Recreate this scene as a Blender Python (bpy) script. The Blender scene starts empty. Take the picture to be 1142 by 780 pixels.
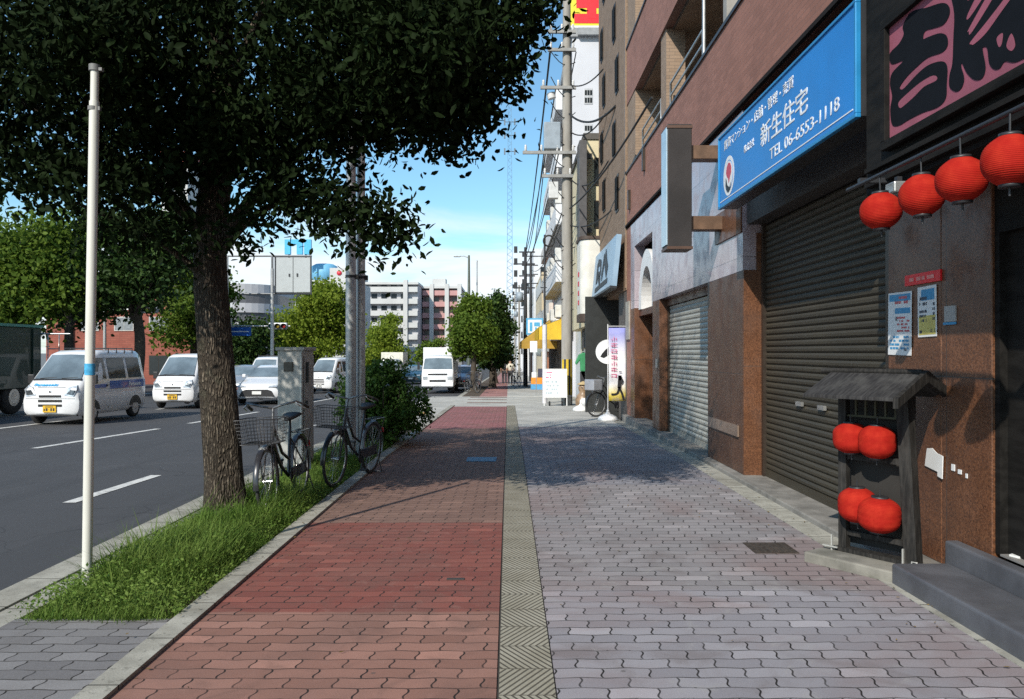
import bpy, bmesh, math, random
import numpy as np
from mathutils import Vector, Matrix
R = math.radians
random.seed(7)
rng = np.random.default_rng(7)
SC = bpy.context.scene
COL = SC.collection

# ------------------------------------------------------------------ camera, sky, sun, exposure
cam_d = bpy.data.cameras.new('camera')
cam = bpy.data.objects.new('camera', cam_d)
COL.objects.link(cam)
cam.location = (0, 0, 1.55)
cam_d.sensor_width = 36.0
cam_d.lens = 28.0
cam_d.clip_end = 4000
cam_d.clip_start = 0.05
cam.rotation_euler = (R(90 + 0.19), 0, R(-0.26))
SC.camera = cam

SUN_EL, SUN_AZ = 36.0, 28.0          # sun behind the camera, 28 degrees to the left
w = bpy.data.worlds.new('World')
SC.world = w
w.use_nodes = True
wn = w.node_tree
wn.nodes.clear()
SC.view_settings.view_transform = 'Standard'
SC.view_settings.look = 'None'
SC.view_settings.exposure = 0.12
SC.view_settings.gamma = 1.0
SC.view_settings.use_curve_mapping = False
SC.cycles.max_bounces = 8
SC.cycles.transparent_max_bounces = 8
SC.cycles.use_denoising = False
SC.cycles.sample_clamp_indirect = 4.0

sun_d = bpy.data.lights.new('sun', 'SUN')
sun_d.energy = 4.7
sun_d.angle = R(0.5)
sun_d.color = (1.0, 0.93, 0.82)
sun = bpy.data.objects.new('sun', sun_d)
COL.objects.link(sun)
sdir = Vector((math.sin(R(SUN_AZ)) * math.cos(R(SUN_EL)), math.cos(R(SUN_AZ)) * math.cos(R(SUN_EL)), -math.sin(R(SUN_EL))))
sun.rotation_euler = sdir.to_track_quat('-Z', 'Y').to_euler()
sun.location = (-20, -35, 40)


class NT:
    """small node builder"""
    def __init__(s, tree):
        s.t = tree
    def n(s, typ, ins=None, out=None, **props):
        nd = s.t.nodes.new(typ)
        for k, v in props.items():
            setattr(nd, k, v)
        for k, v in (ins or {}).items():
            if isinstance(v, bpy.types.NodeSocket):
                s.t.links.new(v, nd.inputs[k])
            elif v is not None:
                nd.inputs[k].default_value = v
        if out is False:
            return nd
        return nd.outputs[out] if out is not None else nd.outputs[0]
    def m(s, op, a, b=0.0, c=0.0, clamp=False):
        return s.n('ShaderNodeMath', {0: a, 1: b, 2: c}, operation=op, use_clamp=clamp)
    def mix(s, f, a, b, blend='MIX'):
        nd = s.n('ShaderNodeMix', out=False, data_type='RGBA', blend_type=blend)
        for k, v in ((0, f), (6, a), (7, b)):
            if isinstance(v, bpy.types.NodeSocket):
                s.t.links.new(v, nd.inputs[k])
            else:
                nd.inputs[k].default_value = v if k == 0 else (tuple(v) + (1.0,))[:4]
        return nd.outputs[2]
    def ramp(s, f, a, b):
        """smooth step of f between a and b"""
        return s.n('ShaderNodeMapRange', {0: f, 1: a, 2: b, 3: 0.0, 4: 1.0}, interpolation_type='SMOOTHSTEP')
    def noise(s, vec, scale, detail=4, rough=.55, dist=0.0):
        return s.n('ShaderNodeTexNoise', {'Vector': vec, 'Scale': scale, 'Detail': detail, 'Roughness': rough, 'Distortion': dist})
    def scalev(s, vec, v):
        return s.n('ShaderNodeVectorMath', {0: vec, 1: v}, operation='MULTIPLY')


# the sky: Nishita with some fair-weather cloud low over the street
W = NT(wn)
sky = W.n('ShaderNodeTexSky', sky_type='NISHITA', sun_disc=False, sun_elevation=R(SUN_EL), sun_rotation=R(180 + SUN_AZ),
          altitude=0.0, air_density=1.0, dust_density=0.6, ozone_density=2.2)
tc = W.n('ShaderNodeTexCoord')
sx = W.n('ShaderNodeSeparateXYZ', {0: tc}, out=False)
zc = W.m('ADD', W.m('MAXIMUM', sx.outputs[2], 0.0), 0.10)
cv = W.n('ShaderNodeCombineXYZ', {0: W.m('DIVIDE', sx.outputs[0], zc), 1: W.m('DIVIDE', sx.outputs[1], zc), 2: 0.0})
cn = W.noise(cv, 0.55, 7, .58, .4)
low = W.m('SUBTRACT', 1.0, W.ramp(sx.outputs[2], 0.10, 0.24))
thr = W.m('SUBTRACT', 0.60, W.m('MULTIPLY', low, 0.27))
cm = W.m('MULTIPLY', W.ramp(W.m('SUBTRACT', cn, thr), 0.0, 0.22), W.m('ADD', 0.30, W.m('MULTIPLY', low, 0.6)))
tint = W.mix(1.0, sky, (0.85, 1.12, 1.12), 'MULTIPLY')
skyc = W.mix(cm, tint, (6.4, 6.7, 7.0))
bg = W.n('ShaderNodeBackground', {'Color': skyc, 'Strength': 0.148})
W.n('ShaderNodeOutputWorld', {'Surface': bg}, out=False)


# ------------------------------------------------------------------ materials
def new_mat(name):
    m = bpy.data.materials.new(name)
    m.use_nodes = True
    m.node_tree.nodes.clear()
    return m, NT(m.node_tree)

def finish(T, color, rough=.7, metal=0.0, bump=None, bstr=.3, bdist=.01, spec=.5, emit=None, estr=0.0, trans=None, coat=0.0, sub=None):
    ins = {'Base Color': color if isinstance(color, bpy.types.NodeSocket) else tuple(color) + (1,), 'Roughness': rough, 'Metallic': metal,
           'Specular IOR Level': spec, 'Coat Weight': coat}
    if bump is not None:
        ins['Normal'] = T.n('ShaderNodeBump', {'Height': bump, 'Strength': bstr, 'Distance': bdist})
    p = T.n('ShaderNodeBsdfPrincipled', ins, out=False)
    if emit:
        p.inputs['Emission Color'].default_value = tuple(emit) + (1,)
        p.inputs['Emission Strength'].default_value = estr
    sh = p.outputs[0]
    if trans is not None:
        tr = T.n('ShaderNodeBsdfTranslucent', {'Color': color if isinstance(color, bpy.types.NodeSocket) else tuple(color) + (1,)})
        sh = T.n('ShaderNodeMixShader', {0: trans, 1: sh, 2: tr})
    T.n('ShaderNodeOutputMaterial', {'Surface': sh}, out=False)

MATS = {}
def mat(name, col, rough=.65, metal=0.0, var=.12, scale=6.0, bump=.15, bscale=40.0, dirt=0.0, dirtcol=(.10, .09, .08), spec=.5, stretch=(1, 1, 1), coat=0.0, bdist=.004):
    if name in MATS:
        return MATS[name]
    m, T = new_mat(name)
    tc = T.n('ShaderNodeTexCoord', out='Object')
    v = T.scalev(tc, stretch)
    n1 = T.noise(v, scale, 5)
    a = tuple(max(0, c * (1 - var)) for c in col)
    b = tuple(min(1, c * (1 + var)) for c in col)
    c = T.mix(T.ramp(n1, .3, .7), a, b)
    if dirt > 0:
        n2 = T.noise(v, scale * .35, 6, .65, 1.0)
        c = T.mix(T.m('MULTIPLY', T.ramp(n2, .48, .72), dirt), c, dirtcol)
    rr = T.m('ADD', rough - .08, T.m('MULTIPLY', n1, .16), clamp=True)
    finish(T, c, rr, metal, T.noise(v, bscale, 3) if bump > 0 else None, bump, bdist, spec, coat=coat)
    MATS[name] = m
    return m

def leaf_mat(name, c1, c2, trans=.25, rough=.5, spec=.3):
    if name in MATS:
        return MATS[name]
    m, T = new_mat(name)
    g = T.n('ShaderNodeNewGeometry', out='Random Per Island')
    tc = T.n('ShaderNodeTexCoord', out='Object')
    n = T.noise(tc, 1.3, 3)
    f = T.m('ADD', T.m('MULTIPLY', g, .6), T.m('MULTIPLY', T.ramp(n, .35, .65), .4))
    c = T.mix(f, c1, c2)
    finish(T, c, rough, 0, None, spec=spec, trans=trans)
    MATS[name] = m
    return m

def brick_mat(name, c1, c2, mortar, bw, bh, ms=.006, rough=.7, bump=.35, stain=.25, axis='wall', offset=.5, spec=.4, coords='Object'):
    if name in MATS:
        return MATS[name]
    m, T = new_mat(name)
    tc = T.n('ShaderNodeTexCoord', out=coords)
    s = T.n('ShaderNodeSeparateXYZ', {0: tc}, out=False)
    if axis == 'wall':
        v = T.n('ShaderNodeCombineXYZ', {0: T.m('ADD', s.outputs[0], s.outputs[1]), 1: s.outputs[2], 2: 0.0})
    else:
        v = T.n('ShaderNodeCombineXYZ', {0: s.outputs[0], 1: s.outputs[1], 2: 0.0})
    br = T.n('ShaderNodeTexBrick', {'Vector': v, 'Color1': c1 + (1,), 'Color2': c2 + (1,), 'Mortar': mortar + (1,), 'Scale': 1.0,
                                   'Mortar Size': ms, 'Mortar Smooth': .15, 'Bias': 0.0, 'Brick Width': bw, 'Row Height': bh}, out=False, offset=offset)
    n = T.noise(tc, .9, 6, .62, .5)
    n3 = T.noise(T.scalev(tc, (1, 1, .18)), 2.2, 5, .6)
    c = T.mix(T.m('MULTIPLY', T.ramp(n, .42, .7), stain), br.outputs[0], tuple(x * .55 for x in c1))
    c = T.mix(T.m('MULTIPLY', T.ramp(n3, .5, .75), stain * .7), c, tuple(min(1, x * 1.25) for x in c2))
    fine = T.noise(tc, 70, 3)
    h = T.m('ADD', T.m('MULTIPLY', br.outputs[1], -1.0), T.m('MULTIPLY', fine, .25))
    finish(T, c, rough, 0, h, bump, .006, spec)
    MATS[name] = m
    return m

def granite_mat(name, c1, c2, c3, rough=.22, pw=.9, ph=.62, joint=(.05, .04, .035), big=.35, coat=.0):
    """polished stone slabs: speckle, clouding and thin joints"""
    m, T = new_mat(name)
    tc = T.n('ShaderNodeTexCoord', out='Object')
    s = T.n('ShaderNodeSeparateXYZ', {0: tc}, out=False)
    v = T.n('ShaderNodeCombineXYZ', {0: T.m('ADD', s.outputs[0], s.outputs[1]), 1: s.outputs[2], 2: 0.0})
    vo = T.n('ShaderNodeTexVoronoi', {'Vector': tc, 'Scale': 95.0}, out='Color')
    sp = T.n('ShaderNodeSeparateColor', {0: vo}, out=False)
    f = T.ramp(sp.outputs[0], .25, .8)
    c = T.mix(f, c1, c2)
    c = T.mix(T.m('MULTIPLY', T.ramp(sp.outputs[1], .7, .9), .7), c, c3)
    n = T.noise(tc, 2.2, 5, .6, .6)
    c = T.mix(T.m('MULTIPLY', T.ramp(n, .35, .7), big), c, tuple(x * .45 for x in c1))
    br = T.n('ShaderNodeTexBrick', {'Vector': v, 'Color1': (1, 1, 1, 1), 'Color2': (.78, .78, .78, 1), 'Mortar': (0, 0, 0, 1), 'Scale': 1.0, 'Mortar Size': .004,
                                   'Mortar Smooth': .1, 'Bias': 0.0, 'Brick Width': pw, 'Row Height': ph}, out=False, offset=.0)
    c = T.mix(1.0, c, br.outputs[0], 'MULTIPLY')
    c = T.mix(br.outputs[1], c, joint)
    n2 = T.noise(tc, 3.5, 4)
    rr = T.m('ADD', rough, T.m('MULTIPLY', T.ramp(n2, .4, .75), .25))
    finish(T, c, rr, 0, T.m('ADD', T.m('MULTIPLY', br.outputs[1], -1.0), T.m('MULTIPLY', n, .3)), .12, .006, .55, coat=coat)
    MATS[name] = m
    return m

def paver_mat(name, zones, joint, stains, speck=.3, edge_soft=.01):
    """wavy interlocking concrete blocks, rows across the footway. zones = [(y_start, colour a, colour b)]"""
    m, T = new_mat(name)
    tc = T.n('ShaderNodeTexCoord', out='Object')
    s = T.n('ShaderNodeSeparateXYZ', {0: tc}, out=False)
    x, y = s.outputs[0], s.outputs[1]
    # zigzag: shift y by a clipped triangle along x, shift x by an S along y
    tri = T.m('PINGPONG', T.m('ADD', x, 10.0), .115)
    tri = T.m('MULTIPLY', T.m('SUBTRACT', T.m('DIVIDE', tri, .115), .5), 2.4)
    tri = T.m('MINIMUM', T.m('MAXIMUM', tri, -1.0), 1.0)
    y2 = T.m('ADD', y, T.m('MULTIPLY', tri, .0042))
    sy = T.m('SINE', T.m('MULTIPLY', y2, 2 * math.pi / .115))
    x2 = T.m('ADD', x, T.m('MULTIPLY', sy, .0085))
    jn = T.noise(tc, 6.0, 2)
    x2 = T.m('ADD', x2, T.m('MULTIPLY', jn, .010))
    v = T.n('ShaderNodeCombineXYZ', {0: x2, 1: y2, 2: 0.0})
    br = T.n('ShaderNodeTexBrick', {'Vector': v, 'Color1': (0, 0, 0, 1), 'Color2': (1, 1, 1, 1), 'Mortar': (.5, .5, .5, 1), 'Scale': 1.0, 'Mortar Size': .0052,
                                   'Mortar Smooth': .25, 'Bias': 0.0, 'Brick Width': .23, 'Row Height': .115}, out=False, offset=.5)
    rnd = T.n('ShaderNodeSeparateColor', {0: br.outputs[0]}, out=False).outputs[0]
    col = None
    for (y0, a, b) in zones:
        cz = T.mix(rnd, a, b)
        if col is None:
            col = cz
        else:
            wob = T.m('ADD', y, T.m('MULTIPLY', T.m('SUBTRACT', T.noise(tc, 4.0, 3), .5), edge_soft * 4))
            col = T.mix(T.ramp(wob, y0 - edge_soft, y0 + edge_soft), col, cz)
    # large stains
    for k, (sc, lo, hi, amt, sc_col) in enumerate(stains):
        n = T.noise(T.n('ShaderNodeVectorMath', {0: tc, 1: (3.7 * k, 1.9 * k, 0)}, operation='ADD'), sc, 6, .62, .7)
        col = T.mix(T.m('MULTIPLY', T.ramp(n, lo, hi), amt), col, sc_col)
    fine = T.noise(tc, 140, 4, .7)
    col = T.mix(speck, col, T.mix(T.ramp(fine, .3, .7), (.45, .45, .45), (1.35, 1.35, 1.35)), 'MULTIPLY')
    jm = T.m('MULTIPLY', br.outputs[1], T.m('ADD', .42, T.m('MULTIPLY', T.ramp(T.noise(tc, 2.6, 4), .35, .62), .58)))
    # the short S joints stand open and dark
    hb = T.m('ABSOLUTE', T.m('SUBTRACT', T.m('FRACT', T.m('DIVIDE', y2, .115)), .5))
    short = T.m('MULTIPLY', br.outputs[1], T.m('SUBTRACT', 1.0, T.ramp(hb, .36, .45)))
    col = T.mix(jm, col, joint)
    col = T.mix(T.m('MULTIPLY', short, T.m('ADD', .35, T.m('MULTIPLY', T.ramp(T.noise(tc, 5.0, 3), .4, .6), .6))), col, (.014, .012, .011))
    # chewing gum and old oil spots
    vg = T.n('ShaderNodeTexVoronoi', {'Vector': tc, 'Scale': 2.4, 'Randomness': 1.0}, out='Distance')
    col = T.mix(T.m('MULTIPLY', T.m('LESS_THAN', T.m('ADD', vg, T.m('MULTIPLY', T.noise(tc, 30, 2), .03)), .045), .55), col, (.07, .065, .062))
    # single blocks replaced or bleached
    odd = T.m('GREATER_THAN', rnd, .93)
    col = T.mix(T.m('MULTIPLY', odd, .35), col, T.mix(1.0, col, (1.45, 1.42, 1.4), 'MULTIPLY'))
    # dark gaps where the blocks' corners have spalled, little debris
    sp2 = T.noise(tc, 34, 3, .6)
    gap = T.m('MULTIPLY', T.ramp(sp2, .58, .7), T.ramp(br.outputs[1], .05, .5))
    col = T.mix(gap, col, (.012, .011, .010))
    h = T.m('ADD', T.m('MULTIPLY', br.outputs[1], -1.0), T.m('MULTIPLY', fine, .18))
    h = T.m('ADD', h, T.m('MULTIPLY', rnd, .15))
    finish(T, col, .82, 0, h, .55, .006, .35)
    MATS[name] = m
    return m


# ------------------------------------------------------------------ mesh helpers
SPLIT = set('guide_rail bracket letter_gap rail lettering blue_stripe window post handrail drainpipe vent latch bolt_plate caster brake_lever grip pedal wheel_arch door_seam hanger scrap red_mark partition eye basket_stay antenna hoop trim handle leg blue_mark pier mirror pane_strip arm'.split())
class MB:
    """collects simple shapes; build() links them as ONE mesh object"""
    def __init__(s):
        s.v, s.f, s.mi, s.sm = [], [], [], []
        s.cur = 0
        s.smooth = False
    def add(s, verts, faces, smooth=None):
        o = len(s.v)
        s.v += [tuple(p) for p in verts]
        for f in faces:
            s.f.append(tuple(i + o for i in f)); s.mi.append(s.cur); s.sm.append(s.smooth if smooth is None else smooth)
        return s
    def box(s, x0, x1, y0, y1, z0, z1, M=None):
        x0, x1 = min(x0, x1), max(x0, x1); y0, y1 = min(y0, y1), max(y0, y1); z0, z1 = min(z0, z1), max(z0, z1)
        vs = [Vector(p) for p in ((x0, y0, z0), (x1, y0, z0), (x1, y1, z0), (x0, y1, z0), (x0, y0, z1), (x1, y0, z1), (x1, y1, z1), (x0, y1, z1))]
        if M is not None:
            vs = [M @ p for p in vs]
        return s.add(vs, [(0, 3, 2, 1), (4, 5, 6, 7), (0, 1, 5, 4), (1, 2, 6, 5), (2, 3, 7, 6), (3, 0, 4, 7)], False)
    def tube(s, pts, r, n=8, cap=True, closed=False):
        pts = [Vector(p) for p in pts]
        rs = r if isinstance(r, (list, tuple)) else [r] * len(pts)
        rings = []
        N = len(pts)
        up = None
        for i, p in enumerate(pts):
            a = pts[(i - 1) % N] if (i > 0 or closed) else p
            b = pts[(i + 1) % N] if (i < N - 1 or closed) else p
            t = (b - a).normalized()
            if up is None:
                up = Vector((0, 0, 1)) if abs(t.z) < .9 else Vector((0, 1, 0))
            u = (up - t * up.dot(t))
            if u.length < 1e-5:
                u = t.orthogonal()
            u.normalize(); up = u
            q = t.cross(u)
            rings.append([p + (u * math.cos(2 * math.pi * k / n) + q * math.sin(2 * math.pi * k / n)) * rs[i] for k in range(n)])
        vs = [p for ring in rings for p in ring]
        fs = []
        for i in range(N if closed else N - 1):
            j = (i + 1) % N
            for k in range(n):
                fs.append((i * n + k, i * n + (k + 1) % n, j * n + (k + 1) % n, j * n + k))
        s.add(vs, fs, True)
        if cap and not closed:
            s.add(rings[0], [tuple(reversed(range(n)))], False)
            s.add(rings[-1], [tuple(range(n))], False)
        return s
    def ring(s, c, axis, R0, r, n=28, m=6):
        """torus"""
        axis = Vector(axis).normalized(); u = axis.orthogonal().normalized(); q = axis.cross(u); c = Vector(c)
        pts = [c + (u * math.cos(2 * math.pi * k / n) + q * math.sin(2 * math.pi * k / n)) * R0 for k in range(n)]
        return s.tube(pts, r, m, closed=True)
    def lathe(s, prof, c=(0, 0, 0), n=24, M=None):
        """profile [(r, z)] turned about the z axis at c"""
        vs = []
        for (r, z) in prof:
            for k in range(n):
                p = Vector((r * math.cos(2 * math.pi * k / n), r * math.sin(2 * math.pi * k / n), z))
                vs.append((M @ p if M is not None else p) + Vector(c))
        fs = []
        for i in range(len(prof) - 1):
            for k in range(n):
                fs.append((i * n + k, i * n + (k + 1) % n, (i + 1) * n + (k + 1) % n, (i + 1) * n + k))
        s.add(vs, fs, True)
        s.add(vs[:n], [tuple(reversed(range(n)))], False)
        s.add(vs[-n:], [tuple(range(n))], False)
        return s
    def prism(s, poly, d, M=None):
        """polygon in local xy (counter-clockwise), thick along +z by d, placed by matrix M"""
        n = len(poly)
        M = M or Matrix()
        vs = [M @ Vector((p[0], p[1], 0)) for p in poly] + [M @ Vector((p[0], p[1], d)) for p in poly]
        s.add(vs, [tuple(reversed(range(n))), tuple(range(n, 2 * n))] + [(i, (i + 1) % n, n + (i + 1) % n, n + i) for i in range(n)], False)
        return s
    def quad(s, a, b, c, d):
        return s.add([a, b, c, d], [(0, 1, 2, 3)], False)
    def pieces(s):
        """the separate bodies collected so far, each as its own MB"""
        key = {}; ids = []
        for v in s.v:
            k = (round(v[0], 5), round(v[1], 5), round(v[2], 5))
            ids.append(key.setdefault(k, len(key)))
        par = list(range(len(key)))
        def find(a):
            while par[a] != a:
                par[a] = par[par[a]]; a = par[a]
            return a
        for f in s.f:
            a = find(ids[f[0]])
            for i in f[1:]:
                par[find(ids[i])] = a
        groups = {}
        for k, f in enumerate(s.f):
            groups.setdefault(find(ids[f[0]]), []).append(k)
        out = []
        for g in groups.values():
            mb = MB(); mp = {}
            for k in g:
                nf = []
                for i in s.f[k]:
                    if i not in mp:
                        mp[i] = len(mb.v); mb.v.append(s.v[i])
                    nf.append(mp[i])
                mb.f.append(tuple(nf)); mb.mi.append(s.mi[k]); mb.sm.append(s.sm[k])
            out.append(mb)
        return out
    def build(s, name, m, parent=None, bevel=0.0, seg=2, rel=False, smooth_angle=None, weld=False):
        if name in SPLIT:
            pcs = s.pieces()
            if len(pcs) > 1:
                obs = [p.build1(name, m, parent, bevel, seg, rel, smooth_angle, weld) for p in pcs]
                return obs[0]
        return s.build1(name, m, parent, bevel, seg, rel, smooth_angle, weld)
    def build1(s, name, m, parent=None, bevel=0.0, seg=2, rel=False, smooth_angle=None, weld=False):
        """rel=True: coordinates were given in the world, shift them into the parent's frame"""
        me = bpy.data.meshes.new(name)
        off = Vector((0, 0, 0))
        if rel and parent is not None:
            off = WORLD_LOC(parent)
        me.from_pydata([(v[0] - off.x, v[1] - off.y, v[2] - off.z) for v in s.v], [], s.f)
        for mm in (m if isinstance(m, (list, tuple)) else [m]):
            me.materials.append(mm)
        me.polygons.foreach_set('material_index', s.mi)
        me.polygons.foreach_set('use_smooth', s.sm)
        if weld:
            bm = bmesh.new(); bm.from_mesh(me)
            bmesh.ops.remove_doubles(bm, verts=bm.verts, dist=1e-4)
            bmesh.ops.recalc_face_normals(bm, faces=bm.faces)
            bm.to_mesh(me); bm.free()
        if smooth_angle:
            me.polygons.foreach_set('use_smooth', [True] * len(me.polygons))
            me.set_sharp_from_angle(angle=R(smooth_angle))
        me.update()
        o = bpy.data.objects.new(name, me)
        COL.objects.link(o)
        if parent is not None:
            o.parent = parent
        if bevel > 0:
            b = o.modifiers.new('bevel', 'BEVEL'); b.width = bevel; b.segments = seg; b.limit_method = 'ANGLE'; b.angle_limit = R(40)
        return o

def WORLD_LOC(o):
    v = Vector((0, 0, 0))
    while o is not None:
        v = v + o.location
        o = o.parent
    return v

def thing(name, label, cat, loc=(0, 0, 0), rz=0.0, group=None):
    o = bpy.data.objects.new(name, None)
    COL.objects.link(o)
    o.empty_display_size = .2
    o.location = loc
    o.rotation_euler = (0, 0, rz)
    return tag(o, label, cat, group)

def tag(o, label, cat, group=None, kind=None):
    o['label'] = label; o['category'] = cat
    if group: o['group'] = group
    if kind: o['kind'] = kind
    return o

def structure(o):
    o['kind'] = 'structure'
    return o

def rebase(o, loc):
    """move a one-mesh thing's origin to loc without moving its mesh"""
    l = Vector(loc)
    o.data.transform(Matrix.Translation(-l))
    o.location = l
    return o

def dup(root, loc=None, rz=None, label=None, group=None):
    r = root.copy(); COL.objects.link(r)
    if loc is not None: r.location = loc
    if rz is not None: r.rotation_euler = (0, 0, rz)
    if label: r['label'] = label
    if group: r['group'] = group
    for ch in list(root.children):
        c = ch.copy(); COL.objects.link(c); c.parent = r
        for g in list(ch.children):
            d = g.copy(); COL.objects.link(d); d.parent = c
    return r

def text_mesh(txt, size, m, parent, M, name='lettering', ext=.002, align='LEFT', sx=1.0, bold=0.0):
    cu = bpy.data.curves.new('lettering', 'FONT')
    cu.body = txt; cu.size = size; cu.extrude = ext; cu.align_x = align; cu.offset = bold
    cu.resolution_u = 3
    t = bpy.data.objects.new('lettering_curve', cu)
    COL.objects.link(t)
    dg = bpy.context.evaluated_depsgraph_get()
    me = bpy.data.meshes.new_from_object(t.evaluated_get(dg))
    bpy.data.objects.remove(t); bpy.data.curves.remove(cu)
    me.materials.clear(); me.materials.append(m)
    me.transform(M @ Matrix.Diagonal((sx, 1, 1, 1)))
    o = bpy.data.objects.new(name, me)
    COL.objects.link(o)
    o.parent = parent
    return o

def wall_frame(x, y, z):
    """matrix: local x runs towards the camera (-Y), local y up, local z out to the street (-X)"""
    return Matrix(((0, 0, -1, x), (-1, 0, 0, y), (0, 1, 0, z), (0, 0, 0, 1)))

def face_frame(x, y, z):
    """matrix: local x right (+X), local y up, local z towards the camera (-Y)"""
    return Matrix(((1, 0, 0, x), (0, 0, -1, y), (0, 1, 0, z), (0, 0, 0, 1)))

def at(px, py, d):
    """a measured point of the street at distance d"""
    return Vector(((px - 567) * d / 888.0, d, 1.55 - (py - 393) * d / 888.0))

def gz(y):
    """the footway falls gently away from the camera"""
    return 0.0 if y < 12 else (-0.016 * (min(y, 150) - 12))

def leaves(name, pts, size, m, parent=None, droop=.4, aspect=.46, seed=1, outward=None):
    r = np.random.default_rng(seed)
    n = len(pts)
    d = r.normal(size=(n, 3)); d[:, 2] -= droop
    d /= np.linalg.norm(d, axis=1)[:, None]
    q = r.normal(size=(n, 3))
    sd = np.cross(d, q); sd /= np.linalg.norm(sd, axis=1)[:, None]
    nn = np.cross(d, sd)
    L = size * r.uniform(.7, 1.25, n)[:, None]
    Wd = L * aspect * .5
    base = pts - d * L * .5
    V = np.empty((n, 6, 3))
    V[:, 0] = base
    V[:, 1] = base + d * L * .35 + sd * Wd + nn * L * .05
    V[:, 2] = base + d * L * .72 + sd * Wd * .75 + nn * L * .04
    V[:, 3] = base + d * L - nn * L * .06
    V[:, 4] = base + d * L * .72 - sd * Wd * .75 + nn * L * .04
    V[:, 5] = base + d * L * .35 - sd * Wd + nn * L * .05
    me = bpy.data.meshes.new(name)
    idx = np.arange(n)[:, None] * 6
    F = np.stack([idx + np.array([[0, 1, 2, 3]]), idx + np.array([[0, 3, 4, 5]])], axis=1).reshape(-1, 4)
    me.vertices.add(n * 6); me.vertices.foreach_set('co', V.reshape(-1))
    me.loops.add(F.size); me.loops.foreach_set('vertex_index', F.reshape(-1).astype(np.int32))
    me.polygons.add(len(F)); me.polygons.foreach_set('loop_start', (np.arange(len(F)) * 4).astype(np.int32))
    me.update(calc_edges=True)
    me.materials.append(m)
    o = bpy.data.objects.new(name, me); COL.objects.link(o)
    if parent is not None: o.parent = parent
    return o

def blob_points(blobs, seed=1, spread=.16, per=26):
    """blobs = [(centre, (rx, ry, rz), number of leaves)]: twig clusters spread through each lobe, denser to its outside"""
    r = np.random.default_rng(seed)
    out = []
    for c, rad, n in blobs:
        k = max(3, int(n / per))
        d = r.normal(size=(k, 3)); d /= np.linalg.norm(d, axis=1)[:, None]
        rr = r.uniform(0, 1, k) ** .45
        cc = np.array(c) + d * rr[:, None] * np.array(rad)
        j = r.integers(0, k, n)
        sp = spread * r.uniform(.5, 1.3, k)
        p = cc[j] + r.normal(size=(n, 3)) * sp[j][:, None] * np.array([1, 1, .8])
        out.append(p)
    return np.concatenate(out)

# ================================================================== the setting
asphalt, T = new_mat('asphalt')
tc = T.n('ShaderNodeTexCoord', out='Object')
c = T.mix(T.ramp(T.noise(tc, 220, 3, .7), .3, .7), (.035, .036, .040), (.085, .086, .092))
c = T.mix(T.m('MULTIPLY', T.ramp(T.noise(T.scalev(tc, (1, .12, 1)), 1.1, 5), .4, .7), .5), c, (.055, .056, .06))
c = T.mix(T.m('MULTIPLY', T.ramp(T.noise(tc, .5, 6, .65, 1.2), .5, .75), .45), c, (.10, .10, .105))
c = T.mix(T.m('MULTIPLY', T.ramp(T.noise(T.scalev(tc, (1, .05, 1)), 2.2, 3), .52, .66), .35), c, (.042, .043, .047))
crk = T.n('ShaderNodeTexVoronoi', {'Vector': T.n('ShaderNodeVectorMath', {0: tc, 1: T.n('ShaderNodeTexNoise', {'Vector': tc, 'Scale': 1.5, 'Detail': 5.0}, out='Color')}, operation='ADD'), 'Scale': .42}, feature='DISTANCE_TO_EDGE')
c = T.mix(T.m('MULTIPLY', T.m('MULTIPLY', T.m('LESS_THAN', crk, .005), .5), T.ramp(T.noise(tc, .35, 3), .45, .6)), c, (.018, .018, .019))
finish(T, c, .85, 0, T.noise(tc, 180, 3), .4, .004, .4)

white_paint = mat('road_paint', (.62, .62, .60), .75, var=.12, scale=14, dirt=.75, dirtcol=(.13, .13, .13), bump=.2, bscale=120)
concrete, T = new_mat('kerb_concrete')
tc = T.n('ShaderNodeTexCoord', out='Object'); s = T.n('ShaderNodeSeparateXYZ', {0: tc}, out=False)
c = T.mix(T.ramp(T.noise(tc, 5, 5), .3, .7), (.27, .262, .228), (.39, .38, .335))
c = T.mix(T.m('MULTIPLY', T.ramp(T.noise(tc, 1.3, 6, .65, .8), .45, .7), .55), c, (.15, .14, .115))
c = T.mix(T.m('MULTIPLY', T.ramp(T.noise(tc, 26, 3), .58, .7), .5), c, (.10, .095, .08))
jt = T.m('LESS_THAN', T.m('ABSOLUTE', T.m('SUBTRACT', T.m('FRACT', T.m('DIVIDE', T.m('ADD', s.outputs[1], 60.23), .60)), .5)), .009)
c = T.mix(T.m('MULTIPLY', jt, .9), c, (.03, .027, .022))
finish(T, c, .88, 0, T.m('SUBTRACT', T.noise(tc, 90, 3), jt), .35, .006, .3)
concrete_pale = mat('pale_concrete', (.40, .395, .37), .85, var=.16, scale=1.4, dirt=.4, dirtcol=(.22, .215, .20), bump=.2, bscale=60)
soil = mat('soil', (.07, .05, .033), .95, var=.4, scale=9, bump=.6, bscale=30)
earth = mat('town_ground', (.16, .16, .155), .9, var=.2, scale=.2, bump=.2)

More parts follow.
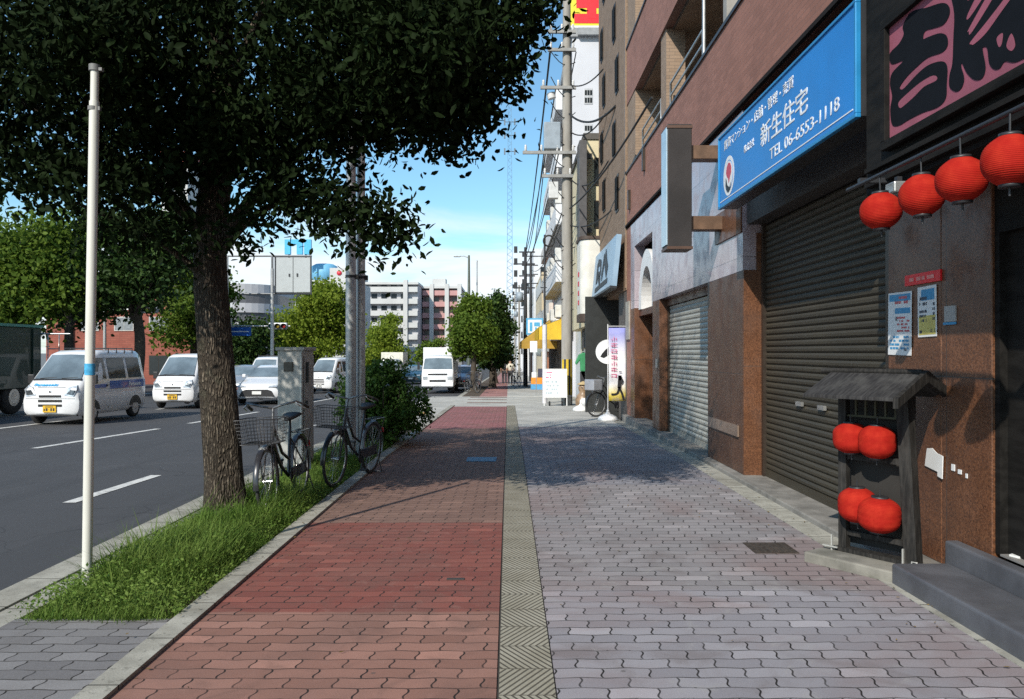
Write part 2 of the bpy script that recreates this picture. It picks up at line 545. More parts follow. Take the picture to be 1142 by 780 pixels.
red_mat = paver_mat('red_paving', [(-99, (.22, .112, .086), (.33, .175, .138)), (4.76, (.185, .058, .046), (.24, .080, .062)),
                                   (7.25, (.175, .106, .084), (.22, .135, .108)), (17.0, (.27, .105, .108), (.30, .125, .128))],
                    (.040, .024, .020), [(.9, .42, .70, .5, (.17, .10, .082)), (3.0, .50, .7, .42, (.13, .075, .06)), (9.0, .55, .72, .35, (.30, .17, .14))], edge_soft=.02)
gray_mat = paver_mat('gray_paving', [(-99, (.235, .226, .250), (.322, .311, .338)), (5.2, (.225, .213, .222), (.295, .278, .290)), (9.3, (.215, .212, .238), (.25, .246, .272))],  # farthest zone: the tree's bluish shade is put into the block colour
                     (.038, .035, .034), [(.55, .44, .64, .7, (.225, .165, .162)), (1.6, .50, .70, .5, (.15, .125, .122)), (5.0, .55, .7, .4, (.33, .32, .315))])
verge_mat = paver_mat('verge_paving', [(-99, (.15, .145, .15), (.24, .235, .24))], (.045, .04, .035), [(1.1, .45, .7, .5, (.13, .12, .115))])

# buff strip with cast chevron grooves between the two pavings
chev, T = new_mat('chevron_strip')
tc = T.n('ShaderNodeTexCoord', out='Object')
s = T.n('ShaderNodeSeparateXYZ', {0: tc}, out=False)
pp = T.m('PINGPONG', T.m('ADD', s.outputs[0], 10.048), .1305)
# blocks of alternating diagonals: the apex side swaps every 0.30 m
swap = T.m('GREATER_THAN', T.m('FRACT', T.m('DIVIDE', s.outputs[1], .60)), .5)
d1 = T.m('MULTIPLY', T.m('SUBTRACT', T.m('MULTIPLY', swap, 2.0), 1.0), T.m('MULTIPLY', s.outputs[0], 1.6))
ln = T.m('FRACT', T.m('DIVIDE', T.m('ADD', s.outputs[1], d1), .058))
gr = T.m('SUBTRACT', 1.0, T.ramp(T.m('ABSOLUTE', T.m('SUBTRACT', ln, .5)), .10, .22))
ed = T.m('MAXIMUM', T.m('GREATER_THAN', T.m('ABSOLUTE', T.m('SUBTRACT', T.m('FRACT', T.m('DIVIDE', s.outputs[1], .30)), .5)), .488), 0.0)
gr = T.m('MAXIMUM', gr, ed)
c = T.mix(T.ramp(T.noise(tc, 3, 5), .3, .7), (.265, .245, .19), (.345, .325, .265))
c = T.mix(.3, c, T.mix(T.ramp(T.noise(tc, 130, 4, .7), .3, .7), (.5, .5, .5), (1.3, 1.3, 1.3)), 'MULTIPLY')
c = T.mix(T.m('MULTIPLY', gr, .9), c, (.060, .052, .040))
finish(T, c, .85, 0, T.m('MULTIPLY', gr, -1.0), .6, .006, .3)

def sheet(name, x0, x1, y0, y1, dz, m, kind=True, x0b=None, x1b=None):
    """level strip following the fall of the street"""
    ys = [y0] + [q for q in (12.0, 150.0) if y0 < q < y1] + [y1]
    mb = MB()
    def X(a, b, y):
        return a if b is None else a + (b - a) * (y - y0) / (y1 - y0)
    for a, b in zip(ys, ys[1:]):
        mb.quad((X(x0, x0b, a), a, gz(a) + dz), (X(x1, x1b, a), a, gz(a) + dz), (X(x1, x1b, b), b, gz(b) + dz), (X(x0, x0b, b), b, gz(b) + dz))
    o = mb.build(name, m)
    return structure(o) if kind else o

def slab(name, x0, x1, y0, y1, dz, depth, m):
    ys = [y0] + [q for q in (12.0, 150.0) if y0 < q < y1] + [y1]
    mb = MB()
    for a, b in zip(ys, ys[1:]):
        za, zb = gz(a) + dz, gz(b) + dz
        P = [(x0, a, za - depth), (x1, a, za - depth), (x1, b, zb - depth), (x0, b, zb - depth), (x0, a, za), (x1, a, za), (x1, b, zb), (x0, b, zb)]
        mb.add(P, [(0, 3, 2, 1), (4, 5, 6, 7), (0, 1, 5, 4), (1, 2, 6, 5), (2, 3, 7, 6), (3, 0, 4, 7)], False)
    return structure(mb.build(name, m))

sheet('ground', -1500, 1500, -300, 3000, -.36, earth)
sheet('road', -30, -3.3, -60, 400, -.15, asphalt)
# the far footway bends a little: the kerb swings in past the side street
sheet('road', -3.3, -2.2, 26.6, 400, -.147, asphalt)
sheet('side_street', -3.3, 2.9, 26.6, 34.5, -.012, concrete_pale)
slab('kerb', -3.3, -3.06, -60, 26.6, .0, .34, concrete)
slab('kerb', -3.06, -2.87, -60, 26.6, -.012, .3, concrete)
slab('ground', -2.87, -1.93, 4.66, 18.5, -.02, .3, soil)
slab('pavement', -2.87, -1.93, -60, 4.66, -.004, .3, verge_mat)
slab('pavement', -2.87, -1.93, 18.5, 26.6, -.004, .3, concrete_pale)
slab('kerb', -1.93, -1.79, -60, 26.6, .022, .3, concrete)
slab('red_path', -1.79, -.055, -60, 26.0, .0, .3, red_mat)
slab('path', -1.79, -.055, 26.0, 26.6, .0, .3, concrete_pale)
slab('path_strip', -.043, .215, -60, 26.6, .002, .3, chev)
slab('path_line', -.055, -.043, -60, 26.6, -.008, .3, mat('joint_dark', (.05, .045, .04), .9))
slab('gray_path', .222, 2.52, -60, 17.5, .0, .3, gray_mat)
slab('path_line', .215, .222, -60, 26.6, -.008, .3, mat('joint_dark', (.05, .045, .04), .9))
slab('concrete_path', .222, 2.52, 17.5, 26.6, .0, .3, concrete_pale)
slab('kerb', 2.52, 2.74, -60, 60, .004, .3, concrete)
slab('kerb', -2.2, -2.0, 34.5, 200, .0, .3, concrete)
slab('pavement', -2.0, -1.25, 34.5, 200, -.004, .3, soil)
slab('far_path', -1.25, -.05, 34.5, 200, .0, .3, mat('far_red_paving', (.30, .15, .14), .85, var=.25, scale=.8))
slab('concrete_path', -.05, 2.52, 34.5, 200, .0, .3, concrete_pale)
for k, (ya, yb, xa) in enumerate([(28.6, 29.1, -1.5), (31.2, 31.6, -1.6), (33.3, 33.9, -1.6)]):
    sheet('path_strip', xa, -.06, ya, yb, -.006, mat('band_paving', (.20, .13, .11), .9, var=.3, scale=3))

# lane dashes painted on the asphalt
def dash(x0, y0, x1, y1, wd=.15):
    mb = MB(); n = max(1, int((y1 - y0) / 2))
    ys = sorted(set([y0 + (y1 - y0) * k / n for k in range(n + 1)] + ([12.0] if y0 < 12 < y1 else [])))
    for a, b in zip(ys, ys[1:]):
        xa = x0 + (x1 - x0) * (a - y0) / (y1 - y0); xb = x0 + (x1 - x0) * (b - y0) / (y1 - y0)
        mb.quad((xa - wd / 2, a, gz(a) - .144), (xa + wd / 2, a, gz(a) - .144), (xb + wd / 2, b, gz(b) - .144), (xb - wd / 2, b, gz(b) - .144))
    return structure(mb.build('road_marking', white_paint))
for (a, b) in [(-1.0, 2.0), (9.0, 11.0), (17, 20), (27, 30), (36, 39), (46, 49)]:
    dash(-4.95, a, -4.85, b)
dash(-8.55, 14.4, -8.25, 18.8); dash(-8.2, 20.5, -8.0, 25.5); dash(-7.95, 31, -7.9, 36); dash(-7.9, 41, -7.9, 46); dash(-8.8, 4, -8.8, 9)
dash(-12.1, 17.0, -12.0, 21.5); dash(-11.9, 27, -11.8, 32); dash(-11.8, 38, -11.7, 43); dash(-12.3, 7, -12.3, 12)
dash(-19.0, -50, -19.0, 120, .2)

# ================================================================== the brick apartment building on the right
steel_dark = mat('dark_painted_metal', (.035, .036, .04), .45, .3, bump=.05)
pink_brick = brick_mat('pink_brick_tile', (.265, .122, .086), (.33, .155, .112), (.215, .12, .098), .235, .062, .004, stain=.30, offset=.5)
tan_brick = brick_mat('tan_brick_tile', (.27, .185, .125), (.33, .235, .165), (.17, .13, .10), .20, .062, .004, stain=.22)
brown_gran = granite_mat('brown_granite', (.135, .055, .026), (.205, .088, .042), (.060, .028, .016), .38, 1.15, 1.38, big=.45)
dark_gran = granite_mat('dark_brown_granite', (.085, .040, .022), (.15, .072, .040), (.035, .02, .014), .42, 1.7, 1.28, big=.35)
lilac_gran = granite_mat('lilac_granite', (.42, .36, .40), (.52, .46, .50), (.36, .30, .34), .24, .85, .68, joint=(.16, .14, .16), big=.06, coat=.15)
soffit = mat('soffit_concrete', (.11, .10, .09), .85, var=.15, scale=2)
dark_int = mat('dark_interior', (.020, .019, .018), .8, bump=0)
black_wood = mat('black_stained_wood', (.012, .011, .010), .75, var=.4, scale=4, stretch=(4, 1, 4), bump=.3, bscale=18, spec=.15)
glass_dark = mat('dark_glass', (.02, .025, .028), .18, var=.1, bump=0, spec=.5)
frame_br = mat('bronze_frame', (.06, .045, .035), .4, .5)
shut_dark = mat('olive_gray_shutter', (.048, .040, .026), .6, .1, var=.14, scale=1.2, stretch=(1, 1, 5), dirt=.3, dirtcol=(.045, .04, .03), bump=.05)
shut_lite = mat('pale_gray_shutter', (.37, .36, .315), .45, .15, var=.08, scale=2, stretch=(1, 1, 4), dirt=.25, dirtcol=(.25, .25, .22), bump=.05)
rail_m = mat('handrail_metal', (.45, .45, .44), .35, .7)
white_m = mat('white_enamel', (.72, .72, .72), .35, var=.05, dirt=.2, dirtcol=(.4, .39, .36), bump=0)

FX = 2.86
A = thing('apartment_building', 'reddish brick apartment building with granite ground floor and dark balconies beside the footway', 'building', (FX, 0, 0))
Z0 = -.4
def part(mb, name, m, parent=None, bevel=0.0, **k):
    return mb.build(name, m, parent or A, bevel, rel=True, **k)

# core behind everything, and upper storeys
mb = MB().box(4.4, 13, -7, 19.2, Z0, 20.3)
for zf in (8.85, 11.85, 14.85):
    mb.box(3.05, 4.4, -7, 19.2, zf - 1.38, zf - 1.33)
part(mb, 'wall', tan_brick)
part(MB().box(2.9, 13.2, -7.2, 19.2, 20.3, 20.7), 'roof', soffit)
for k, zb in enumerate((4.6, 7.5, 10.5, 13.5, 16.5)):
    zt = zb + (1.25 if k == 0 else 1.35)
    par = part(MB().box(2.86, 3.02, -7, 19.2, zb, zt), 'balcony_parapet', pink_brick)
    part(MB().box(2.835, 3.05, -7, 19.2, zt, zt + .05), 'coping', frame_br, par)
    part(MB().box(3.02, 4.4, -7, 19.2, zb - .02, zb + .18), 'balcony_floor', soffit)
part(MB().box(2.9, 4.4, -7, 19.2, 19.3, 20.3), 'roof_parapet', pink_brick)
# balcony cross walls, tan end pier, balcony doors, rails
for y in (-1.2, 4.9, 11.1):
    mb = MB()
    for zb in (5.85, 8.85, 11.85):
        mb.box(3.05, 4.4, y, y + .18, zb, zb + 1.65)
    part(mb, 'partition', mat('partition_board', (.30, .29, .27), .7))
part(MB().box(2.875, 3.6, 18.0, 19.18, 5.9, 19.3), 'corner_pier', tan_brick)
part(MB().box(2.90, 3.25, 14.6, 15.1, 5.9, 7.5), 'pier', tan_brick)
for zb in (5.85, 8.85, 11.85):
    for y in (.8, 6.2, 8.9, 12.4, 15.8):
        wf = part(MB().box(4.36, 4.41, y, y + 1.7, zb - 1.0, zb + 1.15), 'balcony_door', frame_br)
        part(MB().box(4.34, 4.36, y + .06, y + .82, zb - .95, zb + 1.1).box(4.34, 4.36, y + .88, y + 1.64, zb - .95, zb + 1.1), 'pane', glass_dark, wf)
for (y0, y1) in ((12.0, 14.4), (15.3, 17.4)):
    mb = MB()
    for z in (6.2, 6.42):
        mb.tube([(2.94, y0, 5.9), (2.94, y0, z), (2.94, y1, z), (2.94, y1, 5.9)], .02, 8)
    part(mb, 'handrail', rail_m)
part(MB().tube([(2.93, 11.9, 5.9), (2.93, 11.9, 7.5)], .03, 8).tube([(2.93, 6.8, 5.9), (2.93, 6.8, 7.5)], .03, 8), 'drainpipe', rail_m)
# small dark fittings seen on the brick band
mb = MB()
for (y, z) in ((16.6, 5.35), (18.6, 4.9)):
    mb.box(2.80, 2.865, y, y + .12, z, z + .45)
part(mb, 'vent', frame_br)
part(MB().box(2.815, 2.86, -7, 19.2, 4.555, 4.60), 'string_course', mat('dull_black_flashing', (.02, .018, .018), .9, spec=.1))

# ground floor
part(MB().box(2.74, 3.15, -7, 19.2, -.5, .055), 'plinth', mat('dark_plinth_concrete', (.20, .19, .175), .85, var=.25, scale=4, dirt=.5, dirtcol=(.07, .065, .055), bump=.3), bevel=.012)
part(MB().box(FX, 3.3, 9.7, 11.42, .055, 2.55), 'column', dark_gran, bevel=.01)
part(MB().box(3.02, 3.3, 9.66, 9.7, .055, 3.0).box(2.862, 3.02, 9.675, 9.7, .055, 2.55), 'column_return', brown_gran)
part(MB().box(FX, 3.1, 9.7, 15.8, 2.55, 4.5).box(FX, 3.1, 18.05, 18.6, 2.55, 4.5).box(FX, 3.1, 15.8, 18.05, 3.95, 4.5), 'fascia', lilac_gran)
part(MB().box(2.84, 2.858, 9.72, 10.95, 3.02, 3.42), 'fascia_patch', brown_gran)
part(MB().box(2.835, FX - .004, 9.85, 11.3, .50, .64), 'name_plate', mat('tarnished_plate', (.30, .22, .17), .3, .4))
# large shutter
def shutter(name, x, y0, y1, z0, z1, pitch, m):
    mb = MB(); n = int((z1 - z0) / pitch)
    prof = []
    for k in range(n):
        z = z0 + .09 + k * pitch
        prof += [(0.0, z), (-.016, z + pitch * .25), (-.018, z + pitch * .6), (-.006, z + pitch * .9), (.004, z + pitch * .95)]
    prof = [q for q in prof if q[1] < z1]
    vs = []
    for (dx, z) in prof:
        vs += [(x + dx, y0, z), (x + dx, y1, z)]
    mb.add(vs, [(2 * i, 2 * i + 2, 2 * i + 3, 2 * i + 1) for i in range(len(prof) - 1)], False)
    mb.box(x - .02, x + .03, y0, y1, z0, z0 + .09)
    mb.box(x + .03, x + .05, y0, y1, z0, z1)
    s = part(mb, name, m)
    mb = MB().box(x - .05, x + .06, y0 - .07, y0 - .001, z0, z1).box(x - .05, x + .06, y1 + .001, y1 + .07, z0, z1)
    part(mb, 'guide_rail', frame_br, s)
    return s
sh = shutter('shutter', 3.12, 6.47, 9.58, .056, 3.1, .07, shut_dark)
mb = MB()
for (y, z) in ((8.35, .98), (7.75, .98), (7.2, .17)):
    mb.box(3.07, 3.10, y, y + .16, z, z + .045)
part(mb, 'latch', rail_m, sh)
part(MB().box(2.9, 3.3, 5.5, 9.66, 3.1, 4.5), 'shutter_box', mat('dark_header_panel', (.05, .047, .045), .6))
part(MB().box(3.3, 4.4, 5.05, 9.7, Z0, 4.5), 'inner_wall', dark_int)
# small pale shutter, jamb, doorway with arch
shutter('shutter', 3.06, 11.5, 15.0, .056, 2.42, .085, shut_lite)
part(MB().box(3.0, 3.3, 11.42, 15.05, 2.42, 2.55), 'lintel', brown_gran)
part(MB().box(3.14, 4.4, 11.42, 15.05, Z0, 2.5), 'inner_wall', dark_int)
part(MB().box(FX, 4.4, 15.08, 15.8, .055, 2.55), 'jamb', brown_gran, bevel=.008)
part(MB().box(3.75, 4.4, 15.8, 18.05, Z0, 3.95).box(FX + .1, 4.4, 15.8, 18.05, 2.36, 2.50), 'doorway_wall', mat('dark_red_brown_wood', (.10, .035, .022), .35, var=.3, scale=3, stretch=(1, 1, .3)))
dr = part(MB().box(3.65, 3.75, 15.95, 17.9, .0, 2.3), 'door', mat('red_brown_door', (.13, .045, .026), .3, var=.3, scale=3, stretch=(3, 3, .4)), bevel=.01)
part(MB().tube([(3.6, 16.9, .9), (3.6, 16.9, 1.4)], .018, 8), 'handle', rail_m, dr)
# white arch set in the tall opening above the doorway
mb = MB(); arc = []
for k in range(25):
    a = math.pi * k / 24
    arc.append((16.92 - math.cos(a) * .98, 2.58 + math.sin(a) * 1.16, 16.92 - math.cos(a) * .66, 2.58 + math.sin(a) * .80))
arc = [(15.94, 2.5, 16.26, 2.5)] + arc + [(17.90, 2.5, 17.58, 2.5)]
for p, q in zip(arc, arc[1:]):
    for (x, fl) in ((2.93, 0), (3.05, 1)):
        pass
    mb.quad((2.93, p[0], p[1]), (2.93, p[2], p[3]), (2.93, q[2], q[3]), (2.93, q[0], q[1]))
    mb.quad((2.93, p[2], p[3]), (3.2, p[2], p[3]), (3.2, q[2], q[3]), (2.93, q[2], q[3]))
    mb.quad((2.93, q[0], q[1]), (3.2, q[0], q[1]), (3.2, p[0], p[1]), (2.93, p[0], p[1]))
ar = part(mb, 'arch', white_m)
part(MB().box(3.22, 3.26, 16.1, 17.8, 2.5, 3.6), 'fanlight', mat('greenish_dark_glass', (.035, .05, .035), .08, var=.3, bump=0, spec=.8), ar)
part(MB().box(3.3, 3.75, 15.8, 18.05, 2.5, 3.95), 'inner_wall', mat('opening_wall', (.20, .10, .07), .7))
part(MB().box(FX, 4.4, 18.05, 18.62, .0, 2.55), 'jamb', brown_gran, bevel=.008)
part(MB().box(FX, 3.3, 18.62, 19.2, -.4, 4.5), 'pier', pink_brick)
part(MB().box(2.82, 2.856, 18.66, 19.16, 1.85, 2.75), 'notice_panel', mat('dull_gray_panel', (.33, .31, .27), .6, dirt=.4))
part(MB().box(2.835, FX - .003, 15.2, 15.34, 1.25, 1.42), 'letter_plate', rail_m)

# the restaurant bay nearest the camera
part(MB().box(3.06, 3.6, 5.62, 6.40, .055, 3.1).box(3.06, 3.15, 5.03, 5.614, .055, 3.1), 'granite_pier', brown_gran, bevel=.006)
part(MB().box(2.9, 4.4, -7, 5.62, 3.1, 4.5), 'restaurant_head', black_wood)
part(MB().box(3.9, 4.4, -7, 5.03, Z0, 3.1), 'restaurant_back', dark_int)
part(MB().box(3.06, 3.6, -7, 3.2, Z0, 3.1), 'restaurant_wall', black_wood)
dr = part(MB().box(3.13, 3.19, 3.2, 5.0, .29, 2.3), 'sliding_door', black_wood, bevel=.005)
mb = MB()
red_wood = mat('red_lacquer_wood', (.34, .022, .022), .4, var=.2)
for z in (1.30, 1.72):
    mb.box(3.09, 3.128, 3.75, 4.66, z, z + .06)
for y in (3.75, 4.62):
    mb.box(3.09, 3.128, y, y + .045, 1.36, 1.72)
for k in range(5):
    mb.tube([(3.11, 4.55 - k * .17, 1.37), (3.11, 4.48 - k * .17, 1.50)], .014, 6)
    mb.tube([(3.11, 4.52 - k * .17, 1.55), (3.11, 4.36 - k * .17, 1.70)], .012, 6)
part(mb, 'red_lattice', red_wood, dr)
part(MB().box(3.115, 3.135, 4.74, 4.76, .3, 2.25), 'door_stile', mat('dull_stile', (.12, .12, .10), .5, .3), dr)
part(MB().box(3.08, 3.2, 4.98, 5.028, .28, 3.1).box(3.08, 3.2, 3.2, 4.98, 2.3, 3.1), 'door_frame', black_wood)

# entrance steps
step_m = mat('blue_gray_step_stone', (.085, .088, .10), .5, var=.25, scale=3, dirt=.35, dirtcol=(.14, .14, .14), bump=.25, bscale=35)
stp = thing('entrance_steps', 'low blue gray stone steps up to the restaurant door at the right', 'steps', (2.8, 3.5, 0))
MB().box(2.57, 2.96, -6, 5.34, -.02, .135).build('lower_step', step_m, stp, .018, 3, rel=True)
MB().box(2.96, 3.055, -6, 5.40, -.02, .275).build('upper_step', step_m, stp, .018, 3, rel=True)
MB().box(3.075, 3.2, -6, 4.97, .2755, .288).build('threshold', mat('threshold_stone', (.22, .21, .20), .6), stp, rel=True)
tag(rebase(MB().prism([(0, 0), (.10, .02), (.12, .07), (.05, .10), (-.02, .06)], .012, Matrix.Translation((3.12, 4.86, .287))).build('paper_scrap', mat('white_paper', (.75, .75, .73), .7)), (3.15, 4.9, .287)),
    'small white scrap of paper on the top step by the dark door', 'paper')

# ------------------------------------------------------------------ blue shop sign
blue_s = mat('blue_sign_face', (.010, .20, .60), .35, var=.08, scale=2, bump=0, dirt=.12, dirtcol=(.02, .10, .30))
blue_f = mat('blue_sign_frame', (.02, .24, .52), .4, .2, var=.1, bump=0)
sign_w = mat('sign_white', (.78, .80, .82), .4, var=.03, bump=0)
sign_r = mat('sign_red', (.55, .03, .05), .4, var=.03, bump=0)
sign_k = mat('sign_black', (.012, .012, .014), .5, var=.05, bump=0)
SB = thing('shop_sign', 'long blue box sign with white Japanese lettering over the large shutter', 'sign', (2.4, 7.27, 3.2))
MB().box(2.405, 2.425, 5.50, 9.05, 3.20, 3.965).build('panel', blue_s, SB, rel=True)
mb = MB()
mb.box(2.392, 2.43, 5.47, 9.08, 3.17, 3.20).box(2.392, 2.43, 5.47, 9.08, 3.965, 3.99).box(2.392, 2.43, 5.47, 5.50, 3.20, 3.965).box(2.392, 2.43, 9.05, 9.08, 3.20, 3.965)
mb.build('frame', blue_f, SB, .004, rel=True)
MB().box(2.431, 2.61, 5.475, 9.075, 3.18, 3.985).build('case', steel_dark, SB, rel=True)
MB().box(2.55, 2.9, 5.28, 5.458, 3.24, 3.42).build('bracket', mat('teal_bracket', (.02, .20, .33), .5), SB, rel=True)
MB().box(2.61, 2.9, 6.0, 6.06, 3.4, 3.46).box(2.61, 2.9, 8.5, 8.56, 3.4, 3.46).box(2.61, 2.9, 6.0, 6.06, 3.85, 3.91).box(2.61, 2.9, 8.5, 8.56, 3.85, 3.91).build('arm', steel_dark, SB, rel=True)
MB().box(2.401, 2.406, 5.54, 9.02, 3.238, 3.247).build('line', sign_w, SB, rel=True)
loc0 = Vector((2.4, 7.27, 3.2))
def sign_text(txt, u, v, size, sx=1.0, bold=.0, m=sign_w):
    M = Matrix.Translation(-loc0) @ wall_frame(2.403, 9.03 - u, 3.22 + v)
    return text_mesh(txt, size, m, SB, M, sx=sx, bold=bold)
sign_text('賃貸マンション・店舗・管理・売買', .17, .575, .118, sx=1.15)
sign_text('株式会社', .92, .36, .085)
sign_text('新生住宅', 1.45, .29, .23, sx=1.32, bold=.0015)
sign_text('TEL 06-6553-1118', 1.72, .095, .145, sx=1.42)
def disc(u, v, ru, rv, m, dx, name, poly=None):
    pts = poly or [(u + ru * math.cos(2 * math.pi * k / 36), v + rv * math.sin(2 * math.pi * k / 36)) for k in range(36)]
    return MB().prism(pts, .0015, Matrix.Translation(-loc0) @ wall_frame(2.404 - dx * .5, 9.03, 3.22)).build(name, m, SB)
disc(.36, .255, .21, .215, sign_w, 0.0, 'emblem')
disc(.36, .255, .165, .17, blue_s, .0035, 'emblem')
disc(.36, .255, .155, .16, sign_w, .007, 'emblem')
disc(0, 0, 0, 0, sign_r, .0105, 'emblem', [(.27, .30), (.30, .36), (.36, .395), (.43, .38), (.475, .33), (.47, .27), (.42, .225), (.40, .19), (.37, .17), (.36, .22), (.31, .25)])
disc(0, 0, 0, 0, sign_k, .0105, 'emblem', [(.26, .25), (.29, .22), (.32, .16), (.40, .12), (.46, .17), (.43, .10), (.36, .075), (.29, .10), (.25, .17)])

# ------------------------------------------------------------------ projecting blade sign
BS = thing('blade_sign', 'tall dark box sign projecting from the brick building above the pale shutter', 'sign', (2.28, 10.7, 2.9))
MB().box(2.10, 2.42, 10.48, 10.86, 2.93, 4.56).build('box', mat('dark_gray_sign_case', (.032, .028, .028), .5, .2, var=.2, scale=2, dirt=.2, dirtcol=(.11, .09, .08)), BS, .008, rel=True)
MB().box(2.085, 2.099, 10.50, 10.84, 2.97, 4.52).build('lit_face', mat('pale_blue_acrylic', (.42, .56, .68), .25, var=.08, bump=0), BS, rel=True)
mb = MB()
for z in (2.93, 4.525):
    mb.box(2.09, 2.43, 10.47, 10.87, z - .02, z + .015)
mb.build('trim', mat('brown_trim', (.09, .05, .035), .5), BS, rel=True)
MB().box(2.42, 2.86, 10.56, 10.78, 3.18, 3.36).box(2.42, 2.86, 10.56, 10.78, 4.12, 4.30).build('bracket', mat('brown_bracket', (.13, .075, .045), .5, var=.25), BS, .006, rel=True)

# ------------------------------------------------------------------ restaurant signboard with brush lettering
RS = thing('restaurant_signboard', 'dusky pink signboard with huge black brush strokes in a black wooden frame', 'sign', (2.5, 3, 2.75))
MB().box(2.46, 2.9, -1.5, 5.46, 2.62, 4.9).build('case', black_wood, RS, .006, rel=True)
pinkm = mat('dusky_pink_board', (.30, .085, .125), .7, var=.12, scale=3, dirt=.15, dirtcol=(.25, .07, .11), bump=.1)
MB().box(2.435, 2.459, 1.2, 5.07, 2.90, 3.62).build('board', pinkm, RS, rel=True)
mb = MB()
mb.box(2.40, 2.459, 1.1, 5.13, 2.845, 2.90).box(2.40, 2.459, 1.1, 5.13, 3.62, 3.68).box(2.40, 2.459, 5.071, 5.13, 2.90, 3.62)
mb.build('frame', black_wood, RS, .004, rel=True)
MB().box(2.42, 2.459, -1.5, 5.4, 2.66, 2.71).box(2.42, 2.459, -1.5, 5.4, 2.76, 2.79).build('moulding', black_wood, RS, rel=True)
ink = mat('brush_black', (.008, .010, .014), .9, var=.1, bump=0, spec=.1)
# brush strokes: thick tapering ribbons on the board (u from the far end, v up)
def stroke(pts, wid):
    """returns the outline of a brushed ribbon through pts"""
    L, Rr = [], []
    n = len(pts)
    for i, p in enumerate(pts):
        a = Vector(pts[max(0, i - 1)]); b = Vector(pts[min(n - 1, i + 1)])
        t = (b - a).normalized(); q = Vector((-t.y, t.x))
        wv = wid[i] / 2
        L.append(Vector(p) + q * wv); Rr.append(Vector(p) - q * wv)
    return [tuple(v) for v in L] + [tuple(v) for v in reversed(Rr)]
def smooth_line(pts, wid, sub=6):
    P = [Vector(p) for p in pts]; out = []; ww = []
    for i in range(len(P) - 1):
        p0 = P[max(0, i - 1)]; p1 = P[i]; p2 = P[i + 1]; p3 = P[min(len(P) - 1, i + 2)]
        for k in range(sub):
            t = k / sub
            out.append(0.5 * ((2 * p1) + (p2 - p0) * t + (2 * p0 - 5 * p1 + 4 * p2 - p3) * t * t + (3 * p1 - p0 - 3 * p2 + p3) * t ** 3))
            ww.append(wid[i] * (1 - t) + wid[i + 1] * t)
    out.append(P[-1]); ww.append(wid[-1])
    return out, ww
def sign_piece(name, polys, m, d0, d1):
    mb = MB()
    for k, pl in enumerate(polys):
        P = [Vector((p[0], p[1])) for p in pl]; n = len(P); out = []
        for i in range(n):                      # round the corners like brush edges
            p0, p1, p2, p3 = P[i - 1], P[i], P[(i + 1) % n], P[(i + 2) % n]
            for q in range(4):
                t = q / 4
                out.append(0.5 * ((2 * p1) + (p2 - p0) * t + (2 * p0 - 5 * p1 + 4 * p2 - p3) * t * t + (3 * p1 - p0 - 3 * p2 + p3) * t ** 3))
        out = [(max(.004, p.x), min(.716, max(.004, p.y))) for p in out]
        ar = sum(out[i - 1][0] * out[i][1] - out[i][0] * out[i - 1][1] for i in range(len(out)))
        if ar < 0: out = out[::-1]
        mb.prism(out, d1 - d0, wall_frame(2.4345, 5.07, 2.90) @ Matrix.Translation((0, 0, d0 + k * .0001)))
    return mb.build(name, m, RS, rel=True)
big_a = [(0.338, 0.692), (0.449, 0.656), (0.615, 0.611), (0.684, 0.564), (0.694, 0.512), (0.635, 0.482), (0.533, 0.502), (0.438, 0.524), (0.416, 0.487), (0.47, 0.477), (0.595, 0.449), (0.664, 0.405), (0.674, 0.347), (0.615, 0.332), (0.47, 0.358), (0.338, 0.349), (0.223, 0.331), (0.138, 0.3), (0.15, 0.278), (0.199, 0.274), (0.338, 0.303), (0.47, 0.313), (0.615, 0.283), (0.67, 0.23), (0.664, 0.135), (0.655, 0.062), (0.575, 0.038), (0.405, 0.056), (0.246, 0.062), (0.126, 0.061), (0.038, 0.092), (0.012, 0.193), (0.038, 0.272), (0.01, 0.359), (0.038, 0.42), (0.175, 0.444), (0.051, 0.471), (0.01, 0.503), (0.012, 0.557), (0.126, 0.571), (0.187, 0.607), (0.175, 0.66), (0.246, 0.702)]
big_b = [(0.703, 0.66), (0.741, 0.502), (0.732, 0.357), (0.722, 0.232), (0.694, 0.178), (0.694, 0.114), (0.751, 0.068), (0.807, 0.066), (0.834, 0.109), (0.807, 0.181), (0.816, 0.198), (0.861, 0.13), (0.931, 0.07), (0.999, 0.057), (1.024, 0.103), (0.999, 0.202), (1.016, 0.21), (1.041, 0.191), (1.057, 0.111), (1.097, 0.067), (1.144, 0.055), (1.183, 0.074), (1.25, 0.045), (1.313, 0.036), (1.472, 0.03), (1.56, 0.12), (1.58, 0.35), (1.55, 0.6), (1.45, .68), (1.0, .70), (.8, .71)]
big_c = [(2.0, .60), (2.4, .66), (2.9, .62), (2.95, .52), (2.55, .50), (2.9, .30), (2.95, .12), (2.8, .10), (2.6, .30), (2.45, .06), (2.3, .08), (2.35, .4), (2.0, .44)]
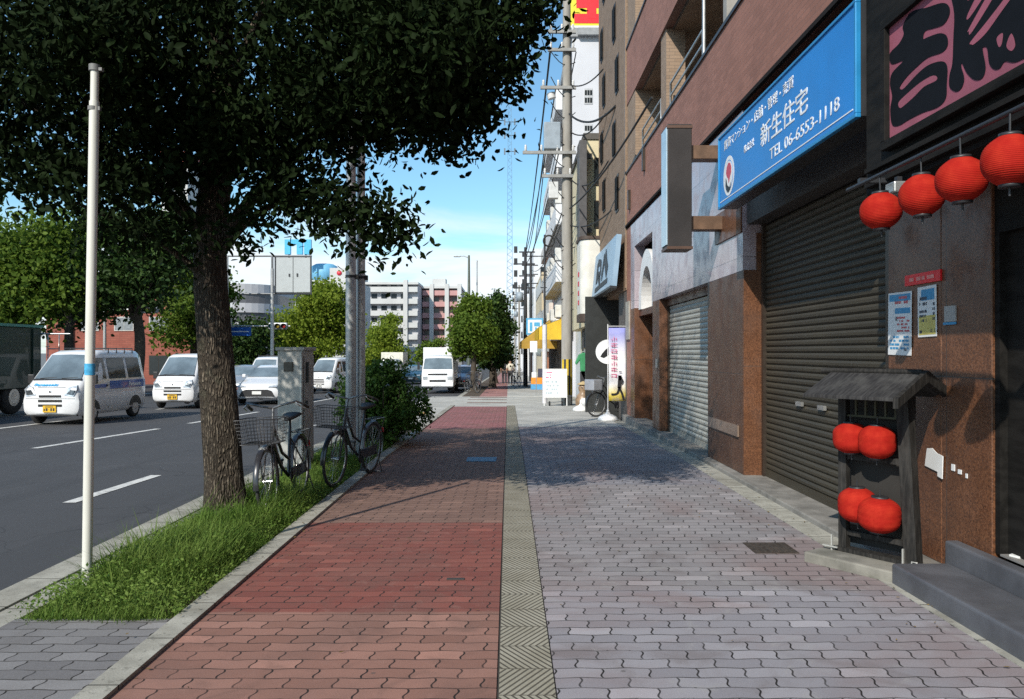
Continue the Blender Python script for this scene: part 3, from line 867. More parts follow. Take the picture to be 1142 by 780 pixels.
slits = [[(0.138, 0.167), (0.126, 0.207), (0.246, 0.228), (0.383, 0.241), (0.513, 0.236), (0.564, 0.213), (0.554, 0.194), (0.427, 0.203), (0.316, 0.182), (0.199, 0.166)],
    [(.865, .53), (.95, .60), (1.05, .66), (1.12, .66), (1.0, .57), (.90, .51)],
    [(0.87, 0.437), (0.999, 0.53), (1.15, .60), (1.19, .585), (1.05, 0.49), (0.888, 0.414)],
    [(0.888, 0.362), (1.129, 0.51), (1.30, .58), (1.33, .56), (1.17, 0.47), (0.914, 0.331), (0.882, 0.344)],
    [(0.896, 0.282), (1.033, 0.328), (1.175, 0.38), (1.313, 0.44), (1.419, 0.475), (1.42, 0.445), (1.313, 0.395), (1.16, 0.33), (1.033, 0.275), (0.931, 0.258), (0.905, 0.266)],
    [(1.121, 0.213), (1.168, 0.219), (1.16, 0.169), (1.137, 0.164)], [(1.236, 0.19), (1.265, 0.124), (1.236, 0.106), (1.198, 0.145)], [(1.34, 0.23), (1.42, 0.22), (1.43, 0.15), (1.35, 0.165)]]
sign_piece('brush_lettering', [big_a], ink, .0, .0025)
sign_piece('brush_lettering', [big_b], ink, .0, .0025)
sign_piece('brush_lettering', [big_c], ink, .0, .0025)
sign_piece('letter_gap', slits, pinkm, .0025, .0032)

# ------------------------------------------------------------------ neighbouring shops
brown_tile = brick_mat('brown_wall_tile', (.215, .145, .095), (.27, .185, .125), (.15, .11, .08), .24, .10, .005, stain=.25)
cream_wall = mat('cream_render', (.62, .54, .36), .8, var=.08, scale=.8, dirt=.2, dirtcol=(.35, .30, .2))
white_wall = mat('white_tower_wall', (.54, .55, .59), .7, var=.06, scale=.5, dirt=.2, dirtcol=(.45, .45, .47))
black_wall = mat('black_shop_wall', (.016, .018, .018), .6, var=.2, bump=.1)

B = thing('tiled_building', 'brown tiled building with stepped dark slot windows beyond the brick apartments', 'building', (2.84, 22, 0))
MB().box(2.84, 14, 19.215, 25, 3.05, 24).box(3.3, 14, 19.215, 25, -.7, 3.05).build('wall', brown_tile, B, rel=True)
for k in range(9):
    z = 5.2 + k * 1.55
    for (y, h) in ((20.4, .95), (23.2, .95)):
        yy = y + (k % 2) * .55
        fr = MB().box(2.82, 2.845, yy, yy + .55, z + (.5 if y > 22 else 0), z + h + (.5 if y > 22 else 0)).build('window', frame_br, B, rel=True)
        MB().box(2.79, 2.80, yy + .05, yy + .5, z + .05 + (.5 if y > 22 else 0), z + h - .05 + (.5 if y > 22 else 0)).build('pane', mat('matt_dark_glass', (.012, .012, .012), .7, bump=0, spec=.1), fr, rel=True)
MB().box(2.82, 2.9, 19.22, 19.35, 3.1, 24).build('drainpipe', mat('tan_pipe', (.22, .15, .10), .5), B, rel=True)
MB().box(2.86, 3.3, 19.22, 20.6, -.6, 3.05).build('shop_wall', mat('dull_shop_wall', (.10, .085, .075), .6, dirt=.4), B, rel=True)
wp = MB().box(2.22, 3.3, 22.9, 23.05, -.4, 3.15).build('wing_wall', black_wall, B, rel=True)
mb = MB()
mb.prism([(.35 * math.cos(2 * math.pi * k / 40), .35 * math.sin(2 * math.pi * k / 40)) for k in range(40)], .01, face_frame(2.86, 22.898, 1.56))
mb.build('emblem', sign_w, wp, rel=False).location = Vector((0, 0, 0)) - WORLD_LOC(wp)
lf = MB().prism([(-.20, -.16), (-.10, -.20), (.02, -.13), (.20, .05), (.24, .17), (.10, .15), (-.04, .05), (-.14, -.06)], .006, face_frame(2.84, 22.886, 1.58)).build('emblem_leaf', sign_k, wp)
lf.location = Vector((0, 0, 0)) - WORLD_LOC(wp)

SA = thing('shop_fascia_sign', 'pale blue sloping shop sign with black brush lettering next to the arch doorway', 'sign', (2.7, 21.3, 3.2))
Mx = Matrix(((0, .10, -1, 2.62), (-1, 0, 0, 23.9), (0, 1, .10, 3.15), (0, 0, 0, 1)))
MB().prism([(0, 0), (4.65, 0), (4.65, 1.25), (0, 1.25)], .12, Mx).build('board', mat('pale_blue_sign', (.26, .38, .50), .35, var=.15, scale=1.2, bump=0), SA, rel=True)
MB().prism([(0, -.06), (4.68, -.06), (4.68, -.003), (0, -.003)], .16, Mx).build('bottom_trim', steel_dark, SA, rel=True)
mb = MB()
for pts, wid in [([(1.0, .95), (1.05, .35)], .34), ([(1.0, .95), (1.7, .85), (1.75, .55), (1.05, .6)], .2), ([(1.4, .55), (1.9, .3)], .25),
                 ([(2.5, 1.0), (2.35, .6), (2.2, .42)], .32), ([(2.6, 1.0), (3.0, .7), (3.4, .45)], .34), ([(.8, .16), (2.2, .2), (3.6, .22)], .13)]:
    P, ww = smooth_line(pts, [wid] * len(pts))
    mb.prism(stroke([tuple(p) for p in P], ww)[::-1], .012, Mx @ Matrix.Translation((0, 0, .121)))
mb.build('lettering', sign_k, SA, rel=True)

Cb = thing('cream_building', 'narrow cream building between the brown tiled one and the utility pole', 'building', (2.5, 29, 0))
MB().box(2.52, 12, 26, 33, 2.4, 8.5).box(3.0, 12, 26, 33, -.8, 2.4).build('wall', cream_wall, Cb, rel=True)
MB().box(2.45, 12.1, 25.95, 33.05, 8.5, 8.7).build('roof', soffit, Cb, rel=True)
for z in (5.6, 7.0):
    f = MB().box(2.80, 3.35, 25.96, 25.995, z, z + .9).build('window', frame_br, Cb, rel=True)
    MB().box(2.84, 3.31, 25.955, 25.96, z + .05, z + .85).build('pane', glass_dark, f, rel=True)
VS = thing('vertical_sign', 'tall dark gray box sign standing out between utility pole and cream wall', 'sign', (2.35, 25.8, 5.1))
MB().box(2.26, 2.50, 25.3, 26.2, 5.1, 8.3).build('box', mat('dark_box_sign', (.075, .072, .075), .5, var=.15), VS, .01, rel=True)
MB().box(2.50, 2.7, 25.6, 25.75, 5.4, 5.55).box(2.50, 2.7, 25.6, 25.75, 7.8, 7.95).build('bracket', steel_dark, VS, rel=True)
WC = thing('rounded_shop_hood', 'white rounded hood with a dark rim above the dark shop beyond the black wall', 'hood', (2.6, 25, 2.7))
prof = []
mb = MB()
for k in range(13):
    a = math.pi / 2 * k / 12
    prof.append((2.86 - .62 * math.cos(a * 1.0) * 1.0, 24.9 - .45 * math.sin(a)))
pl = [(2.24, 25.9)] + [(2.24 + .0 + .3 * (1 - math.cos(math.pi / 2 * k / 10)), 25.0 - .3 * math.sin(math.pi / 2 * k / 10)) for k in range(11)] + [(2.86, 24.7), (2.86, 25.9)]
mb.prism(pl, 2.3, Matrix.Translation((0, 0, 2.75)))
mb.build('hood', mat('aged_white_panel', (.62, .61, .56), .6, dirt=.4, dirtcol=(.3, .28, .24), scale=2), WC, rel=True)
mb = MB(); mb.prism([(x - .04 if x < 2.8 else x, y - (.04 if y < 25.5 else 0)) for x, y in pl], .10, Matrix.Translation((0, 0, 5.06)))
mb.prism([(x - .02 if x < 2.8 else x, y - (.02 if y < 25.5 else 0)) for x, y in pl], .25, Matrix.Translation((0, 0, 2.5)))
mb.build('rim', mat('dark_brown_rim', (.06, .04, .03), .6), WC, rel=True)
mb = MB()
for k in range(4):
    mb.box(2.232, 2.2395, 25.2, 25.6, 3.05 + k * .3, 3.2 + k * .3)
mb.build('red_mark', sign_r, WC, rel=True)
DS = thing('dark_shopfront', 'dark open shopfront under the white rounded hood', 'shopfront', (2.8, 26, -.2))
MB().box(2.72, 2.99, 25.02, 29.5, -.6, 2.38).build('wall', mat('dark_shop', (.045, .04, .036), .7, var=.5, scale=1.5), DS, rel=True)
for y in (26.2, 27.6):
    MB().box(2.70, 2.72, y, y + 1.1, .3, 1.7).build('window', glass_dark, DS, rel=True)

D = thing('white_tower', 'tall white building carrying a red and yellow rooftop sign', 'building', (3.0, 45, -.5))
MB().box(3.05, 22, 38, 54, -1.4, 16.6).build('wall', white_wall, D, rel=True)
MB().box(2.95, 22.1, 37.9, 54.1, 16.6, 17.0).box(3.3, 4.6, 37.7, 37.9, 16.62, 16.95).build('roof', mat('roof_edge_gray', (.28, .29, .30), .6), D, rel=True)
for z in (13.4, 11.7, 8.2, 6.3):
    f = MB().box(3.62, 4.02, 37.975, 38.0, z, z + .75).build('window', mat('gray_sash', (.45, .46, .48), .5), D, rel=True)
    mb = MB()
    for i in range(3):
        for j in range(2):
            mb.box(3.65 + i * .125, 3.75 + i * .125, 37.965, 37.975, z + .06 + j * .36, z + .30 + j * .36)
    mb.build('pane', glass_dark, f, rel=True)
for k in range(5):
    z = 2.2 + k * 2.85
    b = MB().box(2.35, 3.05, 39.5, 53.5, z, z + 1.0).build('balcony', mat('balcony_white', (.60, .61, .63), .7), D, rel=True)
    MB().box(3.0, 3.045, 39.5, 53.5, z + 1.0, z + 2.4).build('glazing', glass_dark, b, rel=True)
mb = MB()
for k in range(16):
    t = k / 15.0
    mb.box(3.3 + t * 1.1, 3.36 + t * 1.1, 37.93, 37.999, 4.5 + t * 8, 4.95 + t * 8)
mb.build('stair_slots', mat('slot_dark', (.10, .10, .11), .6), D, rel=True)
RF = thing('rooftop_sign', 'yellow rooftop billboard with bold red strokes above the white building', 'sign', (4, 38.1, 17))
MB().box(2.95, 6.4, 38.0, 38.3, 17.15, 20.6).build('board', mat('sign_yellow', (.72, .62, .04), .4, var=.04, bump=0), RF, rel=True)
MB().box(2.95, 6.4, 37.98, 38.0, 17.05, 17.15).box(3.2, 3.35, 38.1, 38.25, 16.99, 17.15).box(5.9, 6.05, 38.1, 38.25, 16.99, 17.15).build('frame', white_m, RF, rel=True)
mb = MB()
mb.box(3.15, 6.1, 37.985, 37.999, 17.27, 17.72).box(3.25, 6.0, 37.985, 37.999, 18.0, 18.5).box(3.75, 4.2, 37.98, 37.985, 17.5, 20.2).box(3.3, 5.9, 37.985, 37.999, 19.7, 20.1)
mb.build('red_letter', mat('sign_bright_red', (.75, .02, .03), .4, var=.03, bump=0), RF, bevel=.0, rel=True)

E = thing('orange_building', 'orange brick building with pale balconies farther along the right side', 'building', (3.2, 62, -.8))
MB().box(3.2, 16, 55, 72, -2, 11.8).build('wall', mat('orange_brick', (.50, .19, .09), .7, var=.12, scale=.4), E, rel=True)
for k in range(4):
    b = MB().box(2.9, 3.2, 57, 71, 1.6 + k * 2.6, 2.5 + k * 2.6).build('balcony', mat('pale_balcony', (.55, .52, .48), .7), E, rel=True)
    MB().box(3.15, 3.195, 57, 71, 2.5 + k * 2.6, 3.7 + k * 2.6).build('glazing', glass_dark, b, rel=True)
PB = thing('pale_warehouse', 'plain pale gray walled building behind the slim steel pole and the awnings', 'building', (2.75, 36, -.5))
MB().box(2.72, 12, 33.4, 37.8, 3.3, 8.2).box(3.2, 12, 33.4, 37.8, -1, 3.3).build('wall', mat('pale_blue_gray_wall', (.52, .55, .56), .75, var=.08, scale=.6, dirt=.25, dirtcol=(.36, .38, .37)), PB, rel=True)
MB().box(2.62, 2.72, 33.9, 35.4, 4.0, 5.2).build('window', glass_dark, PB, rel=True)
for k, (y0, y1, x, h, colr, lab) in enumerate([(74, 90, 3.1, 9.0, (.55, .47, .33), 'sandy low building past the orange brick one'), (92, 112, 2.9, 13.5, (.58, .60, .63), 'slim pale gray building far down the right side'),
                                      (115, 145, 2.6, 9.5, (.62, .62, .62), 'far white building near the end of the right side'), (150, 190, 1.6, 16, (.60, .62, .66), 'farthest pale tower closing the right side of the street')]):
    b = thing('distant_building', lab, 'building', (x, y0, gz(y0)))
    MB().box(x, x + 14, y0, y1, -4, h).build('wall', mat('distant_wall_' + 'abcd'[k], colr, .8, var=.1, scale=.2), b, rel=True)
    for j in range(int(h / 3)):
        f = MB().box(x - .05, x, y0 + 1, y1 - 1, 1.2 + j * 3, 2.5 + j * 3).build('window', glass_dark, b, rel=True)
        MB().box(x + .8, x + 3.2, y0 - .05, y0, 1.2 + j * 3, 2.4 + j * 3).build('pane', glass_dark, b, rel=True)

# yellow awnings over the far shops
yel = mat('yellow_awning_cloth', (.62, .40, .02), .6, var=.12, scale=1.5, bump=.1)
brn = mat('ochre_awning_cloth', (.38, .23, .03), .6, var=.2, scale=1.5, bump=.1)
def awning(lab, y0, y1, xw, xo, zw, zo, m, val=.35):
    t = thing('awning', lab, 'awning', (xw, y0, zo), group='yellow awnings over the far shops')
    mb = MB(); n = 10
    vs = []
    for k in range(n + 1):
        y = y0 + (y1 - y0) * k / n
        vs += [(xw, y, zw), (xo, y, zo), (xo - .02, y, zo - val)]
    mb.add(vs, [(3 * k + j, 3 * k + 3 + j, 3 * k + 4 + j, 3 * k + 1 + j) for k in range(n) for j in range(2)], False)
    mb.add([(xw, y0, zw), (xo, y0, zo), (xo - .02, y0, zo - val), (xw, y0, zo - val)], [(0, 1, 2, 3)], False)
    o = mb.build('canopy', m, t, rel=True)
    s = o.modifiers.new('thick', 'SOLIDIFY'); s.thickness = .02
    mb = MB()
    for y in (y0 + .05, y1 - .05):
        mb.tube([(xw, y, zo - .05), (xo + .03, y, zo - .05)], .02, 6)
    mb.build('arm', rail_m, t, rel=True)
    return t
awning('bright yellow awning nearest the utility pole', 37.9, 43.5, 3.05, 1.45, 3.35, 2.75, yel, .6)
awning('long sloping ochre yellow awning beyond the nearer one', 45, 55, 3.0, .75, 3.9, 2.2, brn, .45)
sf = thing('open_shopfront', 'dim open shopfront with goods under the yellow awnings', 'shopfront', (2.9, 46, -.6))
MB().box(2.75, 3.04, 38.2, 54, -1.4, 2.6).build('wall', mat('dim_shop', (.06, .05, .045), .7, var=.7, scale=1.2), sf, rel=True)
mb = MB()
for k in range(9):
    y = 39 + k * 1.5
    mb.box(2.45, 2.74, y, y + .9, gz(y) - .02, gz(y) + .4 + .5 * random.random())
mb.build('counter', mat('shop_goods', (.30, .2, .14), .7, var=.6, scale=3), sf, rel=True)
BX = thing('hanging_sign', 'square blue and white sign hung out beside the yellow awnings', 'sign', (1.6, 48, 3))
MB().box(1.08, 2.1, 48, 48.15, 2.6, 3.6).build('panel', mat('sky_blue_sign', (.08, .35, .62), .4, var=.1, bump=0), BX, .01, rel=True)
mb = MB().box(1.18, 2.0, 47.98, 47.999, 2.7, 3.5)
mb.build('white_face', sign_w, BX, rel=True)
mb = MB()
for (a, b, c_, d) in ((1.28, 1.45, 2.8, 3.35), (1.55, 1.9, 3.1, 3.35), (1.6, 1.72, 2.78, 3.05), (1.8, 1.92, 2.78, 3.0)):
    mb.box(a, b, 47.97, 47.979, c_, d)
mb.build('blue_mark', mat('sky_blue_sign', (.08, .35, .62)), BX, rel=True)
MB().box(2.1, 3.0, 48.05, 48.1, 3.3, 3.36).box(2.1, 3.0, 48.05, 48.1, 2.75, 2.81).build('bracket', steel_dark, BX, rel=True)
WS = thing('small_white_sign', 'small plain white board sign in front of the ochre awning', 'sign', (1.1, 34, 1.6))
MB().box(.98, 1.30, 36, 36.06, 1.55, 2.05).build('board', sign_w, WS, rel=True)
MB().tube([(1.26, 36.03, gz(36)), (1.26, 36.03, 1.6)], .02, 6).build('post', rail_m, WS, rel=True)

# ================================================================== far side of the road: buildings
def face_windows(root, wall, x0, x1, y, z0, nx, nz, dx, dz, w_, h_, m_f, m_g, sx=0.3):
    for i in range(nx):
        for j in range(nz):
            x = x0 + sx + i * dx; z = z0 + j * dz
            f = MB().box(x, x + w_, y - .06, y, z, z + h_).build('window', m_f, root, rel=True)
            MB().box(x + .06, x + w_ / 2 - .02, y - .075, y - .06, z + .06, z + h_ - .06).box(x + w_ / 2 + .02, x + w_ - .06, y - .075, y - .06, z + .06, z + h_ - .06).build('pane', m_g, f, rel=True)
gray_glass = mat('pale_reflecting_glass', (.22, .24, .26), .15, var=.2, bump=0)
pale_frame = mat('pale_window_frame', (.55, .54, .5), .5)
red_brick = brick_mat('far_red_brick', (.24, .062, .040), (.30, .088, .058), (.16, .06, .045), .45, .15, .01, stain=.2)
RBd = thing('brick_building', 'red brick building behind the trees across the road', 'building', (-30, 62, -1))
MB().box(-35.6, -33.9, 61.5, 66, -2, 6.2).box(-33.9, -23, 62, 66, -2, 6.6).build('wall', red_brick, RBd, rel=True)
MB().box(-35.8, -22.8, 61.3, 66.1, 6.6, 6.9).build('roof', soffit, RBd, rel=True)
face_windows(RBd, None, -33.6, -23, 62, 3.2, 4, 1, 2.7, 2.6, 1.5, 1.1, pale_frame, gray_glass)
face_windows(RBd, None, -33.6, -23, 62, -.2, 4, 1, 2.7, 2.6, 1.5, 1.5, frame_br, glass_dark)

far_white = mat('far_white_wall', (.50, .50, .49), .7, var=.07, scale=.3, dirt=.2, dirtcol=(.42, .42, .42))
far_gray = mat('far_gray_wall', (.42, .42, .44), .7, var=.1, scale=.3)
far_pink = mat('far_pink_wall', (.46, .25, .24), .7, var=.1, scale=.3)
def balcony_block(lab, x0, x1, y, dep, h, nfl, m, mw, cols, zb=-3):
    t = thing('apartment_block', lab, 'building', ((x0 + x1) / 2, y, zb))
    MB().box(x0, x1, y + 1.2, y + dep, zb, h - .8).build('wall', mw, t, rel=True)
    fl = (h + 1) / nfl
    for k in range(nfl):
        z = -1.0 + k * fl
        b = MB().box(x0, x1, y, y + 1.25, z + .15, z + 1.25).build('balcony', m, t, rel=True)
        mb = MB()
        n = int((x1 - x0) / 2.1)
        for i in range(n):
            mb.box(x0 + .3 + i * 2.1, x0 + 1.5 + i * 2.1, y + 1.12, y + 1.19, z + 1.3, z + fl - .2)
        mb.build('window', glass_dark, b, rel=True)
    mb = MB()
    for cx in cols:
        mb.box(cx, cx + .9, y - .4, y + 1.1, zb, h + .2)
    if cols: mb.build('stair_shaft', far_white, t, rel=True)
    MB().box(x0 - .2, x1 + .2, y - .2, y + dep, h - .8, h - .3).box(x0 + 2, x0 + 5, y + 2, y + 6, h - .3, h + 1.6).build('roof', far_white, t, rel=True)
    return t
balcony_block('long white apartment block with many balcony rows left of the pink block', -36, -19.4, 170, 16, 16.8, 7, far_white, far_gray, [-22.4])
balcony_block('pinkish apartment block with white bays beyond the parked white truck', -19.2, -10.6, 178, 14, 16.6, 7, far_pink, mat('far_pink_gray', (.30, .2, .19), .7), [-14.2, -17.6, -11.4])

GB = thing('gray_building', 'gray building with a curved front seen under the blank road sign', 'building', (-34, 110, -2))
pl = [(-38.5, 124), (-38.5, 112)] + [(-36.5 + 5.2 * math.sin(R(a)) - 2, 116 - 5.2 * math.cos(R(a))) for a in range(0, 91, 10)] + [(-33.3, 124)]
for k in range(5):
    MB().prism(pl, 1.3, Matrix.Translation((0, 0, -1 + k * 2.7))).build('floor_band', far_gray, GB, rel=True)
MB().prism([(x * .985 - .5, y + .35) for x, y in pl], 13.4, Matrix.Translation((0, 0, -3))).build('wall', mat('gray_building_glass', (.10, .10, .11), .3), GB, rel=True)

WT = thing('white_tower', 'high white building with a red top edge glimpsed through the near tree', 'building', (-37, 90, -2))
MB().box(-39.2, -36.2, 90, 94, -3, 23).build('wall', far_white, WT, rel=True)
MB().box(-39.3, -36.1, 89.9, 94.1, 23, 24.2).build('roof', mat('far_red_trim', (.45, .10, .06), .6), WT, rel=True)
face_windows(WT, None, -39.4, -36.2, 90, 1, 1, 7, 2.4, 3, 1.5, 1.4, far_gray, glass_dark)

TB = thing('billboard_building', 'pale building with a blue water tank and red emblem behind the bright green tree', 'building', (-34, 140, -2))
MB().box(-38.5, -27.0, 140, 156, -3, 14.2).build('wall', far_white, TB, rel=True)
MB().lathe([(0.1, 14.2), (2.3, 14.2), (2.3, 17.0), (1.6, 17.4), (.1, 17.5)], (-33.2, 144, 0), 20).build('water_tank', mat('tank_blue', (.16, .42, .62), .5), TB, rel=True)
MB().box(-31.5, -27.2, 140.5, 141, 14.2, 16.4).build('parapet_sign', far_white, TB, rel=True)
MB().lathe([(.02, 0), (.45, 0), (.45, .05), (.02, .05)], (-29.8, 140.48, 15.5), 20, Matrix.Rotation(R(90), 3, 'X')).build('red_emblem', sign_r, TB, rel=True)
face_windows(TB, None, -38.5, -27, 140, 1, 4, 4, 2.8, 3.1, 1.6, 1.4, far_gray, glass_dark)
RB2 = thing('rooftop_billboard', 'open square blue frame sign on legs above the blank road sign', 'sign', (-37, 139, 14))
MB().box(-38.4, -38.1, 139, 139.3, 15.5, 21.0).box(-35.5, -35.2, 139, 139.3, 15.5, 21.0).build('post', steel_dark, RB2, rel=True)
MB().box(-39.0, -38.0, 138.9, 139.5, 18.6, 21.2).box(-36.9, -35.9, 138.9, 139.5, 18.6, 21.2).box(-38.0, -36.9, 138.9, 139.5, 20.4, 21.2).box(-35.6, -34.4, 138.9, 139.5, 18.6, 21.2).build('frame', mat('billboard_blue', (.06, .40, .66), .5, bump=0), RB2, rel=True)
MB().box(-38.4, -35.2, 139.0, 139.3, 14.0, 15.5).build('base', far_gray, RB2, rel=True)

# ================================================================== trees
bark, T = new_mat('furrowed_bark')
tc = T.n('ShaderNodeTexCoord', out='Object')
v = T.scalev(tc, (1, 1, .14))
vo = T.n('ShaderNodeTexVoronoi', {'Vector': T.n('ShaderNodeVectorMath', {0: v, 1: T.n('ShaderNodeVectorMath', {0: T.n('ShaderNodeTexNoise', {'Vector': tc, 'Scale': 9.0, 'Detail': 3.0}, out='Color'), 1: (.05, .05, .05)}, operation='MULTIPLY')}, operation='ADD'), 'Scale': 46.0}, feature='DISTANCE_TO_EDGE')
fu = T.ramp(vo, .0, .34)
n = T.noise(tc, 26, 5, .65)
c = T.mix(fu, (.038, .030, .023), T.mix(T.ramp(n, .35, .7), (.075, .058, .042), (.20, .165, .125)))
c = T.mix(T.m('MULTIPLY', T.ramp(T.noise(tc, 5, 4), .55, .75), .4), c, (.10, .105, .07))
finish(T, c, .9, 0, T.m('ADD', T.m('MULTIPLY', fu, .8), T.m('MULTIPLY', n, .5)), 1.0, .025, .2)
bark_far = mat('far_bark', (.055, .045, .035), .9, var=.3, scale=5, bump=.4)

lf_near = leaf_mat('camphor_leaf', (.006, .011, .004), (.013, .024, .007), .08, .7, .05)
lf_lit = leaf_mat('fresh_leaf', (.14, .21, .020), (.26, .33, .042), .5, .6, .15)
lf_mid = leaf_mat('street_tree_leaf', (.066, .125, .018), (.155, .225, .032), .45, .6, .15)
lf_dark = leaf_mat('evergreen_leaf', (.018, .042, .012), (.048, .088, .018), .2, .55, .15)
lf_hedge = leaf_mat('hedge_leaf', (.036, .085, .018), (.075, .145, .028), .3, .5, .15)

# the big camphor tree by the kerb
TR = (-2.65, 7.45, 0)
tree = thing('street_tree', 'big dark camphor tree with furrowed bark rooted in the weeds by the kerb', 'tree', TR)
def trunk_mesh(path, radii, n=20, flare=True, seed=3, lump=.06):
    """a bark tube with an uneven outline"""
    r = random.Random(seed)
    mb = MB(); rings = []
    ph = [r.uniform(0, 6.28) for _ in range(4)]
    P, ww = smooth_line3(path, radii)
    for i, p in enumerate(P):
        ring = []
        for k in range(n):
            a = 2 * math.pi * k / n
            f = 1 + lump * math.sin(3 * a + ph[0] + p[2] * 1.3) + lump * .7 * math.sin(5 * a + ph[1] - p[2] * .9)
            if flare and p[2] < .5:
                f *= 1 + .30 * (1 - p[2] / .5) ** 2 * (1 + .35 * math.sin(4 * a + ph[2]))
            ring.append((p[0] + math.cos(a) * ww[i] * f, p[1] + math.sin(a) * ww[i] * f, p[2]))
        rings.append(ring)
    vs = [q for ring in rings for q in ring]
    fs = [(i * n + k, i * n + (k + 1) % n, (i + 1) * n + (k + 1) % n, (i + 1) * n + k) for i in range(len(rings) - 1) for k in range(n)]
    mb.add(vs, fs, True)
    return mb
def smooth_line3(pts, wid, sub=8):
    P = [Vector(p) for p in pts]; out = []; ww = []
    for i in range(len(P) - 1):
        p0 = P[max(0, i - 1)]; p1 = P[i]; p2 = P[i + 1]; p3 = P[min(len(P) - 1, i + 2)]
        for k in range(sub):
            t = k / sub
            out.append(0.5 * ((2 * p1) + (p2 - p0) * t + (2 * p0 - 5 * p1 + 4 * p2 - p3) * t * t + (3 * p1 - p0 - 3 * p2 + p3) * t ** 3))
            ww.append(wid[i] * (1 - t) + wid[i + 1] * t)
    out.append(P[-1]); ww.append(wid[-1])
    return out, ww
tm = trunk_mesh([(.02, 0, -.05), (-.02, 0, .7), (-.08, 0, 1.6), (-.14, .02, 2.5), (-.10, .05, 3.4), (-.05, .0, 4.6), (.1, -.2, 6.0)], [.175, .168, .155, .148, .145, .11, .05])
tk = tm.build('trunk', bark, tree)
def limb(p, r0, r1, name='limb'):
    P, ww = smooth_line3(p, [r0 + (r1 - r0) * i / (len(p) - 1) for i in range(len(p))], 5)
    return MB().tube(P, ww, 9).build(name, bark, tk)
limb([(-.12, 0, 2.45), (.25, -.05, 2.95), (.9, -.3, 3.5), (1.9, -.8, 4.2)], .075, .02)
limb([(-.12, 0, 2.6), (-.6, -.2, 3.1), (-1.5, -.6, 3.7), (-2.6, -1.2, 4.1)], .08, .02)
limb([(-.1, 0, 3.1), (.3, .5, 3.7), (1.0, 1.4, 4.6)], .07, .02)
limb([(-.1, 0, 3.2), (-.5, .6, 4.0), (-1.3, 1.5, 5.0)], .07, .02)
limb([(-.06, 0, 3.6), (.5, -.7, 4.3), (1.3, -1.5, 4.9)], .07, .02)
limb([(-.12, .02, 2.35), (.3, -.2, 2.75), (.85, -.45, 2.95), (1.45, -.6, 2.95)], .04, .012)
limb([(-.13, .02, 2.2), (-.5, -.3, 2.55), (-1.1, -.6, 2.85)], .04, .012)
def pb(px, py, d, rx, ry, rz, n):
    c = at(px, py, d) - Vector(TR)
    return (tuple(c), (rx * d / 888, rz, ry * d / 888), n)
crown_blobs = [
    pb(110, 50, 7.2, 180, 120, 1.5, 5200), pb(290, 60, 7.2, 170, 115, 1.6, 6200), pb(430, 60, 6.9, 115, 100, 1.5, 4600),
    pb(518, 50, 6.6, 56, 74, .9, 2300), pb(562, 10, 6.6, 36, 42, .7, 800), pb(470, 120, 6.6, 60, 50, .7, 1300), pb(375, 125, 6.6, 55, 50, .7, 1300), pb(505, 130, 6.6, 36, 28, .4, 420), pb(540, 118, 6.6, 24, 32, .4, 330),
    pb(60, 120, 6.8, 80, 70, .9, 1700), pb(190, 150, 6.9, 95, 60, .9, 2300), pb(300, 150, 6.9, 70, 55, .8, 1700),
    pb(-80, 60, 6.8, 180, 150, 1.4, 3600), pb(140, 195, 6.8, 60, 30, .6, 750), pb(60, 195, 6.6, 60, 32, .6, 520),
    pb(330, 222, 6.8, 55, 22, .4, 520), pb(385, 235, 6.6, 42, 24, .35, 430), pb(425, 248, 6.5, 26, 26, .3, 260), pb(300, 200, 6.8, 28, 26, .3, 230), pb(285, 240, 6.8, 22, 22, .3, 130), pb(270, 262, 6.8, 14, 24, .25, 80), pb(410, 272, 6.5, 10, 12, .2, 40), pb(440, 268, 6.5, 10, 14, .2, 50),
    pb(165, 245, 6.4, 46, 28, .5, 300), pb(120, 222, 6.2, 40, 22, .4, 220), pb(40, 215, 6.2, 50, 26, .4, 240), pb(200, 265, 6.6, 26, 30, .4, 150),
    pb(60, -130, 7.6, 280, 170, 2.2, 6500), pb(300, -140, 7.8, 270, 180, 2.4, 7500), pb(450, -90, 7.4, 110, 110, 1.6, 4200), pb(250, -360, 7.8, 260, 170, 2.2, 5200), pb(-180, -120, 7.4, 170, 150, 1.8, 2600), pb(475, 45, 5.7, 70, 62, .6, 1500), pb(90, 45, 5.6, 80, 55, .35, 1100),
    pb(110, 20, 5.9, 60, 60, .3, 700), pb(568, 48, 6.6, 22, 26, .4, 250), pb(590, 0, 6.6, 22, 26, .4, 260),
]
crown_blobs = [(c, r_, int(n * 1.4)) for c, r_, n in crown_blobs]
pts = blob_points(crown_blobs, 11, .14, 30)
# twigs hang where the sky shows through
leaves('crown', pts, .080, lf_near, tree, droop=.7, seed=5)

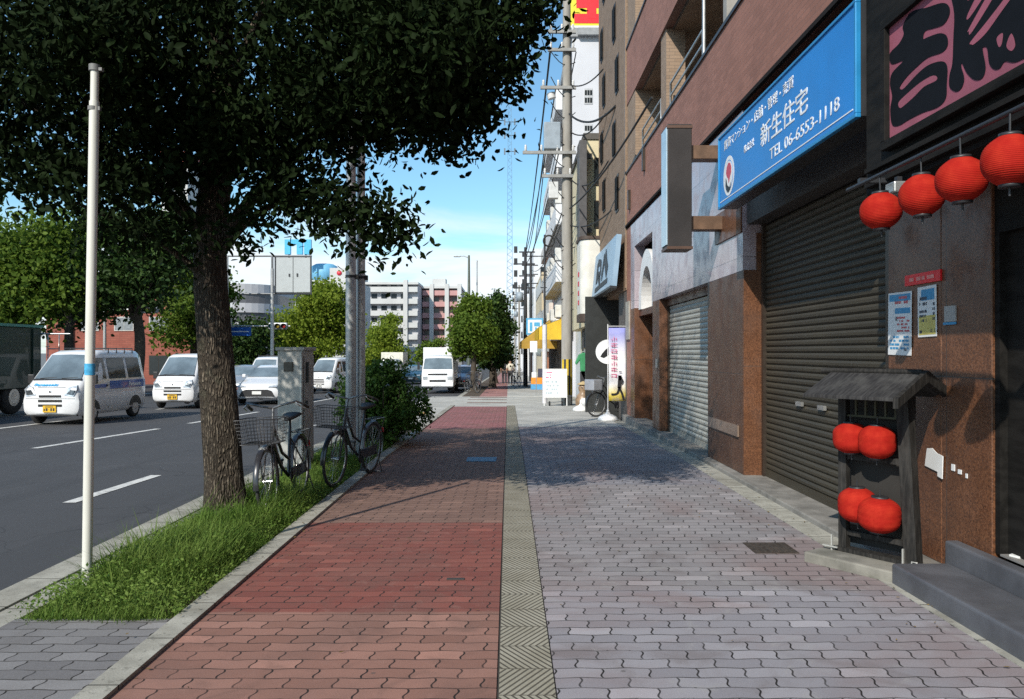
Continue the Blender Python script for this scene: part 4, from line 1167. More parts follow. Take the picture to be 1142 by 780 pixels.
def far_tree(lab, x, y, h, r, zc, leaf, n, size, m, trunk_h=None, seed=1, squash=1.0, name='street_tree', lobes=9, group=None):
    g = gz(y)
    t = thing(name, lab, 'tree', (x, y, g), group=group)
    rr = random.Random(seed)
    zb = zc
    tp = [(0, 0, -.1), (rr.uniform(-.1, .1) * r, 0, (h - g) * .3), (rr.uniform(-.15, .15) * r, 0, (h - g) * .75)]
    tk_ = trunk_mesh(tp, [.045 * h ** .9, .035 * h ** .9, .012 * h], 10, seed=seed).build('trunk', bark_far, t)
    bl = []
    for k in range(lobes):
        a = rr.uniform(0, 6.28); e = rr.uniform(-.75, 1.0)
        c = (math.cos(a) * r * .66 * (1 - abs(e) * .5), math.sin(a) * r * .66 * (1 - abs(e) * .5), zb - g + e * (h - zb) * .74)
        q = rr.uniform(.24, .50) * r
        bl.append((c, (q, q, q * .62 * squash), int(n / lobes)))
        mb_p = [(0, 0, (zb - g) * .6), (c[0] * .5, c[1] * .5, (c[2] + (zb - g) * .6) / 2 + .1), c]
        if k < 5:
            P, ww = smooth_line3(mb_p, [.018 * h, .012 * h, .004 * h], 3)
            MB().tube(P, ww, 6).build('limb', bark_far, tk_)
    bl.append(((0, 0, zb - g), (r * .5, r * .5, (h - zb) * .5), int(n * .25)))
    leaves('crown', blob_points(bl, seed, .15 * r, 30), size, m, t, droop=.2, aspect=.6, seed=seed)
    return t
# trees across the road and along it; position measured as (picture x, distance)
def tx(px, d): return (px - 567) * d / 888
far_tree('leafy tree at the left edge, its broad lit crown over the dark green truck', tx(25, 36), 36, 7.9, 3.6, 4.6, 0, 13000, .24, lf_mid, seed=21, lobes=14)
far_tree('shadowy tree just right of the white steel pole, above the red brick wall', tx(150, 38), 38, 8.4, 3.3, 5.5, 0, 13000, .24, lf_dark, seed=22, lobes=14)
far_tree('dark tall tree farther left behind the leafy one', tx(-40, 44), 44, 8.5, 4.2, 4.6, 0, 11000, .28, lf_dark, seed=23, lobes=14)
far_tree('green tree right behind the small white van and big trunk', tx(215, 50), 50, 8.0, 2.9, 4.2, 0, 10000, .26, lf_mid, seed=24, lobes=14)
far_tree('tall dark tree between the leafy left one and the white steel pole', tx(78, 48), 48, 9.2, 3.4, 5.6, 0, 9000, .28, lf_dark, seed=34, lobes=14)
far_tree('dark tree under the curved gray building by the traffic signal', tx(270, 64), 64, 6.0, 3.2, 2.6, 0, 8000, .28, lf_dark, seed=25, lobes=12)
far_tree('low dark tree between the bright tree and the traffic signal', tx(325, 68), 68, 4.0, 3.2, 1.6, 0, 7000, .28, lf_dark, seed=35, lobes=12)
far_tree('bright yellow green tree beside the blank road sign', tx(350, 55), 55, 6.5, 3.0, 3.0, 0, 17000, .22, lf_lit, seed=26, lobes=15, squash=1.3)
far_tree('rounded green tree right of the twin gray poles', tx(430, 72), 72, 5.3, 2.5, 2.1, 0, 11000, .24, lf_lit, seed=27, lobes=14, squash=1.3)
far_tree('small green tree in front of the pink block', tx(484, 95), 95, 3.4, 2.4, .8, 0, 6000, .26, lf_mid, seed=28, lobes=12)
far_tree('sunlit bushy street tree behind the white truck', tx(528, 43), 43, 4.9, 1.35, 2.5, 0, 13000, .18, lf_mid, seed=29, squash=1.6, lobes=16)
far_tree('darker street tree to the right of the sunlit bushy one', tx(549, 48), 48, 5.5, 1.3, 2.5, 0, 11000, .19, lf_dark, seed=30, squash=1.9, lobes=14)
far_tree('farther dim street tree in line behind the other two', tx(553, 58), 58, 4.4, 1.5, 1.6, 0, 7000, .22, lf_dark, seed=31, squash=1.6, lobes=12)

# rounded hedge shrub at the end of the bed
hd = thing('hedge_shrub', 'dense rounded green shrub at the far end of the weedy bed', 'shrub', (-2.1, 13.6, -.03))
bl = [((-.2, 0, .8), (.62, .9, .62), 5200), ((.1, -.3, .5), (.5, .6, .45), 3000), ((.25, .5, .55), (.5, .8, .5), 3000), ((-.35, .9, .7), (.5, .8, .6), 2600), ((.05, -.2, 1.15), (.4, .5, .3), 1500), ((-.4, -.5, .6), (.35, .4, .5), 1500)]
leaves('foliage', blob_points(bl, 41, .06, 22), .065, lf_hedge, hd, droop=.0, aspect=.6, seed=42)
mb = MB()
for k in range(9):
    a = k * .7
    mb.tube([(.1 * math.cos(a), .3 * math.sin(a), -.02), (.3 * math.cos(a), .6 * math.sin(a), .5), (.4 * math.cos(a), .7 * math.sin(a), 1.0)], [.018, .012, .005], 5)
mb.build('stem', bark_far, hd)

# weeds and grass in the bed: stuff
def weeds():
    r = np.random.default_rng(77)
    n = 60000
    y = 4.62 + (r.uniform(0, 1, n) ** 1.25) * 9.6
    y = np.where(r.uniform(0, 1, n) < .03, y - r.uniform(0, .22, n) ** 1.5, y)
    x = r.uniform(-2.96, -1.89, n)
    # ragged near edge and path edge
    x = np.where(r.uniform(0, 1, n) < .09, x + r.uniform(0, .34, n) ** 1.8, x)
    near = r.uniform(0, 1, n) < .10
    x = np.where(near & (y > 5.0) & (y < 9), r.uniform(-3.12, -2.85, n), x)
    edge = np.minimum(np.minimum(x + 2.96, -1.86 - x) / .28, 1).clip(.15, 1)
    cx = r.uniform(-2.9, -1.95, 170); cy = 4.6 + 9.4 * r.uniform(0, 1, 170) ** 1.2; ch = r.uniform(.2, 1.0, 170) ** 1.5; cr = r.uniform(.12, .34, 170)
    def clumps(px, py):
        out = np.full(len(px), .28)
        for i in range(170):
            d2 = ((px - cx[i]) ** 2 + (py - cy[i]) ** 2) / cr[i] ** 2
            out = np.maximum(out, .28 + .72 * ch[i] * np.exp(-d2))
        return out
    clump = clumps(x, y)
    tall = np.where((y < 8.2), 1.0, .62)
    tall = tall * np.clip((y - 4.55) / .9, .35, 1)
    h = (.05 + .17 * r.uniform(0, 1, n) ** 1.3 + .42 * (clump - .28) * r.uniform(0, 1, n) ** 1.3) * edge * tall
    stalk = r.uniform(0, 1, n) < .014
    h = np.where(stalk, h + r.uniform(.06, .22, n) * edge, h)
    a = r.uniform(0, 2 * np.pi, n)
    lean = r.uniform(.2, 1.1, n) * h
    wd = r.uniform(.0018, .0042, n)
    V = np.zeros((n, 5, 3))
    dx, dy = np.cos(a), np.sin(a)
    b = np.stack([x, y, np.full(n, -.03)], 1)
    sd = np.stack([-dy, dx, np.zeros(n)], 1) * wd[:, None]
    mid = b + np.stack([dx * lean * .35, dy * lean * .35, h * .6], 1)
    tip = b + np.stack([dx * lean, dy * lean, h * .95], 1)
    V[:, 0] = b - sd; V[:, 1] = b + sd; V[:, 2] = mid + sd * .8; V[:, 3] = tip; V[:, 4] = mid - sd * .8
    me = bpy.data.meshes.new('weeds')
    # broad weed leaves, as small diamonds, joined to the same mesh
    k = 12000
    yy = 4.66 + (r.uniform(0, 1, k) ** 1.3) * 9.2; xx = r.uniform(-2.9, -1.92, k)
    e2 = np.minimum(np.minimum(xx + 2.96, -1.86 - xx) / .28, 1).clip(.2, 1)
    zz = r.uniform(.0, .22, k) * (.4 + .6 * clumps(xx, yy)) * e2 * np.where(yy < 8.2, 1, .6) + .02
    d = r.normal(size=(k, 3)); d[:, 2] = np.abs(d[:, 2]) * .4; d /= np.linalg.norm(d, axis=1)[:, None]
    s2 = np.cross(d, r.normal(size=(k, 3))); s2 /= np.linalg.norm(s2, axis=1)[:, None]
    L = r.uniform(.012, .038, k)[:, None]
    b2 = np.stack([xx, yy, zz], 1)
    V2 = np.stack([b2, b2 + d * L * .5 + s2 * L * .25, b2 + d * L, b2 + d * L * .5 - s2 * L * .25], 1)
    allv = np.concatenate([V.reshape(-1, 3), V2.reshape(-1, 3)])
    me.vertices.add(len(allv)); me.vertices.foreach_set('co', allv.reshape(-1))
    i5 = (np.arange(n)[:, None] * 5 + np.array([0, 1, 2, 4, 4, 2, 3])).reshape(-1)
    i4 = (n * 5 + np.arange(k)[:, None] * 4 + np.arange(4)).reshape(-1)
    li = np.concatenate([i5, i4]).astype(np.int32)
    me.loops.add(len(li)); me.loops.foreach_set('vertex_index', li)
    ls = np.concatenate([(np.arange(n)[:, None] * 7 + np.array([0, 4])).reshape(-1), n * 7 + np.arange(k) * 4]).astype(np.int32)
    me.polygons.add(2 * n + k); me.polygons.foreach_set('loop_start', ls)
    me.update(calc_edges=True)
    me.materials.append(leaf_mat('weed_leaf', (.075, .165, .022), (.22, .30, .07), .45, .6, .15))
    o = bpy.data.objects.new('weeds', me); COL.objects.link(o)
    return tag(o, 'lush green weeds and grass filling the bed around the tree', 'weeds', kind='stuff')
weeds()

# ================================================================== vehicles
car_white = mat('white_car_paint', (.74, .75, .77), .22, var=.03, scale=2, dirt=.1, dirtcol=(.5, .5, .5), bump=0, coat=.6)
car_blue = mat('dark_blue_car_paint', (.03, .09, .13), .22, var=.05, bump=0, coat=.6)
car_lilac = mat('silver_lilac_car_paint', (.36, .37, .46), .25, .3, var=.05, bump=0, coat=.5)
car_silver = mat('silver_car_paint', (.42, .44, .46), .25, .4, var=.05, bump=0, coat=.5)
car_glass = mat('car_window_glass', (.035, .045, .05), .05, var=.3, scale=1.5, bump=0, spec=.9)
wind_glass = mat('windscreen_glass', (.13, .17, .20), .05, var=.35, scale=1.2, bump=0, spec=.9)
rubber = mat('tyre_rubber', (.018, .018, .019), .8, bump=.1)
plastic_k = mat('black_plastic', (.02, .02, .022), .5, bump=0)
chrome = mat('bright_metal', (.55, .55, .56), .22, .9, var=.05, bump=0)
lamp_m = mat('headlamp_lens', (.50, .54, .58), .08, .3, var=.3, scale=14, bump=0, spec=.9)
plate_y = mat('yellow_number_plate', (.70, .42, .02), .5, var=.03, bump=0)
plate_w = mat('white_number_plate', (.72, .73, .72), .5, var=.03, bump=0)

class Body:
    """lofted car body; y runs from the nose (0) to the tail"""
    def __init__(s, st):
        s.st = st
    def par(s, y):
        st = s.st
        if y <= st[0][0]: return st[0]
        for a, b in zip(st, st[1:]):
            if a[0] <= y <= b[0]:
                t = (y - a[0]) / (b[0] - a[0])
                return tuple(p + (q - p) * t for p, q in zip(a, b))
        return st[-1]
    def half(s, p):
        y, zb, zl, zt, wb, wl, wt = p
        return [(0, zb), (wb * .9, zb), (wb, zb + .09), ((wb + wl) / 2 + .006, (zb + zl) / 2), (wl, zl), (wt + .02, zt - .10), (wt - .02, zt - .035), (wt - .10, zt), (0, zt + .015)]
    def mesh(s):
        ys = sorted(set([p[0] for p in s.st]))
        fine = []
        for a, b in zip(ys, ys[1:]):
            n = max(1, int((b - a) / .25))
            fine += [a + (b - a) * k / n for k in range(n)]
        fine.append(ys[-1])
        mb = MB(); rings = []
        for y in fine:
            h = s.half(s.par(y))
            ring = [(x, y, z) for x, z in h] + [(-x, y, z) for x, z in reversed(h[1:-1])]
            rings.append(ring)
        n = len(rings[0]); vs = [p for r_ in rings for p in r_]
        mb.add(vs, [(i * n + k, (i + 1) * n + k, (i + 1) * n + (k + 1) % n, i * n + (k + 1) % n) for i in range(len(rings) - 1) for k in range(n)], True)
        mb.add(rings[0], [tuple(range(n))], False); mb.add(rings[-1], [tuple(reversed(range(n)))], False)
        return mb
    def side_x(s, y, z):
        h = s.half(s.par(y))[1:]
        for a, b in zip(h, h[1:]):
            if a[1] <= z <= b[1] and b[1] > a[1]:
                t = (z - a[1]) / (b[1] - a[1])
                return a[0] + (b[0] - a[0]) * t
        return h[0][0] if z < h[0][1] else h[-2][0]
    def side(s, mb, poly, sd, off=.008):
        """polygon [(y, z)] laid on the side; sd = +1 or -1"""
        c = (sum(p[0] for p in poly) / len(poly), sum(p[1] for p in poly) / len(poly))
        vs = [((s.side_x(y, z) + off) * sd, y, z) for y, z in poly]
        vi = [((s.side_x(y, z) - .03) * sd, y, z) for y, z in poly]
        n = len(poly)
        f = tuple(range(n))
        mb.add(vs + vi, [f] + [(k, (k + 1) % n, n + (k + 1) % n, n + k) for k in range(n)], False)
    def front_y(s, x, z):
        lo, hi = s.st[0][0], s.st[-1][0] * .7
        # first y where the roof line reaches z
        y = lo
        while y < hi and s.par(y)[3] + .015 < z: y += .005
        return y
    def front(s, mb, poly, off=.01):
        vs = [(x, s.front_y(x, z) - off, z) for x, z in poly]
        vi = [(x, s.front_y(x, z) + .03, z) for x, z in poly]
        n = len(poly)
        mb.add(vs + vi, [tuple(range(n))] + [(k, (k + 1) % n, n + (k + 1) % n, n + k) for k in range(n)], False)

def wheel(parent, x, y, r, wd=.16):
    sd = 1 if x > 0 else -1
    ty = MB()
    M = Matrix.Rotation(R(90), 3, 'Y')
    prof = [(r * .62, -wd / 2), (r * .93, -wd / 2), (r, -wd / 2 + .03), (r, wd / 2 - .03), (r * .93, wd / 2), (r * .62, wd / 2)]
    ty.lathe(prof, (x, y, r), 26, M)
    t = ty.build('wheel', rubber, parent)
    rm = MB().lathe([(.02, 0), (r * .2, .008), (r * .24, -.006), (r * .52, -.014), (r * .58, .004), (r * .62, .006)], (x + sd * wd / 2, y, r), 22, Matrix.Rotation(R(90 * sd), 3, 'Y'))
    rm.build('rim', chrome, t)
    arch = MB().lathe([(.02, 0), (r * 1.16, 0), (r * 1.16, .004), (.02, .004)], (x + sd * (wd / 2 - .045), y, r), 24, Matrix.Rotation(R(90 * sd), 3, 'Y'))
    return t

VAN = Body([(0, .30, .55, .80, .60, .64, .58), (.05, .25, .60, .93, .68, .71, .64), (.22, .22, .75, 1.05, .725, .735, .68), (.32, .22, .95, 1.13, .735, .738, .675),
            (.95, .22, 1.06, 1.80, .735, .738, .575), (1.25, .22, 1.06, 1.875, .735, .738, .585), (3.1, .22, 1.06, 1.885, .735, .738, .59), (3.3, .24, 1.06, 1.80, .735, .735, .58), (3.39, .30, 1.0, 1.5, .70, .71, .60)])
def kei_van(lab, loc, rz, marks=False, rack=True, paint=car_white, plate=plate_y, body=VAN, S=1.0):
    t = thing('minivan', lab, 'van', loc, rz)
    VB = body
    bd = VB.mesh().build('body', paint, t, weld=True, smooth_angle=38)
    mb = MB(); VB.front(mb, [(-.60, 1.16), (0, 1.15), (.60, 1.16), (.55, 1.45), (.49, 1.755), (0, 1.77), (-.49, 1.755), (-.55, 1.45)])
    mb.build('windscreen', wind_glass, t)
    mb = MB(); VB.front(mb, [(-.63, 1.12), (.63, 1.12), (.62, 1.155), (-.62, 1.155)], .012); mb.build('cowl', plastic_k, t)
    for sd in (1, -1):
        mb = MB(); VB.side(mb, [(.55, 1.12), (1.28, 1.12), (1.28, 1.68), (.98, 1.68), (.62, 1.28)], sd); mb.build('window', car_glass, t)
        mb = MB(); VB.side(mb, [(1.42, 1.12), (2.28, 1.12), (2.28, 1.68), (1.42, 1.68)], sd); mb.build('window', car_glass, t)
        mb = MB(); VB.side(mb, [(2.42, 1.12), (3.15, 1.12), (3.10, 1.68), (2.42, 1.68)], sd); mb.build('window', car_glass, t)
        mb = MB(); VB.side(mb, [(1.335, .35), (1.35, .35), (1.35, 1.70), (1.335, 1.70)], sd); VB.side(mb, [(2.34, .35), (2.355, .35), (2.355, 1.70), (2.34, 1.70)], sd); VB.side(mb, [(1.36, .98), (3.2, .98), (3.2, .99), (1.36, .99)], sd)
        mb.build('door_seam', plastic_k, t)
        mb = MB(); VB.side(mb, [(1.22, .93), (1.31, .93), (1.31, .97), (1.22, .97)], sd, .025); mb.build('handle', plastic_k, t)
        hl = MB(); VB.front(hl, [(sd * .36, .755), (sd * .60, .72), (sd * .665, .90), (sd * .62, 1.0), (sd * .44, .945)][::sd], .012); hq = hl.build('headlight', lamp_m, t)
        bz = MB(); VB.front(bz, [(sd * .42, .785), (sd * .585, .76), (sd * .62, .87), (sd * .50, .885)][::sd], .018); bz.build('bulb', mat('lamp_inner_dark', (.10, .11, .12), .15, .6, var=.5, scale=30, bump=0), hq)
        mr = MB().box(sd * .74, sd * .90, .50, .58, 1.02, 1.26); mr.build('mirror', plastic_k, t, .02)
    mb = MB()
    for z, wq in ((.70, .28), (.585, .30), (.47, .30)):
        mb.add([(-wq, -.012, z), (wq, -.012, z), (wq, -.012, z + .055), (-wq, -.012, z + .055), (-wq, .08, z), (wq, .08, z), (wq, .08, z + .055), (-wq, .08, z + .055)],
               [(0, 1, 2, 3), (3, 2, 6, 7), (0, 4, 5, 1), (0, 3, 7, 4), (1, 5, 6, 2)], False)
    mb.build('grille', plastic_k, t)
    pm = MB().box(-.165, .165, -.035, .02, .33, .495).build('number_plate', plate, t)
    mk = MB()
    for (a, b, c, d) in ((-.10, .10, .455, .475), (-.14, -.11, .36, .42), (-.09, -.04, .36, .435), (-.02, .0, .39, .40), (.03, .07, .36, .435), (.09, .135, .36, .435)):
        mk.box(a, b, -.037, -.0355, c, d)
    mk.build('plate_marks', mat('plate_ink', (.03, .03, .03), .6), pm)
    mb = MB().box(-.66, .66, .02, .10, .23, .26); mb.build('bumper_lip', plastic_k, t)
    mb = MB(); VB.front(mb, [(-.62, .665), (.62, .665), (.62, .673), (-.62, .673)], .006); VB.front(mb, [(-.34, .945), (.34, .945), (.36, .952), (-.36, .952)], .006); mb.build('bonnet_seam', mat('seam_gray', (.10, .10, .105), .6, bump=0), t)
    MB().tube([(-.45, VB.front_y(0, 1.17) - .03, 1.165), (-.05, VB.front_y(0, 1.2) - .02, 1.19)], .008, 5).tube([(.1, VB.front_y(0, 1.17) - .03, 1.165), (.5, VB.front_y(0, 1.2) - .02, 1.19)], .008, 5).build('wiper', plastic_k, t)
    MB().lathe([(.01, .003), (.03, .003), (.034, 0)], (0, VB.front_y(0, .84) - .008, .84), 14, Matrix.Rotation(R(90), 3, 'X')).build('badge', chrome, t)
    for x in (-.66, .66):
        for y in (.62, 2.78):
            wheel(t, x, y, .275, .15)
    mb = MB()
    for sd in (1, -1):
        for y in (.62, 2.78):
            arc = [(y + .36 * math.cos(R(a)), .26 + .36 * math.sin(R(a))) for a in range(0, 181, 15)]
            VB.side(mb, arc, sd, .004)
    mb.build('wheel_arch', plastic_k, t)
    if marks:
        st = mat('van_blue_stripe', (.01, .11, .42), .3, var=.03, bump=0, coat=.5)
        for sd in (1, -1):
            mb = MB()
            for q in range(13):
                ya, yb = 1.44 + q * .148, 1.44 + q * .148 + .1481
                VB.side(mb, [(ya, .85), (yb, .85), (yb, .95), (yb, 1.06), (ya, 1.06), (ya, .95)], sd, .014)
            for q in range(5):
                ya, yb = .72 + q * .11, .72 + q * .11 + .1101
                VB.side(mb, [(ya, .90), (yb, .90), (yb, .99), (ya, .99)], sd, .014)
            s_ = mb.build('blue_stripe', st, t)
        M = Matrix(((0, 0, 1, .770), (1, 0, 0, 2.36), (0, 1, 0, .90), (0, 0, 0, 1)))
        text_mesh('Panasonic', .155, sign_w, t, M, sx=1.1, bold=.004)
        M = Matrix(((1, 0, 0, -.47), (0, .82, -.57, .075), (0, .57, .82, .985), (0, 0, 0, 1)))
        text_mesh('Panasonic', .135, mat('light_blue_letter', (.05, .36, .66), .4, bump=0), t, M, sx=1.15, bold=.005)
    if rack:
        mb = MB()
        for k in range(4):
            y = 1.6 + k * .42
            mb.tube([(-.60, y, 1.80), (-.60, y, 1.93), (.60, y, 1.93), (.60, y, 1.80)], .018, 6)
        mb.build('roof_rack', plastic_k, t)
    return t
rz_v = R(-2)
kei_van('white minivan with blue side stripe and yellow plate, nearest on the road', (-11.42, 19.9, gz(20) - .15), rz_v, True)
kei_van('plain white minivan half hidden behind the tree trunk', (-11.45, 27.2, gz(27) - .15), R(-1), False, False)

CAR = Body([(0, .30, .50, .62, .62, .66, .58), (.06, .24, .52, .70, .76, .79, .70), (.35, .20, .60, .80, .86, .87, .78), (1.15, .20, .82, .98, .875, .885, .79), (1.85, .20, .90, 1.37, .875, .885, .58),
            (2.3, .20, .92, 1.46, .875, .885, .585), (3.4, .20, .94, 1.43, .875, .885, .57), (4.05, .22, .95, 1.12, .87, .875, .62), (4.32, .26, .90, 1.02, .82, .82, .66), (4.4, .32, .7, .9, .74, .74, .6)])
def car(lab, loc, rz, paint, plate=plate_w, name='parked_car'):
    t = thing(name, lab, 'car', loc, rz)
    B_ = CAR
    B_.mesh().build('body', paint, t, weld=True, smooth_angle=40)
    mb = MB(); B_.front(mb, [(-.70, 1.035), (0, 1.02), (.70, 1.035), (.54, 1.37), (0, 1.385), (-.54, 1.37)]); mb.build('windscreen', wind_glass, t)
    for sd in (1, -1):
        mb = MB(); B_.side(mb, [(1.62, 1.0), (2.55, 1.0), (2.55, 1.36), (2.15, 1.36)], sd); mb.build('window', car_glass, t)
        mb = MB(); B_.side(mb, [(2.65, 1.0), (3.75, 1.0), (3.4, 1.34), (2.65, 1.36)], sd); mb.build('window', car_glass, t)
        hl = MB(); B_.front(hl, [(sd * .42, .66), (sd * .74, .685), (sd * .72, .745), (sd * .44, .71)][::sd], .03); hl.build('headlight', lamp_m, t)
        MB().box(sd * .90, sd * 1.04, 1.65, 1.75, .98, 1.12).build('mirror', paint, t, .03)
    gl = MB().prism([(-.66, .32), (.66, .32), (.56, .52), (.40, .58), (-.40, .58), (-.56, .52)], .03, face_frame(0, .012, 0)).build('grille', plastic_k, t)
    MB().box(-.17, .17, -.045, -.02, .40, .52).build('number_plate', plate, t)
    for x in (-.79, .79):
        for y in (.85, 3.45):
            wheel(t, x, y, .32, .19)
    mb = MB()
    for sd in (1, -1):
        for y in (.85, 3.45):
            B_.side(mb, [(y + .40 * math.cos(R(a)), .30 + .40 * math.sin(R(a))) for a in range(0, 181, 15)], sd, .004)
    mb.build('wheel_arch', plastic_k, t)
    return t
car('white hatchback with a wide black grille just left of the gray cabinet', (tx(287, 30.0), 30.0, gz(30) - .15), R(2), car_white, name='hatchback_car')
kei_van('white minivan with a roof rack right behind the white hatchback', (tx(291, 38), 38, gz(38) - .15), 0, False, True, car_white, plate_w)
kei_van('small pale van showing its side right of the gray cabinet', (tx(356, 42), 42, gz(42) - .15), R(-14), False, False, car_white, plate_w)
car('dark blue car beyond the small pale van', (tx(374, 45), 45, gz(45) - .15), 0, car_blue, plate_y, name='hatchback_car')
car('lilac gray car parked behind the white truck at the kerb', (tx(516, 47), 46, gz(46) - .15), R(-2), car_lilac, name='hatchback_car')
car('silver car partly hidden by the small minivan and trunk', (-12.6, 36, gz(36) - .15), 0, car_silver, name='hatchback_car')
car('dim dark car to the left of the white truck', (tx(458, 62), 62, gz(62) - .15), 0, car_blue, name='hatchback_car')

CAB = Body([(0, .35, .6, .95, .72, .74, .70), (.05, .32, .65, 1.12, .80, .82, .78), (.16, .32, .9, 1.25, .84, .85, .80), (.42, .32, 1.1, 1.92, .85, .86, .74), (.62, .32, 1.1, 1.99, .85, .86, .74), (1.6, .32, 1.1, 2.0, .85, .86, .74), (1.65, .34, 1.1, 1.97, .84, .85, .74)])
def box_truck(lab, loc, rz, top, m_box, m_cab):
    t = thing('box_truck', lab, 'truck', loc, rz)
    CAB.mesh().build('cab', m_cab, t, weld=True, smooth_angle=38)
    mb = MB(); CAB.front(mb, [(-.76, 1.28), (0, 1.27), (.76, 1.28), (.70, 1.84), (0, 1.86), (-.70, 1.84)]); mb.build('windscreen', wind_glass, t)
    for sd in (1, -1):
        mb = MB(); CAB.side(mb, [(.50, 1.16), (1.35, 1.16), (1.35, 1.78), (.62, 1.78)], sd); mb.build('window', car_glass, t)
        MB().box(sd * .52, sd * .76, -.03, .08, .74, .90).build('headlight', lamp_m, t, .02)
        mr = MB().box(sd * .94, sd * 1.06, .1, .18, 1.25, 1.65).tube([(sd * .8, .3, 1.7), (sd * 1.0, .14, 1.62)], .015, 6); mr.build('mirror', plastic_k, t)
    mb = MB().box(-.50, .50, -.02, .06, .97, 1.05).box(-.42, .42, -.03, .02, .62, .72); mb.build('grille', plastic_k, t)
    MB().box(-.82, .82, -.07, .1, .38, .58).build('bumper', m_cab, t, .02)
    MB().box(-.17, .17, -.085, -.071, .42, .53).build('number_plate', plate_w, t)
    MB().box(-.93, .93, 1.75, 5.0, .75, top).build('cargo_box', m_box, t, .02)
    MB().box(-.40, .40, .3, 5.0, .35, .74).build('chassis', plastic_k, t)
    for x in (-.72, .72):
        for y in (.75, 3.9):
            wheel(t, x, y, .33, .2)
    return t
box_truck('white box truck standing at the kerb beyond the shrub', (tx(488, 41.5), 41.5, gz(41) - .15), R(0), 2.42, car_white, car_white)
box_truck('high cream box truck far down the road above the shrub', (tx(434, 66), 66, gz(66) - .15), R(0), 2.55, mat('cream_box', (.66, .66, .58), .5), car_silver)

# dark green truck at the left edge
green_t = mat('dark_green_truck_paint', (.010, .030, .020), .6, var=.2, scale=1.2, dirt=.3, dirtcol=(.03, .035, .03), bump=0, coat=.3)
gt = thing('tarped_truck', 'dark green truck with a teal top rail at the left edge of the road', 'truck', (-15.6, 16, -.2))
g0 = gz(21) - .15
MB().box(-16.6, -14.62, 14.4, 25.0, .75 + g0, 2.6 + g0).build('cargo_body', green_t, gt, .03, rel=True)
MB().box(-16.65, -14.58, 14.4, 25.05, 2.601 + g0, 2.68 + g0).build('top_rail', mat('teal_rail', (.04, .24, .20), .4), gt, rel=True)
for k in range(6):
    MB().box(-14.618, -14.57, 15.0 + k * 1.9, 15.1 + k * 1.9, .8 + g0, 2.55 + g0).build('rib', green_t, gt, rel=True)
MB().box(-16.3, -14.9, 14.4, 24.8, .42 + g0, .748 + g0).build('chassis', plastic_k, gt, rel=True)
mb = MB()
for (z0, z1) in ((1.95, 2.42), (1.05, 1.5), (1.5, 1.95)):
    mb.tube([(-14.5, 25.15, z0 + g0), (-14.15, 25.15, z0 + g0), (-14.15, 25.15, z1 + g0), (-14.5, 25.15, z1 + g0), (-14.5, 25.15, z0 + g0)], .02, 6)
mb.tube([(-14.9, 25.15, 2.42 + g0), (-13.8, 25.15, 2.42 + g0)], .025, 6)
mb.build('ladder_frame', rail_m, gt, rel=True)
for y in (16.0, 22.6, 23.7):
    wh = MB().lathe([(.25, -.11), (.47, -.11), (.5, -.07), (.5, .07), (.47, .11), (.25, .11)], (-14.78, y, .5 + g0), 26, Matrix.Rotation(R(90), 3, 'Y')).build('wheel', rubber, gt, rel=True)
    MB().lathe([(.02, .0), (.12, .03), (.24, .0), (.26, .02)], (-14.68, y, .5 + g0), 20, Matrix.Rotation(R(90), 3, 'Y')).build('rim', rail_m, wh, rel=True)

# ================================================================== street furniture on the left
paint_pole = mat('cream_painted_pole', (.62, .61, .55), .5, var=.06, scale=3, stretch=(3, 3, .4), dirt=.45, dirtcol=(.33, .29, .21), bump=.05)
galv = mat('galvanised_steel', (.46, .47, .475), .42, .5, var=.15, scale=4, stretch=(2, 2, .4), bump=.05)
conc_pole = mat('concrete_pole', (.29, .275, .25), .85, var=.15, scale=3, stretch=(2, 2, .5), dirt=.3, dirtcol=(.22, .20, .18), bump=.2)
sp = thing('steel_pole', 'slim cream painted steel pole with a blue tape band in the weeds', 'pole', (-2.77, 5.25, 0))
MB().tube([(0, 0, -.05), (.02, 0, 1.6), (.045, 0, 3.2)], .031, 16).build('shaft', paint_pole, sp)
MB().tube([(.045, 0, 3.2), (.048, 0, 3.42)], .026, 14).build('upper_tube', paint_pole, sp)
MB().tube([(.038, 0, 3.14), (.0385, 0, 3.165)], .035, 14).box(.06, .085, -.012, .012, 3.14, 3.165).build('clamp', mat('dull_gray_clamp', (.16, .16, .155), .6), sp)
MB().tube([(.018, 0, 1.40), (.0185, 0, 1.475)], .0325, 16).build('blue_tape', mat('light_blue_tape', (.06, .36, .62), .45, var=.25, scale=30, bump=0), sp)
MB().tube([(.046, 0, 3.40), (.046, 0, 3.44)], .036, 14).box(.05, .10, -.015, .015, 3.40, 3.42).build('cap', mat('dull_gray_clamp', (.16, .16, .155), .6), sp)

cab = thing('utility_cabinet', 'gray roadside electrical cabinet with a small window behind the bicycles', 'cabinet', (-2.82, 10.55, 0))
cab_m = mat('cabinet_gray_paint', (.40, .40, .385), .5, var=.06, scale=3, dirt=.25, dirtcol=(.27, .26, .24), bump=.04)
MB().box(-2.98, -2.66, 10.3, 10.88, .06, 1.57).build('body', cab_m, cab, .008, rel=True)
MB().box(-3.0, -2.63, 10.27, 10.91, 1.57, 1.615).build('lid', mat('cabinet_lid', (.34, .335, .32), .5), cab, .006, rel=True)
MB().box(-2.96, -2.68, 10.32, 10.86, -.02, .06).build('base', soffit, cab, rel=True)
wf = MB().box(-2.90, -2.78, 10.288, 10.299, 1.30, 1.42).build('window', frame_br, cab, rel=True)
MB().box(-2.89, -2.79, 10.284, 10.288, 1.31, 1.41).build('pane', glass_dark, wf, rel=True)
MB().box(-2.657, -2.645, 10.36, 10.84, .12, 1.5).build('door', cab_m, cab, .004, rel=True)
